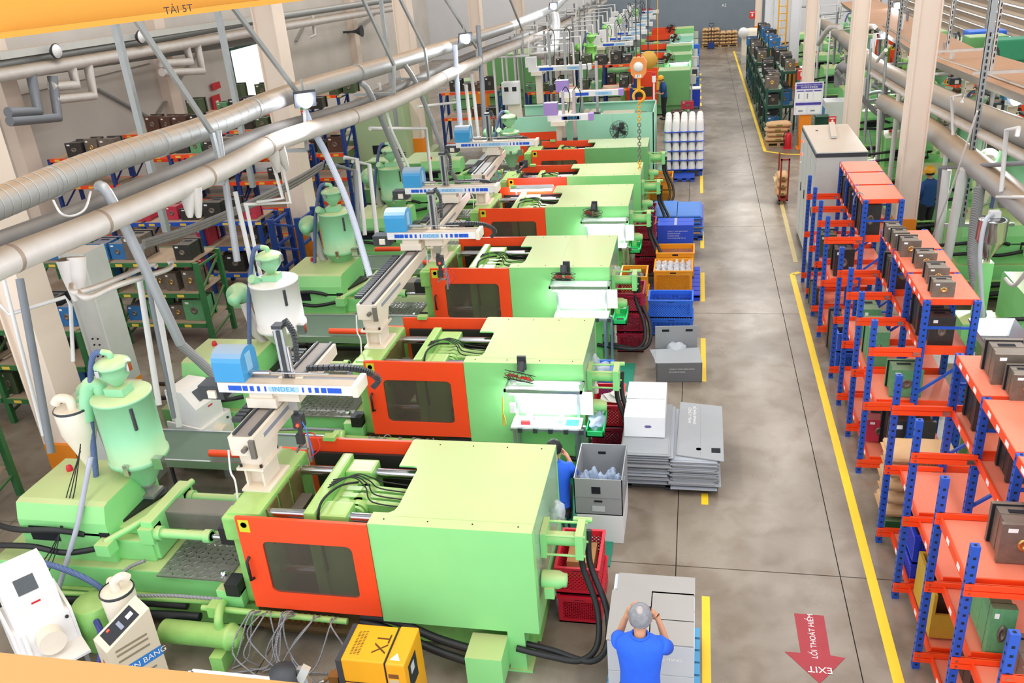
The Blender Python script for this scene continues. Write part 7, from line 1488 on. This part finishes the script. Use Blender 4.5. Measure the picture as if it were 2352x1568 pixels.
for k, (a, c_, X, r, m_) in enumerate((((2265, -10), (2208, 520), 4.9, .05, GALV), ((2100, 5), (2050, 215), 5.6, .05, GALV), ((2060, 10), (2030, 150), 5.6, .04, GALV), ((2320, -10), (2275, 170), 5.4, .03, WRAP), ((2205, -10), (2175, 120), 5.8, .03, WRAP))):
    p, q = PX(*a, X), PX(*c_, X); t = thing('hanger_post', q, 'steel hanger post by the brown duct, '+ORD[k]+' counted from the spiral duct', 'bracket')
    MB().box(q.x-r, q.x+r, q.y-.02, q.y+.02, q.z, 10.4).box(q.x-r, q.x-r+.02, q.y-.05, q.y+.05, q.z, 10.4).build('post_channel', m_, t); MB().box(q.x-.3, q.x+.9, q.y-.03, q.y+.03, q.z, q.z+.06).build('cross_bar', m_, t)
    hs_ = MB()
    for i in range(30): hs_.box(q.x-.01, q.x+.01, q.y-.052, q.y-.05, q.z+.2+.11*i, q.z+.27+.11*i)
    hs_.build('slots', HOLE, t)
rpipe([(2245, 255), (2190, 420), (2135, 560)], 4.6, .018, tw, 'thin white rod slanting in front of the spiral duct', 8)
rpipe([(2190, 340), (2186, 222), (2212, 218), (2209, 235)], 4.9, .03, tw, 'white inverted U pipe by the fat grey duct', 10, False)
rpipe([(2300, 440), (2312, 298), (2340, 294), (2336, 312)], 4.7, .035, tw, 'white inverted U pipe below the bright floodlight', 10, False)
rpipe([(2290, 452), (2420, 455)], 4.7, .025, tw, 'white level pipe joining the inverted U pipe', 8, False)
rpipe([(2175, 390), (2150, 600)], 4.8, .085, tw, 'fat white vertical pipe behind the column foot, inner of two', 14, False)
rpipe([(2213, 388), (2165, 650)], 4.7, .085, tw, 'fat white vertical pipe behind the column foot, outer of two', 14, False)
rpipe([(2148, 560), (2160, 385), (2400, 372)], 4.8, .04, tg, 'grey pipe frame above the fat white pipes', 10, False)
rpipe([(2250, 430), (2235, 560), (2240, 640), (2255, 740)], 4.7, .09, HOSEG, 'thick grey flexible hose before the steel hopper', 14)
rpipe([(2310, 640), (2330, 655), (2360, 620)], 4.6, .03, tw, 'clear curved hose beside the steel hopper', 8)
for k, (x0_, y0_, x1_, y1_, r) in enumerate(((2015, 140, 2035, 115, .05), (2012, 450, 2022, 215, .06), (2010, 450, 2035, 130, .04), (2040, 440, 2065, 215, .06), (2010, 400, 1995, 300, .03), (1985, 330, 2000, 110, .04))):
    rpipe([(x0_, y0_), (x1_, y1_)], 4.9, r, [tw, tw, GALV, WRAP, tg, GALV][k], 'upright pipe between cabinet and cream column, '+ORD[k]+' of the bundle', 10, False)
for k in range(5): rpipe([(2010, 235+6*k), (2085, 232+7*k)], 5.1, .03, [GALV, tw][k % 2], 'level pipe in the rack of pipes beside the cream column, '+ORD[k]+' from the top', 8, False)
rpipe([(1880, 100), (1905, 65), (1930, 62)], 4.4, .09, WRAP, 'bent white insulated pipe at the column over the cabinet', 12)
rpipe([(1945, 300), (1960, 70), (1975, 58), (2010, 62)], 4.3, .07, WHITE, 'white square trunking bent beside the cabinet column', 4, False)
for k in range(24):                       # thicket of service pipes of the second line
    y = 20+34*k/24+rnd.random()*.8; x = 4.9+rnd.random()*1.4; z1 = 2.4+rnd.random()*1.2
    pipe('service_pipe', [(x, y, .0), (x, y, z1), (x+.8, y, z1), (x+.8, y, z1+.5)], .03+.03*rnd.random(), rnd.choice([tw, tg, GALV]), 'upright service pipe of the second machine line, '+ORD[k]+' going away', 'pipe', 8, 'second line service pipes', smooth=False)
for k in range(5): tag(MB().tube(spl([(4.6, 27+1.2*k, 2.3), (5.2, 27+1.2*k, 1.7), (5.9, 27+1.2*k, 1.7), (6.1, 27+1.2*k, .9)]), .06, 10).build('sagging_hose', HOSEG), 'sagging grey hose behind the notice board, '+ORD[k]+' going away', 'hose')
t = thing('water_chiller', (4.6, 32, 0), 'blue and white chiller box behind the notice board', 'chiller'); MB().box(4.3, 5.0, 31.6, 32.4, 0, 1.3, .02).build('chiller_body', WHITE, t); MB().box(4.28, 4.3, 31.65, 32.3, .1, 1.1).build('blue_side', SKYBLUE, t)
t = thing('white_cabinet_stack', (3.9, 34.5, 0), 'white small cabinet with screen beside the fire sign column', 'cabinet'); MB().box(3.7, 4.2, 34.2, 34.7, 0, 2.1, .02).build('cabinet_body', WHITE, t); MB().box(3.8, 4.1, 34.19, 34.2, 1.6, 1.9).build('screen', GBOXL, t)
t = thing('green_bin', (4.0, 30.5, 0), 'dark green bin behind the notice board', 'bin'); MB().box(3.95, 4.35, 30.9, 31.3, 0, .9, .03).build('bin_body', RGREEND, t); MB().box(3.93, 4.37, 30.88, 31.32, .9, .96, .02).build('lid', RGREEND, t)
for k, y in enumerate((13.9, 17.6, 21.4, 25.3, 37.9, 42)):
    dup(D1, (6.2+.1*k, y+.9, 1.14), 'green dryer hopper of the second machine line, '+ORD[k]+' going away')
R_ONE = [o for o in bpy.data.objects if o.name.startswith('takeout_robot') and 'fourth machine' in o['label']][0]
for k, y in enumerate((13.2, 16.8, 20.6, 24.4, 28.4, 37.5, 41.5)):
    dup(R_ONE, (8.05, y+.85, 1.66), 'cream robot of the second machine line, '+ORD[k]+' going away')
# blue tub and goods under the louvres
for k, (x, y, m_, n_) in enumerate(((10.0, 37, BLUECR, 'deep blue tub far under the louvres'), (9.6, 35.4, GREEND, 'green machine hood under the louvres'), (10.1, 34.2, mat('teal green motor', '#2f8f6a', .5), 'teal green motor under the louvres'))):
    tag(MB().box(x, x+1.3, y, y+.9, 2.0, 2.7, .05).box(x+.1, x+1.2, y+.1, y+.8, 0, 2.0).build(['blue_tub', 'machine_hood', 'green_motor'][k], m_), n_, ['tub', 'machine', 'motor'][k])
# ================================================================== PEOPLE
def skin_mesh(name, J, E, m, parent, lv=2):
    me = bpy.data.meshes.new('s'); ks = list(J); me.from_pydata([J[k][0] for k in ks], [(ks.index(a), ks.index(b)) for a, b in E], [])
    o = bpy.data.objects.new('s', me); COL.objects.link(o); mo = o.modifiers.new('sk', 'SKIN'); mo.use_smooth_shade = True
    for i, k in enumerate(ks):
        r = J[k][1]; me.skin_vertices[0].data[i].radius = r if isinstance(r, tuple) else (r, r); me.skin_vertices[0].data[i].use_root = (i == 0)
    sb_ = o.modifiers.new('sb', 'SUBSURF'); sb_.levels = lv; sb_.render_levels = lv
    dg = bpy.context.evaluated_depsgraph_get(); me2 = bpy.data.meshes.new_from_object(o.evaluated_get(dg)); bpy.data.objects.remove(o); bpy.data.meshes.remove(me)
    me2.name = name; me2.materials.clear(); me2.materials.append(m); me2.polygons.foreach_set('use_smooth', [True]*len(me2.polygons))
    ob = bpy.data.objects.new(name, me2); COL.objects.link(ob); ob.parent = parent; WL[ob.name] = WL[parent.name].copy(); return ob
def loft(rings, n=20, cap=True):
    """rings of (centre, rx, ry, xdir, ydir)"""
    b = MB(); vs = []
    for c, rx, ry, ux, uy in rings:
        for j in range(n): a = 2*PI*j/n; vs.append(Vector(c)+Vector(ux)*(rx*math.cos(a))+Vector(uy)*(ry*math.sin(a)))
    k = len(rings); fs = [(i*n+j, i*n+(j+1) % n, (i+1)*n+(j+1) % n, (i+1)*n+j) for i in range(k-1) for j in range(n)]
    b.add(vs, fs, True)
    if cap: b.add(vs[:n], [tuple(range(n))[::-1]]); b.add(vs[-n:], [tuple(range(n))])
    return b
def person(loc_, yaw, lab, shirt, hair, arms, legs, lean=0., head_tilt=.25, helmet=None, s=1., bald=False, long_hair=False, fingers=True, pelvis=.93):
    """figure facing +y before the yaw; arms = ((elbow, wrist, tip) for both sides), legs = ((knee, ankle, toe) ...), offsets in metres"""
    t = thing('person', loc_, lab, 'person'); WL[t.name] = Vector((0, 0, 0))
    V = Vector; UX, UY, UZ = V((1, 0, 0)), V((0, 1, 0)), V((0, 0, 1))
    pel = V((0, 0, pelvis)); sp = V((0, math.sin(lean), math.cos(lean))); fr = V((0, math.cos(lean), -math.sin(lean)))
    chest = pel+sp*.34; neck = pel+sp*.54; nk2 = neck+sp*.03+fr*.02; hd = nk2+V((0, .03+.06*head_tilt, .085)); 
    J = {'pelvis': (pel, .09), 'spine': (pel+sp*.18, .09), 'chest': (chest, .1), 'neck': (neck, .055), 'neck2': (nk2, .052), 'head': (hd, (.075, .088)), 'crown': (hd+V((0, -.01, .07)), (.062, .075))}
    E = [('pelvis', 'spine'), ('spine', 'chest'), ('chest', 'neck'), ('neck', 'neck2'), ('neck2', 'head'), ('head', 'crown')]
    sh = {}
    for sd, sg_ in (('l', -1), ('r', 1)):
        S_ = chest+sp*.12+UX*(.165*sg_); el, wr, tip = [V(p) for p in arms[0 if sg_ < 0 else 1]]
        J['sh'+sd] = (S_, .052); J['el'+sd] = (el, .04); J['wr'+sd] = (wr, .026); d = (tip-wr).normalized(); side_ = d.cross(UX*sg_); side_ = side_.normalized() if side_.length > .1 else UZ
        pa = wr+d*.05; J['pa'+sd] = (pa, (.034, .018)); E += [('chest', 'sh'+sd), ('sh'+sd, 'el'+sd), ('el'+sd, 'wr'+sd), ('wr'+sd, 'pa'+sd)]
        sh[sd] = (S_, el, wr)
        if fingers:
            inw = V((-sg_, 0, 0))
            for k, (off, ln) in enumerate(((-.03, .062), (-.01, .072), (.01, .068), (.03, .055))):
                b0 = pa+side_*off+d*.03; b1 = b0+d*ln*.55+inw*.012; b2 = b1+d*ln*.25+inw*.035
                for nm, p, r in (('a', b0, .0105), ('b', b1, .0095), ('c', b2, .008)): J['f%s%d%s' % (sd, k, nm)] = (p, r)
                E += [('pa'+sd, 'f%s%da' % (sd, k)), ('f%s%da' % (sd, k), 'f%s%db' % (sd, k)), ('f%s%db' % (sd, k), 'f%s%dc' % (sd, k))]
            th0 = wr+d*.02+inw*.025; th1 = th0+d*.03+inw*.03
            J['t%sa' % sd] = (th0, .013); J['t%sb' % sd] = (th1, .01); E += [('wr'+sd, 't%sa' % sd), ('t%sa' % sd, 't%sb' % sd)]
        hip = pel+UX*(.09*sg_)-UZ*.02; kn, an, toe = [V(p) for p in legs[0 if sg_ < 0 else 1]]
        J['hp'+sd] = (hip, .075); J['kn'+sd] = (kn, .052); J['an'+sd] = (an, .037); J['to'+sd] = (toe, (.04, .028))
        E += [('pelvis', 'hp'+sd), ('hp'+sd, 'kn'+sd), ('kn'+sd, 'an'+sd), ('an'+sd, 'to'+sd)]
    body = skin_mesh('body', J, E, SKIN, t)
    # shirt: torso and short sleeves in one piece with hem and neckline
    R = [(pel-sp*.06, .17, .125), (pel+sp*.03, .172, .128), (pel+sp*.15, .168, .125), (pel+sp*.28, .182, .13), (pel+sp*.38, .2, .132), (pel+sp*.45, .21, .12), (pel+sp*.495, .185, .1), (pel+sp*.525, .12, .085), (pel+sp*.545, .072, .072)]
    b = loft([(c, a, e, UX, fr) for c, a, e in R], 24, False)
    for sd in 'lr':
        S_, el, wr = sh[sd]; d = (el-S_).normalized(); a = d.orthogonal().normalized(); e = d.cross(a); i_ = S_-UX*(.1 if sd == 'r' else -.1)
        b2 = loft([(i_, .05, .05, a, e), (S_-UX*(.03 if sd == 'r' else -.03), .074, .074, a, e), (S_, .076, .076, a, e), (S_.lerp(el, .35), .07, .07, a, e), (S_.lerp(el, .75), .068, .068, a, e), (S_.lerp(el, .76), .06, .06, a, e)], 16, False); b.add(b2.v, b2.f, True)
    b.build('shirt', shirt, t)
    MB().tube(arc(pel+sp*.545, .07, 0, 2*PI, UX, fr, 18), .014, 6).build('collar', shirt, t)
    b = loft([(pel+UZ*.05, .165, .12, UX, UY), (pel-UZ*.02, .172, .126, UX, UY), (pel-UZ*.09, .168, .12, UX, UY)], 20)
    for sd in 'lr':
        hip, kn, an = J['hp'+sd][0], J['kn'+sd][0], J['an'+sd][0]
        rings = []
        for p, q, fa, r in ((hip, kn, 0, .1), (hip, kn, .5, .085), (hip, kn, .92, .07), (kn, an, .08, .07), (kn, an, .5, .062), (kn, an, .96, .056)):
            d = (q-p).normalized(); a = UX if abs(d.x) < .9 else UY; e = d.cross(a).normalized(); a = e.cross(d).normalized(); rings.append((p.lerp(q, fa), r, r, a, e))
        b2 = loft(rings, 14); b.add(b2.v, b2.f, True)
    b.build('trousers', TROU, t)
    for sd in 'lr':
        an, toe = J['an'+sd][0], J['to'+sd][0]; c = an.lerp(toe, .45); MB().ball((c.x, c.y, min(an.z, toe.z)-.01), 1, 14, 8, .05, .14, .048).build('shoe', BLACK, t)
    # head details
    hc = hd+V((0, -.005, .02))
    for sg_ in (-1, 1):
        MB().ball(hc+V((.088*sg_, -.0, -.02)), 1, 10, 8, .014, .026, .036).build('ear', SKIN, t); MB().ball(hc+V((.032*sg_, .085, .0)), 1, 8, 6, .013, .008, .009).build('eye', PAPER, t); MB().ball(hc+V((.032*sg_, .092, .0)), .006, 8, 6).build('pupil', INK, t); MB().bar(hc+V((.016*sg_, .09, .022)), hc+V((.05*sg_, .086, .022)), .005, .008).build('eyebrow', hair, t)
    MB().ball(hc+V((0, .1, -.028)), 1, 10, 8, .014, .02, .026).build('nose', SKIN, t); MB().ball(hc+V((0, .082, -.068)), 1, 10, 6, .026, .01, .008).build('mouth', mat('lip', '#a3584c', .5), t)
    # hair: cap open at the face, thin at the crown when bald
    hb = MB(); vs = []; fs = []; nu, nv = 28, 14; rn_ = random.Random(4)
    for i in range(nv+1):
        for j in range(nu):
            th = PI*i/nv; ph = 2*PI*j/nu; f_front = max(0, math.sin(ph)); lim = 2.0-1.0*f_front**.7
            th2 = min(th, lim)*1.0; r = 1+rn_.uniform(-.02, .03)
            vs.append(hc+V((.098*math.sin(th2)*math.cos(ph)*r, -.008+.112*math.sin(th2)*math.sin(ph)*r, .012+.112*math.cos(th2)*r)))
    fs = [(i*nu+j, i*nu+(j+1) % nu, (i+1)*nu+(j+1) % nu, (i+1)*nu+j) for i in range(nv) for j in range(nu)]
    hb.add(vs, fs, True); hb.build('hair', hair, t)
    if bald: MB().ball(hc+V((.0, -.035, .077)), 1, 14, 8, .042, .05, .052).build('bald_spot', mat('pale scalp', '#aea3a0', .55, 0, .25, 40), t)
    if long_hair: MB().ball(hc+V((0, -.1, .02)), 1, 12, 8, .06, .06, .06).build('hair_bun', hair, t)
    if helmet:
        MB().lathe(hc+V((0, 0, .02)), [(.125, 0), (.122, .04), (.1, .1), (.05, .135), (.001, .14)], 22).build('helmet_shell', helmet, t); MB().lathe(hc+V((0, .03, .02)), [(.12, 0), (.15, -.008), (.15, .002), (.12, .012)], 22, cap=False).build('helmet_brim', helmet, t)
    t.rotation_euler = (0, 0, yaw); t.scale = (s, s, s); return t
STAND = (((-.1, .02, .5), (-.11, -.02, .09), (-.12, .1, .05)), ((.1, .02, .5), (.11, -.02, .09), (.12, .1, .05)))
MANP = (-.41, 5.72, 0)
person(MANP, 0, 'grey haired man in a blue shirt seen from behind holding a phone', SHIRT, HAIRG,
       (((-.2, .24, 1.24), (-.13, .33, 1.42), (-.09, .34, 1.5)), ((.23, .2, 1.2), (.14, .33, 1.4), (.08, .35, 1.47))), STAND, lean=.08, head_tilt=.5, bald=True, s=1.03)
ph = MANP; tag(MB().box(ph[0]-.09, ph[0]+.085, ph[1]+.335, ph[1]+.345, 1.48, 1.57, .004).build('phone', BLACK), 'black phone held up by the grey haired man', 'phone')
SIT = (((-.14, .42, .5), (-.14, .4, .09), (-.14, .52, .05)), ((.14, .42, .5), (.14, .4, .09), (.14, .52, .05)))
person((-1.66, 9.0, 0), .15, 'seated operator in a blue shirt with dark hair bun at the lit bench', SHIRT, HAIRK, (((-.26, .2, .78), (-.16, .45, .92), (-.1, .55, .95)), ((.26, .2, .78), (.16, .45, .92), (.1, .55, .95))), SIT, lean=.25, head_tilt=.8, long_hair=True, pelvis=.53)
st_ = thing('stool', (-1.66, 8.98, 0), 'dark round stool under the seated operator', 'stool'); MB().lathe((-1.66, 8.98, .4), [(.17, 0), (.17, .04), (.001, .04)], 18).build('seat', BLACK, st_)
for a in range(4): MB().bar((-1.66+.13*math.cos(a*PI/2+.7), 8.98+.13*math.sin(a*PI/2+.7), .4), (-1.66+.18*math.cos(a*PI/2+.7), 8.98+.18*math.sin(a*PI/2+.7), 0), .025).build('leg', DGREY, st_)
person((-1.28, 36.4, 0), 1.9, 'worker in blue shirt and yellow safety helmet reaching toward the crane pendant', SHIRTD, HAIRK, (((-.24, .12, 1.05), (-.16, .34, 1.1), (-.12, .44, 1.12)), ((.25, .1, 1.02), (.2, .32, 1.0), (.18, .42, 1.0))), STAND, lean=.1, head_tilt=.6, helmet=YELLOW, fingers=False)
person((5.2, 20.7, 0), .4, 'worker in a yellow safety helmet behind the cream column', SHIRTD, HAIRK, (((-.24, .05, 1.0), (-.2, .25, .95), (-.18, .35, .95)), ((.24, .05, 1.0), (.2, .25, .95), (.18, .35, .95))), STAND, helmet=YELLOW, fingers=False)
for k, (px, py) in enumerate(((838, 262), (866, 252))):
    c = PZ(px, py, 1.35); person((c.x, c.y, 0), 2.6, 'person in dark blue clothes walking among the racks, %s one' % ['front', 'rear'][k], SHIRTD, HAIRK, (((-.24, .0, 1.05), (-.2, .12, .85), (-.2, .18, .78)), ((.24, .0, 1.05), (.2, .12, .85), (.2, .18, .78))), STAND, fingers=False)
